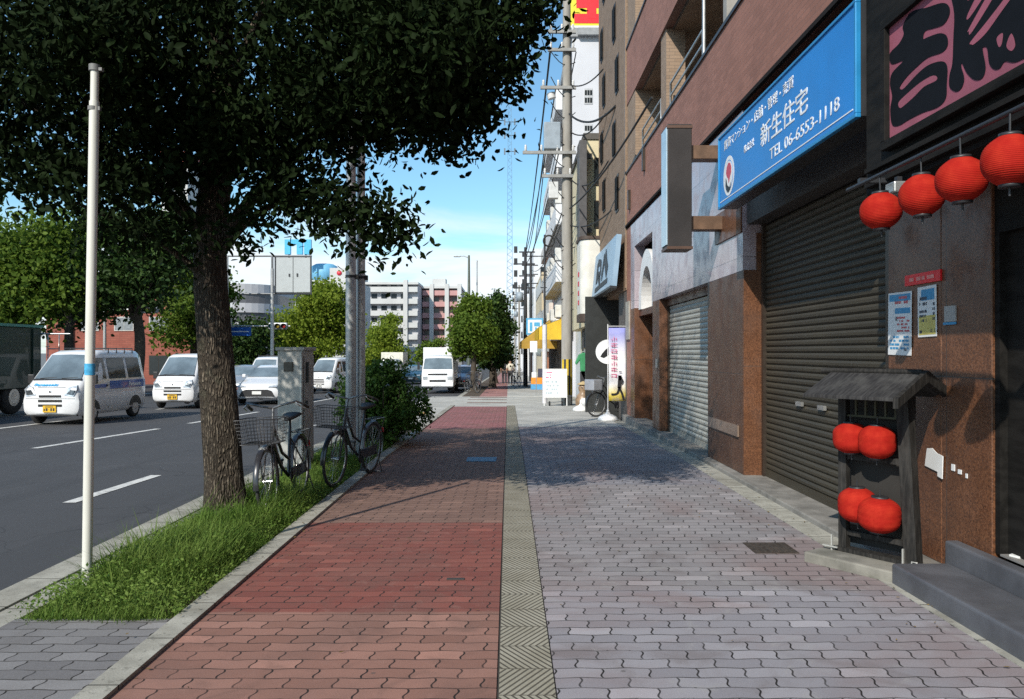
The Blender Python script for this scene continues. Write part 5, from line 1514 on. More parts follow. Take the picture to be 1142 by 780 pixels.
MB().box(-2.645, -2.615, 10.42, 10.46, 1.15, 1.42).box(-2.645, -2.62, 10.40, 10.43, .85, .92).build('handle', plastic_k, cab, rel=True)
MB().box(-2.69, -2.67, 10.29, 10.299, .1, 1.55).build('seam', mat('seam_light', (.55, .55, .53), .4), cab, rel=True)

for (px, rr_, lab, d) in ((391.5, .075, 'thicker gray steel pole, left of the twin pair behind the bicycles', 11.6), (402.5, .066, 'thinner gray steel pole, right of the twin pair behind the bicycles', 11.75)):
    t = thing('steel_pole', lab, 'pole', (tx(px, d), d, 0))
    MB().tube([(0, 0, -.05), (0, 0, 2.6), (0, 0, 8.6)], [rr_, rr_, rr_ * .85], 18).build('shaft', galv, t)
    MB().tube([(0, 0, 1.55 + 1.08), (0, 0, 1.55 + 1.12)], rr_ + .006, 16).box(rr_, rr_ + .04, -.02, .02, 2.61, 2.68).build('band', steel_dark, t)
    MB().tube([(0, 0, .0), (0, 0, .03)], rr_ + .08, 16).build('base_plate', galv, t)

# ------------------------------------------------------------------ bicycles
bk_frame = mat('bicycle_black_paint', (.022, .022, .026), .3, var=.1, bump=0, coat=.4)
bk_steel = mat('dull_bicycle_steel', (.20, .20, .205), .4, .7, var=.2, scale=8, bump=0)
bk_wire = mat('basket_wire', (.10, .10, .105), .4, .6, bump=0)
bk_saddle = mat('saddle_black', (.025, .022, .02), .55)
tire_w = mat('bicycle_tyre', (.03, .03, .03), .8)
def bike_wheel(parent, y, name, R0=.325):
    w_ = MB().ring((0, y, R0), (1, 0, 0), R0 - .016, .017, 40, 8).build(name, tire_w, parent)
    mb = MB().ring((0, y, R0), (1, 0, 0), R0 - .038, .009, 40, 6)
    mb.build('rim', bk_steel, w_)
    mb = MB()
    for k in range(28):
        a = 2 * math.pi * k / 28
        s_ = .022 if k % 2 else -.022
        mb.tube([(s_, y + .018 * math.cos(a + .5), R0 + .018 * math.sin(a + .5)), (0, y + (R0 - .04) * math.cos(a), R0 + (R0 - .04) * math.sin(a))], .0014, 4, cap=False)
    mb.tube([(-.045, y, R0), (.045, y, R0)], .016, 8)
    mb.build('spokes', chrome, w_)
    mb = MB()
    vs = []
    n = 26
    for k in range(n + 1):
        a = R(-15 + 190 * k / n) if name == 'rear_wheel' else R(20 + 165 * k / n)
        # the front wheel is towards -y
        ca, sa = math.cos(a), math.sin(a)
        if name == 'rear_wheel': ca = ca
        vs += [(-.026, y + ca * (R0 + .018), R0 + sa * (R0 + .018)), (0, y + ca * (R0 + .030), R0 + sa * (R0 + .030)), (.026, y + ca * (R0 + .018), R0 + sa * (R0 + .018))]
    mb.add(vs, [(3 * i + j, 3 * i + 3 + j, 3 * i + 4 + j, 3 * i + 1 + j) for i in range(n) for j in range(2)], True)
    mb.build('mudguard', bk_steel if name == 'rear_wheel' else bk_frame, parent)
    return w_
def bicycle(lab, loc, rz, lean=0.0, basket=True, steer=0.0, group=None):
    """front wheel hub at y = 0, rear hub at y = 1.1, the front looks to -y"""
    t = thing('bicycle', lab, 'bicycle', loc, rz, group)
    t.rotation_euler = (0, lean, rz)
    bike_wheel(t, 0, 'front_wheel'); bike_wheel(t, 1.1, 'rear_wheel')
    mb = MB()
    head_b, head_t, bb, seat_t = (0, .20, .70), (0, .25, .90), (0, .66, .28), (0, .80, .78)
    mb.tube([(0, .18, .62), head_t], .019, 10)
    mb.tube([head_b, (0, .42, .42), bb], .018, 10)
    mb.tube([(0, .235, .84), (0, .48, .54), (0, .70, .45)], .016, 10)
    mb.tube([bb, seat_t], .016, 10)
    for s_ in (-1, 1):
        mb.tube([bb, (s_ * .05, 1.1, .325)], .010, 8)
        mb.tube([(0, .77, .68), (s_ * .05, 1.1, .325)], .008, 8)
        mb.tube([(s_ * .045, .0, .325), (s_ * .045, .10, .55), (0, .18, .65)], .010, 8)
    mb.build('frame', bk_frame, t)
    mb = MB()
    mb.tube([(0, .25, .90), (0, .27, 1.0)], .013, 8)
    hb = []
    for s_ in (-1, 1):
        mb.tube([(0, .27, 1.0), (s_ * .10, .20, 1.03), (s_ * .24, .24, 1.06), (s_ * .28, .38, 1.02)], .011, 8)
    h = mb.build('handlebar', bk_steel, t)
    mb = MB()
    for s_ in (-1, 1):
        mb.tube([(s_ * .275, .36, 1.025), (s_ * .285, .49, .985)], .017, 8)
    mb.build('grip', bk_saddle, h)
    mb = MB()
    for s_ in (-1, 1):
        mb.tube([(s_ * .24, .23, 1.05), (s_ * .27, .22, 1.02), (s_ * .29, .36, .98)], .006, 6)
    mb.build('brake_lever', chrome, h)
    # saddle
    st = []
    for k in range(9):
        u = k / 8
        wq = .022 + .085 * (u ** 1.6); y = .66 + .26 * u; z = .86 + .03 * u ** 2 - .01 * math.sin(u * math.pi)
        st.append([(math.cos(a) * wq, y, z + math.sin(a) * (.028 if math.sin(a) > 0 else .02)) for a in [2 * math.pi * j / 12 for j in range(12)]])
    mb = MB(); vs = [p for r_ in st for p in r_]
    mb.add(vs, [(i * 12 + k, i * 12 + (k + 1) % 12, (i + 1) * 12 + (k + 1) % 12, (i + 1) * 12 + k) for i in range(8) for k in range(12)], True)
    mb.add(st[0], [tuple(range(12))], True); mb.add(st[-1], [tuple(reversed(range(12)))], True)
    mb.tube([(0, .80, .78), (0, .82, .86)], .013, 8)
    mb.build('saddle', bk_saddle, t)
    # rack and stand
    mb = MB()
    for s_ in (-1, 1):
        mb.tube([(s_ * .06, .86, .70), (s_ * .065, 1.34, .70), (s_ * .055, 1.1, .34)], .006, 6)
    for y in (.92, 1.05, 1.2, 1.33):
        mb.tube([(-.065, y, .70), (.065, y, .70)], .005, 6)
    mb.build('rack', bk_frame, t)
    mb = MB()
    for s_ in (-1, 1):
        mb.tube([(s_ * .06, 1.1, .325), (s_ * .11, 1.22, .01)], .008, 6)
    mb.tube([(-.11, 1.22, .01), (.11, 1.22, .01)], .008, 6)
    mb.build('stand', bk_steel, t)
    mb = MB()
    mb.lathe([(.02, -.004), (.09, -.004), (.09, .004), (.02, .004)], (.045, .66, .28), 22, Matrix.Rotation(R(90), 3, 'Y'))
    mb.box(.05, .062, .62, 1.14, .25, .37)
    mb.build('chain_guard', bk_frame, t, .01)
    mb = MB().tube([(.07, .66, .28), (.075, .60, .13)], .009, 6).box(.07, .16, .56, .64, .115, .135).tube([(-.07, .66, .28), (-.075, .72, .43)], .009, 6).box(-.16, -.07, .68, .76, .425, .445)
    mb.build('pedal', plastic_k, t)
    MB().box(-.035, .035, 1.40, 1.42, .50, .56).build('rear_reflector', mat('reflector_red', (.4, .02, .02), .3), t)
    MB().tube([(.0, -.05, .64), (.0, -.13, .64)], .03, 10).build('lamp', chrome, t)
    if basket:
        mb = MB()
        x0, x1, y0, y1, z0, z1 = -.17, .17, -.21, .06, .70, .93
        for k in range(8):
            f = k / 7; z = z0 + (z1 - z0) * f; e = .035 * f
            r_ = .0045 if k in (0, 7) else .0022
            mb.tube([(x0 - e, y0 - e, z), (x1 + e, y0 - e, z), (x1 + e, y1 + e * .3, z), (x0 - e, y1 + e * .3, z), (x0 - e, y0 - e, z)], r_, 4, cap=False)
        for k in range(13):
            f = k / 12
            xa = x0 + (x1 - x0) * f; xb = x0 - .035 + (x1 - x0 + .07) * f
            mb.tube([(xb, y0 - .035, z1), (xa, y0, z0), (xa, y1, z0), (xb, y1 + .01, z1)], .0022, 4, cap=False)
        for k in range(8):
            f = k / 7
            ya = y0 + (y1 - y0) * f; yb = y0 - .035 + (y1 - y0 + .045) * f
            mb.tube([(x0 - .035, yb, z1), (x0, ya, z0), (x1, ya, z0), (x1 + .035, yb, z1)], .0022, 4, cap=False)
        mb.build('basket', bk_wire, t)
        MB().tube([(-.05, -.0, .33), (-.06, -.02, .70)], .006, 6).tube([(.05, -.0, .33), (.06, -.02, .70)], .006, 6).build('basket_stay', bk_frame, t)
    return t
b1 = bicycle('black bicycle with its wire basket towards the camera next to the tree trunk', (-2.26, 7.55, 0), R(-1), R(-3))
b2 = bicycle('black bicycle standing at an angle in front of the twin gray poles', (-2.0, 9.15, .0), R(-12), R(3))
for c_ in b1.children:
    if c_.name.startswith('front_wheel') or c_.name.startswith('handlebar'): pass

# ------------------------------------------------------------------ road signs and signals over the road
sgn = thing('road_sign_gantry', 'back of a big blank road sign on a tall steel arm post across the road', 'road sign', (tx(306, 44), 44, gz(44)))
p = lambda px, py, d=44: at(px, py, d)
zt = p(0, 286).z; zb = p(0, 328).z; x0 = p(307, 0).x; x1 = p(348, 0).x; xp = p(304, 0).x; xl = p(254, 0).x
MB().tube([(xp, 44, gz(44) - .2), (xp, 44, p(0, 300).z)], [.11, .09], 12).build('post', galv, sgn, rel=True)
MB().tube([(xl, 44, zt), (x1, 44, zt)], .05, 8).tube([(p(268, 0).x, 44, zb), (x1, 44, zb)], .045, 8).tube([(xp, 44, p(0, 300).z), (xp, 44, zt)], .07, 8).build('arm', mat('dull_gantry_steel', (.20, .21, .22), .5, .4), sgn, rel=True)
MB().box(x0 + .04, x1 - .04, 43.93, 43.98, zb + .09, zt - .09).build('panel', mat('sign_back_gray', (.40, .43, .44), .6, .1, var=.05, bump=0), sgn, rel=True)
mb = MB()
mb.box(x0, x0 + .07, 43.9, 44, zb, zt).box(x1 - .07, x1, 43.9, 44, zb, zt).box(x0 + .07, x1 - .07, 43.9, 44, zt - .07, zt).box(x0 + .07, x1 - .07, 43.9, 44, zb, zb + .07).box((x0 + x1) / 2 - .01, (x0 + x1) / 2 + .01, 43.91, 43.93, zb + .07, zt - .07)
mb.build('frame', steel_dark, sgn, rel=True)
xm = (x0 + x1) / 2; zm = (zb + zt) / 2
MB().box(xm - .24, xm - .16, 43.9, 43.93, zm - .1, zm + .06).box(xm + .2, xm + .28, 43.9, 43.93, zm - .1, zm + .08).build('bolt_plate', steel_dark, sgn, rel=True)
MB().tube([(xl, 44, gz(44) - .2), (xl, 44, zt)], [.09, .06], 10).build('side_post', galv, sgn, rel=True)

def signal(lab, px_post, y_arm, px_a, px_b, px_head, d):
    t = thing('traffic_signal', lab, 'traffic signal', (tx(px_post, d), d, gz(d)))
    za = at(0, y_arm, d).z; xa, xb = tx(px_a, d), tx(px_b, d); xp_ = tx(px_post, d)
    MB().tube([(xp_, d, gz(d) - .2), (xp_, d, za + .5)], [.10, .08], 10).build('post', galv, t, rel=True)
    MB().tube([(xp_, d, za), (xa, d, za)], .05, 8).tube([(xp_, d, za), (xb, d, za)], .05, 8).build('arm', galv, t, rel=True)
    xh = tx(px_head, d)
    h_ = MB().box(xh - .62, xh + .62, d - .18, d + .08, za - .22, za + .22).build('lamp_housing', mat('signal_housing', (.42, .46, .50), .4, .2), t, .08, rel=True)
    for k, colr in enumerate(((.02, .32, .30), (.25, .18, .02), (.30, .02, .02))):
        l = MB().lathe([(.02, .03), (.10, .02), (.15, 0), (.15, -.02)], (xh - .4 + .4 * k, d - .19, za), 14, Matrix.Rotation(R(90), 3, 'X')).build('lens', mat('signal_lens_' + 'abc'[k], colr, .2), h_, rel=True)
        MB().lathe([(.165, 0), (.165, .18), (.155, .18), (.155, 0)], (xh - .4 + .4 * k, d - .19, za), 14, Matrix.Rotation(R(90), 3, 'X')).build('visor', steel_dark, h_, rel=True)
    return t
signal('traffic signal on a long arm to the right of the white steel pole', 118, 345.5, 118, 182, 166, 46)
s2 = signal('traffic signal on a long low arm under the blank road sign', 258, 364, 258, 324, 311, 52)
bs = thing('street_sign', 'small blue street sign hung under the long signal arm', 'sign', (tx(268, 52), 51.9, 3))
c_ = at(268, 370, 51.9)
MB().box(c_.x - .75, c_.x + .75, 51.86, 51.9, c_.z - .28, c_.z + .28).build('panel', mat('road_sign_blue', (.01, .10, .42), .4, bump=0), bs, .01, rel=True)
MB().box(c_.x - .6, c_.x + .6, 51.85, 51.86, c_.z - .03, c_.z + .03).build('white_line', sign_w, bs, rel=True)
MB().tube([(c_.x - .4, 51.92, c_.z + .2), (c_.x - .4, 51.96, c_.z + .36)], .02, 6).tube([(c_.x + .4, 51.92, c_.z + .2), (c_.x + .4, 51.96, c_.z + .36)], .02, 6).build('hanger', galv, bs, rel=True)

lamp = thing('street_lamp', 'dark street lamp post with a curved arm above the far trees', 'street lamp', (tx(523, 52), 52, gz(52)))
MB().tube([(0, 0, -.1), (0, 0, 5.0), (0, 0, at(0, 285, 52).z - gz(52))], [.12, .11, .07], 10).build('post', mat('dark_lamp_post', (.10, .12, .10), .5), lamp)
zz = at(0, 288, 52).z - gz(52)
MB().tube([(0, 0, zz), (-.3, 0, zz + .12), (-.85, 0, zz + .12)], .03, 6).build('arm', galv, lamp)
MB().box(-1.0, -.55, -.1, .1, zz + .06, zz + .15).build('lamp_head', galv, lamp, .03)
t = thing('steel_pole', 'thin pale pole beside the dark street lamp post', 'pole', (tx(532, 54), 54, gz(54)))
MB().tube([(0, 0, -.1), (0, 0, at(0, 292, 54).z - gz(54))], [.07, .04], 8).build('shaft', galv, t)
MB().lathe([(.02, .1), (.06, .05), (.07, 0)], (0, 0, at(0, 292, 54).z - gz(54)), 8).build('cap', galv, t)

mast = thing('lattice_mast', 'very tall thin lattice radio mast rising against the blue sky', 'mast', (tx(568.5, 150), 150, gz(150)))
mb = MB(); H = at(0, 115, 150).z + 2.2; w0, w1 = .62, .30
for s1, s2_ in ((-1, -1), (-1, 1), (1, -1), (1, 1)):
    mb.tube([(s1 * w0, s2_ * w0, 0), (s1 * w1, s2_ * w1, H)], .045, 5)
nseg = 80
for k in range(nseg):
    za_, zb_ = H * k / nseg, H * (k + 1) / nseg
    wa = w0 + (w1 - w0) * k / nseg; wb_ = w0 + (w1 - w0) * (k + 1) / nseg
    sgn_ = 1 if k % 2 else -1
    mb.tube([(-wa * sgn_, -wa, za_), (wb_ * sgn_, -wb_, zb_)], .022, 4); mb.tube([(-wa * sgn_, wa, za_), (wb_ * sgn_, wb_, zb_)], .022, 4)
    mb.tube([(-wa, -wa * sgn_, za_), (-wb_, wb_ * sgn_, zb_)], .035, 4); mb.tube([(wa, -wa * sgn_, za_), (wb_, wb_ * sgn_, zb_)], .035, 4)
mb.build('lattice', mat('mast_blue_gray', (.20, .34, .48), .8, spec=.1), mast)
mb = MB()
for f in (.93, .88, .82):
    mb.tube([(-.9, 0, H * f), (.9, 0, H * f)], .08, 5); mb.box(-1.1, -.8, -.1, .1, H * f - .6, H * f + .6); mb.box(.8, 1.1, -.1, .1, H * f - .6, H * f + .6)
mb.build('antenna', mat('mast_dark', (.12, .16, .20), .6), mast)

# ------------------------------------------------------------------ right side poles
up = thing('utility_pole', 'thick concrete utility pole with transformer and black yellow band', 'utility pole', (1.98, 27, gz(27)))
MB().tube([(0, 0, -.1), (0, 0, 6), (0, 0, 14.2)], [.19, .17, .13], 18).build('shaft', conc_pole, up)
mb = MB()
for k in range(6):
    mb.cur = k % 2
    a0 = -2.6 + k * .42
    for j in range(1):
        vs = []
        for z in (.35, 1.55):
            for i in range(5):
                a = a0 + .42 * i / 4
                vs.append((.193 * math.cos(a), .193 * math.sin(a), z))
        mb.add(vs, [(i, i + 1, i + 6, i + 5) for i in range(4)], True)
mb.build('warning_band', [mat('band_yellow', (.60, .42, .02), .6, dirt=.3), mat('band_black', (.03, .03, .03), .6)], up)
zz = lambda py: at(0, py, 27).z - gz(27)
def crossarm(z, xa, xb, ins=3):
    c_ = MB().box(xa, xb, -.26, -.16, z - .05, z + .05).build('crossarm', mat('weathered_crossarm', (.27, .27, .265), .6, .3), up)
    mb = MB()
    for k in range(ins):
        x = xa + .1 + (xb - xa - .2) * k / max(1, ins - 1)
        mb.lathe([(.02, 0), (.05, .02), (.03, .07), (.05, .1), (.03, .15), (.045, .18), (.01, .22)], (x, -.21, z + .05), 10)
    mb.build('insulator', mat('white_porcelain', (.6, .6, .6), .25), c_)
crossarm(zz(38), -.65, .3); crossarm(zz(58), -.65, .3); crossarm(zz(100), -.9, .3); crossarm(zz(172), -1.5, .3, 4); crossarm(zz(198), -.85, .2)
MB().box(-.78, -.22, -.25, .25, zz(168), zz(138)).lathe([(.05, 0), (.07, .1), (.03, .2)], (-.5, 0, zz(138)), 10).build('transformer', mat('transformer_blue_gray', (.26, .31, .36), .5, var=.1), up, .03)
MB().box(-.62, -.30, -.2, .1, zz(222), zz(204)).build('junction_box', mat('box_white', (.55, .56, .56), .5), up, .01)
MB().tube([(-.55, .0, zz(104)), (-.50, 0, zz(110))], .14, 12).build('lightning_arrester', mat('white_porcelain', (.6, .6, .6), .25), up)
mb = MB()
rr = random.Random(5)
for k in range(9):
    z = zz(60 + k * 28); pts_ = []
    for j in range(7):
        pts_.append((-.55 + .14 * j, -.22 + .03 * j, z - (.25 + .05 * (k % 3)) * math.sin(j / 6 * math.pi) - j * .05 * (1 + k % 2)))
    mb.tube(pts_, .016, 5)
for k in range(3):
    mb.tube([(.16, -.1 + k * .05, 0), (.18, -.1 + k * .05, 5), (.15, -.1 + k * .05, 12)], .018, 5)
for k in range(5):
    mb.tube([(-.2, -.12, 3.0 + k * .55), (.22, -.12, 3.25 + k * .55)], .012, 4)
mb.ring((-.62, -.25, zz(270)), (0, 1, 0), .18, .03, 20, 6)
mb.build('cabling', mat('black_cable', (.015, .015, .016), .6, bump=0), up)

p2 = thing('steel_pole', 'slim pale steel pole with short rungs just left of the utility pole', 'pole', (tx(607.5, 28.5), 28.5, gz(28.5)))
MB().tube([(0, 0, -.1), (0, 0, 2.8)], .085, 12).build('shaft', mat('pale_lilac_pole', (.58, .57, .60), .5), p2)
MB().tube([(0, 0, 2.8), (0, 0, at(0, 262, 28.5).z - gz(28.5))], .035, 8).build('upper_tube', steel_dark, p2)
mb = MB()
for py in (286, 303, 307, 321):
    z = at(0, py, 28.5).z - gz(28.5)
    mb.tube([(-.15 if py != 286 else -.45, 0, z), (.08, 0, z)], .018, 6)
mb.build('rung', steel_dark, p2)

for (px, d, top, lab) in ((586, 50, 276, 'dark utility pole with stacked insulators past the blue hanging sign'), (592, 66, 282, 'second dark utility pole down the street behind the first dark one'), (579, 85, 318, 'pale distant utility pole near the pedestrians'), (574, 110, 330, 'farthest thin utility pole next to the far trees')):
    t = thing('utility_pole', lab, 'utility pole', (tx(px, d), d, gz(d)))
    H_ = at(0, top, d).z - gz(d)
    MB().tube([(0, 0, -.1), (0, 0, H_)], [.15, .09], 10).build('shaft', steel_dark if d < 70 else conc_pole, t)
    mb = MB()
    for k in range(4):
        z = H_ - .3 - k * .75
        mb.box(-.75 if k % 2 else -.4, .6, -.05, .05, z - .04, z + .04); mb.box(-.72, -.5, -.1, .1, z - .05, z + .35)
    mb.build('crossarm', steel_dark, t)
    MB().lathe([(.05, 0), (.22, 0), (.22, .55), (.05, .6)], (-.35, 0, H_ - 3.4), 12).build('transformer', mat('transformer_blue_gray', (.26, .31, .36), .5), t)

def cable(lab, a, b, sag, r=.022):
    mb = MB(); pts_ = []
    A_, B_ = Vector(a), Vector(b)
    for k in range(17):
        f = k / 16
        q = A_.lerp(B_, f); q.z -= sag * 4 * f * (1 - f); pts_.append(q)
    mb.tube(pts_, r, 5)
    o = mb.build('overhead_cable', mat('black_cable', (.015, .015, .016), .6, bump=0))
    rebase(o, a)
    return tag(o, lab, 'cable', group='overhead cables from the utility pole')
q = Vector((1.98, 27, 0))
for k, (a_, b_, sg) in enumerate([((1.5, 27, 38), (586, 50, 280), .5), ((1.4, 27, 58), (586, 50, 283), .4), ((2.3, 27, 58), (592, 66, 286), .6), ((1.2, 27, 172), (586, 50, 288), .7), ((1.25, 27, 173), (592, 66, 290), .8),
                                 ((2.1, 27, 210), (607.5, 28.5, 286), .1), ((2.05, 27, 225), (592, 66, 300), 1.0)]):
    cable('thin black cable in the bundle running from the utility pole down the street', (a_[0], a_[1], at(0, a_[2], 27).z), (tx(b_[0], b_[1]), b_[1], at(0, b_[2], b_[1]).z), sg, .02)
for k in range(4):
    cable('black service cable strung between the utility pole and the tiled and cream walls', (2.1, 26.9, at(0, 96 + k * 52, 27).z), (2.80, 23.5 - k * .6, at(0, 70 + k * 58, 23).z), .2 + .12 * (k % 3), .022)
cable('thick black cable looping from the utility pole to the brown tiled wall', (2.05, 26.7, at(0, 130, 27).z), (2.83, 21.0, at(0, 118, 21).z), .35, .035)
cable('black cable dropping along the brick facade from the utility pole', (2.05, 26.6, at(0, 235, 27).z), (2.80, 15.5, at(0, 160, 15.5).z + .9), .25, .025)
cable('thin cable from the top crossarm back to the dark pole beyond', (1.6, 27, at(0, 100, 27).z), (tx(586, 50), 50, at(0, 284, 50).z), .5)
cable('lowest cable running between the utility pole and the dark pole beyond', (1.7, 27, at(0, 172, 27).z), (tx(586, 50), 50, at(0, 296, 50).z), .6)

# ------------------------------------------------------------------ far right bits: boards, banner, bicycle, display, people
marks_r = random.Random(9)
def scribble(mb, M, x0, x1, z0, z1, rows, d=.002, fill=.7):
    """rows of short bars standing for print too small to read"""
    for k in range(rows):
        z = z1 - (z1 - z0) * (k + .5) / rows; h = (z1 - z0) / rows * .28
        x = x0
        while x < x1:
            wq = marks_r.uniform(.04, .16) * (x1 - x0)
            if marks_r.random() < fill:
                mb.box(x, min(x + wq, x1), z - h, z + h, 0, d, M)
            x += wq * 1.25
ab = thing('a_board', 'white advertising board with pale printed pictures standing before the utility pole', 'sign board', (tx(619.5, 26.4), 26.4, gz(26.4)))
tl = Matrix.Rotation(R(-6), 4, 'X')
M = face_frame(0, 0, 0)
mb = MB().box(-.36, .36, .30, 1.20, 0, .02, tl @ M); mb.build('panel', sign_w, ab, .006)
mb = MB().box(-.39, -.36, 0, 1.23, -.005, .03, tl @ M).box(.36, .39, 0, 1.23, -.005, .03, tl @ M).box(-.36, .36, 1.20, 1.23, -.005, .03, tl @ M).box(-.36, .36, .27, .30, -.005, .03, tl @ M)
mb.build('frame', white_m, ab)
MB().tube([(-.35, .1, 1.1), (-.35, .45, 0)], .015, 6).tube([(.35, .1, 1.1), (.35, .45, 0)], .015, 6).build('leg', steel_dark, ab)
mb = MB(); scribble(mb, tl @ M @ Matrix.Translation((0, 0, .021)), -.32, -.1, .9, 1.15, 3); mb.build('pink_print', mat('print_pink', (.62, .12, .25), .5), ab)
mb = MB(); scribble(mb, tl @ M @ Matrix.Translation((0, 0, .021)), -.33, .12, .36, .86, 4, fill=.6); mb.build('gray_print', mat('print_gray', (.42, .50, .54), .5), ab)
MB().lathe([(.02, -.02), (.05, -.03), (.08, -.02), (.08, .02), (.05, .03), (.02, .02)], (-.2, -.05, .08), 12, Matrix.Rotation(R(90), 3, 'Y')).lathe([(.02, -.02), (.08, -.02), (.08, .02), (.02, .02)], (.22, .02, .08), 12, Matrix.Rotation(R(90), 3, 'Y')).build('caster', rubber, ab)

def banner_base(lab, loc):
    t = thing('banner_weight', lab, 'weight', loc)
    MB().lathe([(.02, 0), (.24, 0), (.25, .04), (.21, .10), (.12, .15), (.06, .17), (.05, .21), (.02, .21)], (0, 0, 0), 20).build('tank', mat('white_plastic', (.74, .74, .74), .45, dirt=.15, dirtcol=(.5, .5, .48)), t)
    MB().lathe([(.03, .2), (.035, .26), (.015, .27)], (.0, 0, 0), 12).build('socket', white_m, t)
    return t
banner_base('white water filled banner weight at the foot of the utility pole', (tx(648, 23.5), 23.5, gz(23.5)))
banner_base('white water filled weight holding up the tall printed banner', (tx(678, 19.4), 19.4, gz(19.4)))
bn = thing('banner_flag', 'tall printed banner with pink letters and a running figure silhouette', 'banner', (tx(678, 19.4), 19.4, gz(19.4)))
bx = tx(678, 19.4)
MB().tube([(0, 0, .2), (0, 0, 2.35)], .012, 8).tube([(0, 0, 2.3), (.46, 0, 2.3)], .008, 6).build('pole', white_m, bn)
bm_, T = new_mat('banner_cloth')
tc = T.n('ShaderNodeTexCoord', out='Object'); s_ = T.n('ShaderNodeSeparateXYZ', {0: tc}, out=False)
c = T.mix(T.ramp(s_.outputs[2], .55, .95), (.72, .55, .06), (.72, .72, .74)); c = T.mix(T.ramp(s_.outputs[2], 1.5, 2.3), c, (.24, .26, .62))
n_ = T.noise(tc, 5, 3); c = T.mix(T.m('MULTIPLY', T.ramp(n_, .5, .7), .35), c, (.45, .42, .7))
finish(T, c, .8, 0, n_, .3, .02)
mb = MB(); vs = []
for i in range(9):
    for j in range(13):
        x = .02 + .42 * i / 8; z = .48 + 1.78 * j / 12
        vs.append((x, .02 * math.sin(x * 14 + z * 3) , z))
mb.add(vs, [(i * 13 + j, (i + 1) * 13 + j, (i + 1) * 13 + j + 1, i * 13 + j + 1) for i in range(8) for j in range(12)], True)
fl = mb.build('flag', bm_, bn)
sol = fl.modifiers.new('thick', 'SOLIDIFY'); sol.thickness = .003
mb = MB()
for k in range(7):
    z = 2.0 - k * .15
    for (a, b, c_, d) in ((.08, .22, .02, .035), (.08, .22, -.04, -.025), (.14, .155, -.06, .05), (.09, .105, -.05, .0), (.195, .21, -.05, .02)):
        if (k + int(a * 100)) % 4: mb.box(a, b, z + c_ - .0, z + d, .024, .027, Matrix(((1, 0, 0, 0), (0, 0, -1, 0), (0, 1, 0, 0), (0, 0, 0, 1))))
mb.build('pink_letters', mat('print_pink', (.62, .12, .25), .5), bn)
run = [([(.30, .98), (.29, 1.10)], .06), ([(.30, 1.18), (.30, 1.20)], .065), ([(.29, 1.10), (.28, .92), (.27, .80)], .085), ([(.27, .82), (.22, .66), (.08, .64)], .05), ([(.27, .82), (.34, .66), (.38, .50)], .05), ([(.29, 1.08), (.36, .98), (.33, .90)], .03)]
mb = MB()
for pts_, wd in run:
    P, ww = smooth_line(pts_, [wd] * len(pts_))
    mb.prism(stroke([tuple(p_) for p_ in P], ww)[::-1], .003, face_frame(0, -.025, 0))
mb.build('running_figure', sign_k, bn)

bk3 = bicycle('bicycle with a silver front box half hidden behind the printed banner', (tx(665, 20.8), 20.8, gz(20.8)), R(-58), 0, False)
MB().box(-.2, .2, -.24, .06, .70, .98).build('front_box', mat('silver_box', (.45, .46, .50), .35, .5), bk3, .02)

dm = thing('garment_display', 'green shirt and dark trousers hung on a display stand by the dark shop', 'display', (tx(652.5, 25.0), 25.0, gz(25)))
MB().tube([(0, 0, 0), (0, 0, 1.85)], .015, 8).tube([(-.2, 0, 1.72), (0, 0, 1.8), (.2, 0, 1.72)], .012, 6).build('stand', galv, dm)
MB().prism([(-.15, 1.15), (.15, 1.15), (.16, 1.5), (.27, 1.35), (.32, 1.42), (.2, 1.68), (.08, 1.74), (-.08, 1.74), (-.2, 1.68), (-.32, 1.42), (-.27, 1.35), (-.16, 1.5)], .12, face_frame(0, .06, 0)).build('shirt', mat('green_cloth', (.04, .24, .10), .8), dm, .03)
MB().prism([(-.15, .55), (-.03, .55), (0, .95), (.03, .55), (.15, .55), (.16, 1.15), (-.16, 1.15)], .1, face_frame(0, .05, 0)).build('trousers', mat('dark_cloth', (.03, .03, .035), .8), dm, .02)
tn = thing('statue', 'stout light brown animal statue on the pavement under the green shirt', 'statue', (tx(650.5, 24.0), 24.0, gz(24)))
MB().lathe([(.05, 0), (.2, .0), (.23, .15), (.24, .3), (.19, .45), (.11, .52), (.14, .6), (.15, .68), (.11, .76), (.02, .8)], (0, 0, 0), 18).build('body', mat('brown_ceramic', (.26, .17, .10), .4, var=.3, scale=6), tn)
MB().lathe([(.02, 0), (.18, .0), (.17, .03), (.06, .09), (.01, .11)], (0, 0, .76), 16).build('hat', mat('straw_hat', (.40, .30, .16), .8), tn)
MB().lathe([(.02, 0), (.13, .02), (.1, .05), (.01, .06)], (0, -.19, .25), 14, Matrix.Rotation(R(90), 3, 'X')).build('belly', sign_w, tn)
MB().tube([(.05, -.13, .68), (.05, -.15, .68)], .02, 8).tube([(-.05, -.13, .68), (-.05, -.15, .68)], .02, 8).build('eye', sign_k, tn)

# small colourful shop trolley
tr = thing('goods_stand', 'small orange and white goods stand on a blue base in front of the shops', 'stand', (tx(599, 44), 44, gz(44)))
MB().box(-.35, .35, -.2, .2, .0, .3).build('base', mat('trolley_blue', (.08, .30, .55), .5), tr, .01)
MB().box(-.33, .33, -.19, .19, .3, .66).build('crate', mat('crate_orange', (.70, .26, .03), .5), tr, .01)
MB().box(-.30, .0, -.15, .15, .66, .95).build('carton', sign_w, tr, .01)
MB().box(.05, .33, -.15, .15, .66, 1.15).build('dark_carton', mat('dark_carton', (.05, .05, .08), .6), tr, .01)

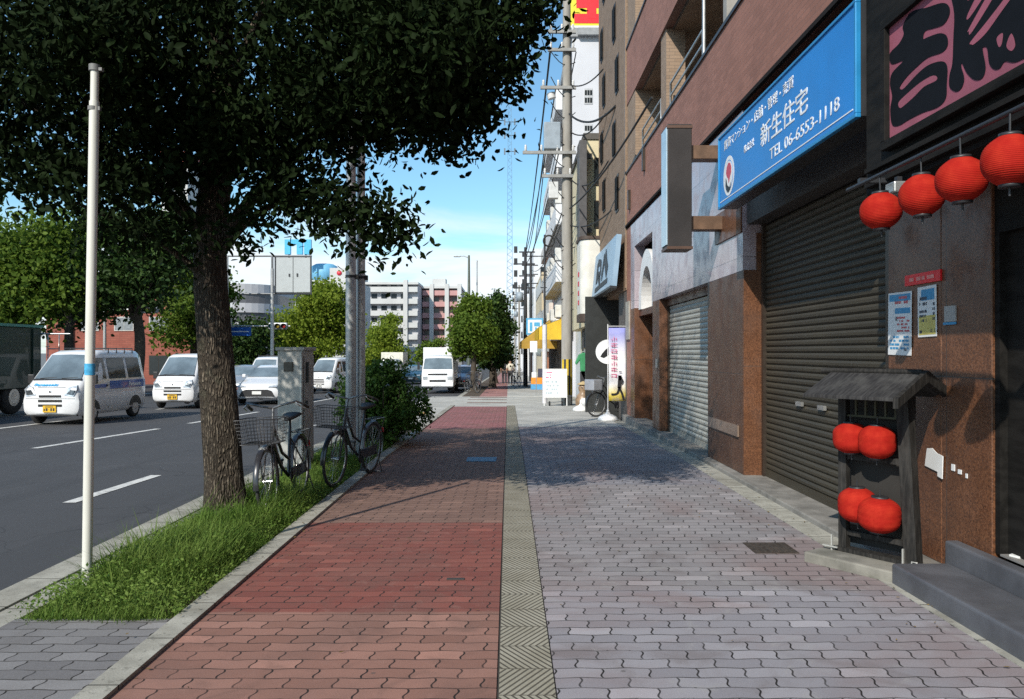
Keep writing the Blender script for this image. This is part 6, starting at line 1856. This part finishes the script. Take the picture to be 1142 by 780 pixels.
skin_m = mat('skin', (.42, .25, .17), .6, var=.05, bump=0)
def figure(lab, loc, rz, top, legs_, hair=(.015, .012, .01), stride=.18, seed=1, name='person'):
    t = thing(name, lab, 'person', loc, rz)
    def skin(nm, verts, edges, rad, m, root=0):
        bm = bmesh.new(); ly = bm.verts.layers.skin.verify()
        vv = []
        for i, (p_, r_) in enumerate(zip(verts, rad)):
            v_ = bm.verts.new(p_); v_[ly].radius = (r_, r_); v_[ly].use_root = (i == root); vv.append(v_)
        for a, b in edges: bm.edges.new((vv[a], vv[b]))
        me = bpy.data.meshes.new(nm); bm.to_mesh(me); bm.free()
        me.materials.append(m)
        o = bpy.data.objects.new(nm, me); COL.objects.link(o); o.parent = t
        s_ = o.modifiers.new('skin', 'SKIN'); s_.use_smooth_shade = True
        u = o.modifiers.new('sub', 'SUBSURF'); u.levels = 1; u.render_levels = 2
        return o
    S = stride
    V = [(0, 0, .92), (0, 0, 1.12), (0, 0, 1.34), (0, -.01, 1.45), (0, -.02, 1.54), (0, -.02, 1.64),
         (.1, 0, .88), (.1, -S, .48), (.1, -S * 1.1 + .08, .07), (.1, -S * 1.1 - .12, .03), (-.1, 0, .88), (-.1, S * .6, .48), (-.1, S + .15, .09), (-.1, S + .02, .03),
         (.18, 0, 1.36), (.23, .06, 1.10), (.22, -.05, .88), (.22, -.1, .80), (-.18, 0, 1.36), (-.23, -.05, 1.10), (-.22, -.16, .90), (-.22, -.2, .82)]
    Eg = [(0, 1), (1, 2), (2, 3), (3, 4), (4, 5), (0, 6), (6, 7), (7, 8), (8, 9), (0, 10), (10, 11), (11, 12), (12, 13), (2, 14), (14, 15), (15, 16), (16, 17), (2, 18), (18, 19), (19, 20), (20, 21)]
    Ra = [.12, .115, .13, .055, .095, .085, .085, .06, .04, .035, .085, .06, .04, .035, .06, .045, .035, .03, .06, .045, .035, .03]
    skin('body', V, Eg, Ra, skin_m)
    skin('shirt', V[0:4] + [V[14], V[15], V[18], V[19]], [(0, 1), (1, 2), (2, 3), (2, 4), (4, 5), (2, 6), (6, 7)], [.145, .14, .15, .07, .08, .065, .08, .065], top)
    skin('trousers', [V[0], V[6], V[7], V[8], V[10], V[11], V[12]], [(0, 1), (1, 2), (2, 3), (0, 4), (4, 5), (5, 6)], [.14, .10, .075, .06, .10, .075, .06], legs_)
    skin('hair', [(0, .02, 1.58), (0, .0, 1.67)], [(0, 1)], [.098, .092], mat('black_hair', hair, .6))
    return t
figure('person in a cream top and dark trousers walking away down the path', (tx(569, 54), 54, gz(54)), R(180), mat('cream_cloth', (.60, .56, .46), .8), mat('dark_cloth', (.03, .03, .035), .8))
figure('person all in dark clothes walking beside the one in cream', (tx(562.5, 55), 55, gz(55)), R(180), mat('charcoal_cloth', (.03, .03, .035), .8), mat('dark_cloth', (.03, .03, .035), .8), stride=.12)
bf = bicycle('bicycle parked on the path right of the walking people', (tx(579, 50), 50, gz(50)), R(20), 0, True)
bg_ = bicycle('bicycle parked under the far street trees past the white truck', (tx(534, 40), 38.6, gz(39)), R(30), 0, True)
fs = figure('person in a pale lilac top standing under the far street trees', (tx(527, 57), 57, gz(57)), R(0), mat('lilac_cloth', (.40, .36, .48), .8), mat('pale_cloth', (.50, .50, .55), .8), stride=.1)

trash = thing('rubbish_bag', 'white rubbish bag with litter lying by the kerb past the shrub', 'bag', (tx(470, 22.3), 22.3, gz(22)))
bm = bmesh.new(); bmesh.ops.create_icosphere(bm, subdivisions=3, radius=.2)
for v_ in bm.verts:
    k_ = 1 + .16 * math.sin(v_.co.x * 31 + 1) * math.sin(v_.co.y * 27) + .1 * math.sin(v_.co.z * 40)
    v_.co = Vector((v_.co.x * 1.25 * k_, v_.co.y * k_, max(-.0, (v_.co.z + .13) * .9 * k_)))
me = bpy.data.meshes.new('bag'); bm.to_mesh(me); bm.free(); me.materials.append(mat('white_bag', (.74, .74, .76), .4)); me.polygons.foreach_set('use_smooth', [True] * len(me.polygons))
o = bpy.data.objects.new('bag', me); COL.objects.link(o); o.parent = trash
MB().box(-.25, .2, -.32, -.22, 0, .05).box(.0, .28, -.42, -.33, 0, .03).build('litter', mat('brown_card', (.30, .18, .07), .8), trash)

# flat plates in the paving
cv_ = MB().box(-.60, -.17, 11.28, 11.72, .001, .008).build('utility_cover', mat('blue_cover_paint', (.045, .16, .28), .6, var=.3, scale=20, dirt=.4, dirtcol=(.12, .12, .13), bump=.4), None, .002)
tag(rebase(cv_, (-.38, 11.5, .001)), 'square blue painted utility cover set in the red path', 'cover')
dr_ = thing('drain_cover', 'square brown iron drain cover in the gray paving near the lantern stand', 'cover', (2.05, 6.3, 0))
MB().box(1.90, 2.24, 6.12, 6.46, .001, .006).build('plate', mat('rusty_iron', (.055, .042, .033), .8, .2, var=.4, scale=22, bump=.5), dr_, rel=True)
mb = MB()
for k in range(6):
    mb.box(1.93 + k * .05, 1.945 + k * .05, 6.15, 6.43, .006, .010)
mb.build('ribs', mat('rusty_iron_dark', (.05, .04, .032), .8), dr_, rel=True)
sm = MB().box(-.42, -.30, 5.42, 5.46, .001, .006).build('small_cover', mat('small_iron', (.06, .055, .05), .7, .3), None)
tag(rebase(sm, (-.36, 5.44, .001)), 'tiny dark metal plate in the deep red part of the path', 'cover')

# ------------------------------------------------------------------ lantern stand
lant_red, T = new_mat('red_paper_lantern')
tc = T.n('ShaderNodeTexCoord', out='Object'); s_ = T.n('ShaderNodeSeparateXYZ', {0: tc}, out=False)
rb = T.m('SINE', T.m('MULTIPLY', s_.outputs[2], 2 * math.pi / .0085))
c = T.mix(T.ramp(T.noise(tc, 14, 4), .3, .75), (.37, .014, .009), (.47, .030, .015))
c = T.mix(T.m('MULTIPLY', T.ramp(rb, .2, 1.0), .25), c, (.25, .010, .007))
finish(T, c, .8, 0, rb, .3, .003, .12, trans=.12)
old_wood, T = new_mat('weathered_black_wood')
tc = T.n('ShaderNodeTexCoord', out='Object')
n1 = T.noise(T.scalev(tc, (6, 6, .8)), 9, 5, .6)
n2 = T.noise(tc, 3, 4)
c = T.mix(T.ramp(n1, .35, .7), (.010, .0095, .009), (.034, .031, .028)); c = T.mix(T.m('MULTIPLY', T.ramp(n2, .5, .7), .5), c, (.055, .053, .050))
finish(T, c, .75, 0, n1, .5, .006, .3)
roof_m, T = new_mat('weathered_roof_board')
tc = T.n('ShaderNodeTexCoord', out='Object')
n1 = T.noise(T.scalev(tc, (9, 1, 1)), 6, 5, .6); n2 = T.noise(tc, 4, 4)
c = T.mix(T.ramp(n1, .35, .7), (.018, .017, .018), (.050, .048, .048)); c = T.mix(T.m('MULTIPLY', T.ramp(n2, .5, .7), .6), c, (.075, .073, .070))
finish(T, c, .8, 0, n1, .4, .005, .3)
AX = Vector((2.50, 5.92, 0)); BX_ = Vector((2.76, 5.55, 0))
cx_, cy_ = (AX.x + BX_.x) / 2, (AX.y + BX_.y) / 2
ang = math.atan2(BX_.y - AX.y, BX_.x - AX.x)
ls_ = thing('lantern_stand', 'black wooden stand with a small gabled roof beside the entrance steps', 'lantern stand', (cx_, cy_, 0), ang)
L2 = (BX_ - AX).length / 2
# local x along the ridge (towards the camera's right), local y to the shop
for sx_, lean in ((-1, .0), (1, .07)):
    mb = MB()
    b0 = .045 if sx_ > 0 else .032
    mb.add([(sx_ * L2 + lean * (1 if sx_ > 0 else 0) + a * b0, b * b0, .06) for a, b in ((-1, -1), (1, -1), (1, 1), (-1, 1))] + [(sx_ * L2 + a * b0, b * b0, 1.36) for a, b in ((-1, -1), (1, -1), (1, 1), (-1, 1))],
           [(0, 3, 2, 1), (4, 5, 6, 7), (0, 1, 5, 4), (1, 2, 6, 5), (2, 3, 7, 6), (3, 0, 4, 7)], False)
    mb.build('post', old_wood, ls_, .006)
RL = .40
for sy_ in (-1, 1):
    sl = MB()
    th = .022
    e = (sy_ * .36, 1.245); r0 = (0, 1.405)
    sl.add([(-RL + .07, r0[0], r0[1]), (RL - .04, r0[0], r0[1]), (RL - .04, e[0], e[1]), (-RL + .07, e[0], e[1]), (-RL + .07, r0[0], r0[1] - th), (RL - .04, r0[0], r0[1] - th), (RL - .04, e[0], e[1] - th), (-RL + .07, e[0], e[1] - th)],
           [(0, 1, 2, 3), (7, 6, 5, 4), (0, 4, 5, 1), (1, 5, 6, 2), (2, 6, 7, 3), (3, 7, 4, 0)], False)
    sl.build('roof_board', roof_m, ls_, .003)
    vb = MB()
    vb.add([(RL - .035, 0, 1.425), (RL, 0, 1.425), (RL, e[0] * 1.08, e[1] + .002), (RL - .035, e[0] * 1.08, e[1] + .002), (RL - .035, 0, 1.345), (RL, 0, 1.345), (RL, e[0] * 1.08, e[1] - .065), (RL - .035, e[0] * 1.08, e[1] - .065)],
           [(0, 1, 2, 3), (7, 6, 5, 4), (0, 4, 5, 1), (1, 5, 6, 2), (2, 6, 7, 3), (3, 7, 4, 0)], False)
    vb.build('barge_board', old_wood, ls_)
MB().tube([(-RL - .01, 0, 1.412), (RL - .04, 0, 1.412)], .02, 8).build('ridge', old_wood, ls_)
mb = MB().box(-L2, L2, -.02, .02, 1.20, 1.245).box(-L2, L2, -.018, .018, .76, .80).box(-L2, L2, -.018, .018, .20, .235)
mb.build('rail', old_wood, ls_)
mb = MB()
for k in range(5):
    x = -L2 + .09 + k * .075
    mb.box(x, x + .014, -.008, .008, 1.085, 1.20)
mb.box(-L2, L2, -.009, .009, 1.075, 1.09)
mb.build('lattice', mat('greenish_wood', (.055, .055, .03), .7), ls_)
MB().box(-L2 - .02, L2 + .02, .10, .125, .12, 1.24).build('back_board', mat('back_board_dark', (.022, .02, .018), .8), ls_)
MB().box(-L2 - .16, L2 + .13, -.27, .16, -.01, .075).build('base_slab', mat('mossy_concrete', (.20, .19, .165), .9, var=.3, scale=5, dirt=.5, dirtcol=(.06, .07, .035), bump=.4), ls_, .012)
MB().box(-L2 - .05, L2 + .02, -.05, .05, .076, .105).build('foot_beam', old_wood, ls_)
mb = MB()
for x in (-L2 - .07, L2 + .02):
    mb.box(x, x + .010, -.065, -.05, .075, .19)
mb.box(-L2 - .13, -L2 - .01, -.08, -.068, .10, .11).tube([(L2 + .07, -.04, .06), (L2 + .08, -.04, .11), (L2 + .11, -.04, .11), (L2 + .12, -.04, .06)], .008, 6)
mb.build('bracket', mat('dull_metal_bracket', (.34, .34, .32), .5), ls_)

def lantern(lab, loc, r, h, group, cord=.1, ex=2.6, cut=.62):
    t = thing('paper_lantern', lab, 'lantern', loc, 0, group)
    q_ = marks_r.uniform(-.035, .035); r *= 1 + q_; h *= 1 - q_
    t.rotation_euler = (marks_r.uniform(-.05, .05), marks_r.uniform(-.05, .05), marks_r.uniform(0, 6))
    prof = []; n = 44
    for k in range(n + 1):
        z = -h / 2 + h * k / n
        e = abs(z) / (h / 2)
        rr_ = r * (1 - e ** ex * cut)
        rr_ *= 1 + (.012 if k % 2 else -.006)
        prof.append((rr_, z))
    MB().lathe(prof, (0, 0, 0), 30).build('shade', lant_red, t)
    MB().lathe([(r * .36, -h / 2 - .012), (r * .40, -h / 2 - .012), (r * .40, -h / 2 + .006), (r * .36, -h / 2 + .006)], (0, 0, 0), 20).lathe([(r * .36, h / 2 - .006), (r * .40, h / 2 - .006), (r * .40, h / 2 + .012), (r * .36, h / 2 + .012)], (0, 0, 0), 20).build('hoop', steel_dark, t)
    MB().tube([(0, 0, h / 2), (0, 0, h / 2 + cord)], .005, 6).tube([(0, 0, -h / 2), (0, 0, -h / 2 - .05)], .006, 6).build('cord', steel_dark, t)
    return t
ca, sa = math.cos(ang), math.sin(ang)
for (u, v_, z, r, h, lab) in ((-.125, -.075, .925, .118, .215, 'red paper lantern at the upper left in the roofed stand'), (.08, -.085, .915, .120, .225, 'red paper lantern at the upper right in the roofed stand'),
                              (-.075, -.075, .445, .125, .245, 'red paper lantern at the lower left in the roofed stand'), (.10, -.095, .405, .130, .25, 'red paper lantern at the lower right in the roofed stand')):
    lantern(lab, (cx_ + ca * u - sa * v_, cy_ + sa * u + ca * v_, z), r * 1.07, h * .98, 'red lanterns in the roofed stand', .06, 3.6, .58)
for k, (x, y, lab) in enumerate(((2.27, 4.84, 'red paper lantern hanging farthest from the camera under the signboard'), (2.27, 4.36, 'second red paper lantern from the far end of the hanging row'),
                       (2.26, 3.96, 'third red paper lantern from the far end of the hanging row'), (2.25, 3.56, 'large red paper lantern cut by the right picture edge, nearest of the hanging row'), (2.25, 3.12, 'red paper lantern outside the right picture edge'))):
    if k == 4: continue
    lantern(lab, (x, y, 2.41), .117, .218, 'red lanterns hanging under the signboard', .1)
lb = thing('lantern_rail', 'thin black rail carrying the hanging red lanterns', 'rail', (2.27, 4, 2.62))
MB().tube([(2.265, 5.3, 2.63), (2.25, 1.0, 2.63)], .014, 8).build('bar', steel_dark, lb, rel=True)
MB().box(2.26, 2.46, 5.1, 5.14, 2.64, 2.67).box(2.25, 2.46, 3.2, 3.24, 2.64, 2.67).build('bracket', steel_dark, lb, rel=True)
fl_ = thing('spotlight', 'small pale floodlight fixed over the hanging lanterns', 'lamp', (2.46, 4.95, 2.6))
MB().box(2.36, 2.46, 4.86, 4.98, 2.53, 2.60).build('housing', rail_m, fl_, .01, rel=True)
MB().box(2.40, 2.43, 4.90, 4.94, 2.60, 2.635).build('bracket', steel_dark, fl_, rel=True)

# posters and plates on the granite pier
paper = mat('poster_paper', (.74, .75, .76), .6, var=.03, bump=0)
def poster(lab, y0, y1, z0, z1, tilt, bands, name='poster'):
    t = thing(name, lab, 'poster', (3.055, (y0 + y1) / 2, z0))
    wd_ = abs(y1 - y0); h = z1 - z0
    M = wall_frame(-.001, wd_ / 2, 0) @ Matrix.Rotation(tilt, 4, 'Z')
    MB().box(0, wd_, 0, h, 0, .002, M).build('sheet', paper, t)
    for (a, b, c_, d, m, rows) in bands:
        mb = MB(); MM = M @ Matrix.Translation((0, 0, .002))
        if rows == 0: mb.box(a * wd_, b * wd_, c_ * h, d * h, 0, .001, MM)
        else: scribble(mb, MM @ Matrix.Translation((0, 0, .001)), a * wd_, b * wd_, c_ * h, d * h, rows, .001)
        mb.build('print', m, t)
    return t
p_blue = mat('print_blue', (.05, .28, .52), .5, bump=0); p_red = mat('print_red', (.55, .10, .12), .5, bump=0); p_yel = mat('print_yellow', (.62, .52, .14), .5, bump=0); p_ink = mat('print_ink', (.05, .06, .09), .5, bump=0)
poster('long white printed poster with a blue heading on the pier by the shutter', 6.39, 6.02, 1.53, 2.02, R(-1), [(.05, .95, .86, .97, p_blue, 0), (.3, .85, .80, .95, p_red, 2), (.3, .95, .66, .75, p_blue, 0), (.40, .92, .36, .62, p_red, 5), (.1, .9, .08, .32, p_blue, 4), (.32, .40, .52, .64, p_ink, 1), (.68, .8, .05, .13, p_ink, 1)])
poster('smaller poster with yellow and blue print to the right of the long one', 5.92, 5.66, 1.66, 2.03, R(1), [(.06, .94, .04, .42, p_yel, 0), (.2, .9, .72, .94, p_blue, 0), (.1, .5, .6, .82, p_ink, 2), (.1, .5, .28, .55, p_ink, 3), (.8, .92, .3, .68, p_ink, 4), (.1, .28, .05, .16, p_ink, 1), (.7, .92, .05, .18, p_ink, 1)])
rp = thing('paper_strip', 'short bright red paper strip with white marks taped above the posters', 'notice', (3.05, 5.8, 2.1))
MB().box(3.044, 3.058, 5.60, 6.10, 2.055, 2.135).build('strip', mat('bright_red_plate', (.78, .010, .015), .45, var=.05, bump=0), rp, rel=True)
mb = MB(); M = wall_frame(3.043, 6.06, 2.07) ; scribble(mb, M, 0, .42, 0, .05, 1); mb.build('marks', mat('pale_red_mark', (.75, .25, .22), .5), rp, rel=True)
hp = thing('sticker', 'small pale blue sticker on the pier right of the posters', 'sticker', (3.05, 5.5, 1.7))
MB().box(3.05, 3.058, 5.42, 5.56, 1.76, 1.87).build('paper', mat('pale_sticker', (.35, .34, .33), .5), hp, rel=True)
MB().box(3.048, 3.057, 5.42, 5.57, 1.74, 1.757).build('blue_line', p_blue, hp, rel=True)
pc = thing('torn_paper', 'torn white papers stuck low on the granite pier behind the stand', 'paper', (3.05, 5.6, .8))
MB().prism([(0, 0), (.17, -.02), (.19, .10), (.10, .14), (.03, .13)], .004, wall_frame(3.052, 5.82, .72)).prism([(.18, -.05), (.24, -.06), (.25, .10), (.19, .11)], .006, wall_frame(3.049, 5.82, .72)).build('sheet', paper, pc, rel=True)
MB().box(3.053, 3.058, 5.44, 5.48, .735, .78).box(3.053, 3.058, 5.36, 5.40, .725, .755).box(3.053, 3.058, 5.29, 5.31, .71, .74).build('scrap', paper, pc, rel=True)

# air conditioners and other balcony clutter along the right side
acm = mat('air_conditioner_white', (.55, .55, .53), .5, dirt=.2, dirtcol=(.35, .34, .32), bump=0)
rc = random.Random(12)
for k in range(9):
    x, y, z = (2.30, 40.2 + (k % 3) * 4.4, 3.3 + (k // 3) * 2.85)
    t = thing('air_conditioner', 'white air conditioner unit standing on a balcony of the white building under the rooftop sign', 'air conditioner', (2.5, y, z), 0, 'air conditioners on the white tower')
    MB().box(-.16, .16, -.42, .42, 0, .62).build('case', acm, t, .02)
    MB().lathe([(.02, .01), (.24, .01), (.26, 0)], (-.165, .1, .31), 16, Matrix.Rotation(R(-90), 3, 'Y')).build('fan_grille', steel_dark, t)
for k in range(3):
    y = 10.2 + k * 3.1
    t = thing('air_conditioner', ('pale air conditioner on the first balcony above the blade sign', 'pale air conditioner on the first balcony at its middle', 'pale air conditioner on the first balcony nearest the tan pier')[k], 'air conditioner', (3.5, y, 4.79), 0)
    MB().box(-.16, .16, -.42, .42, .5, 1.15).build('case', acm, t, .02)
    MB().box(-.14, .14, -.4, .4, 0, .5).build('stand', rail_m, t)

# dead leaves and crumbs blown along the kerb and the gutter
r_ = np.random.default_rng(3)
n_ = 150
lx = np.concatenate([r_.normal(-1.80, .10, 60), r_.uniform(-1.7, 2.4, 35), r_.normal(2.5, .09, 55)])
ly = np.concatenate([r_.uniform(3.2, 12, 60), r_.uniform(3.2, 11, 35), r_.uniform(3.4, 11, 55)])
lz = np.where(lx < -1.79, .030, .010)
lit = leaves('litter', np.stack([lx, ly, lz], 1), .032, leaf_mat('dry_leaf', (.12, .075, .03), (.26, .19, .08), .1, .8, .1), None, droop=.0, aspect=.5, seed=8)
co = np.empty(len(lit.data.vertices) * 3); lit.data.vertices.foreach_get('co', co); co = co.reshape(-1, 3)
base = np.repeat(lz, 6); co[:, 2] = base + (co[:, 2] - base) * .25 + .003
lit.data.vertices.foreach_set('co', co.reshape(-1)); lit.data.update()
tag(lit, 'small dry leaves scattered along the kerb and the gutter', 'litter', kind='stuff')
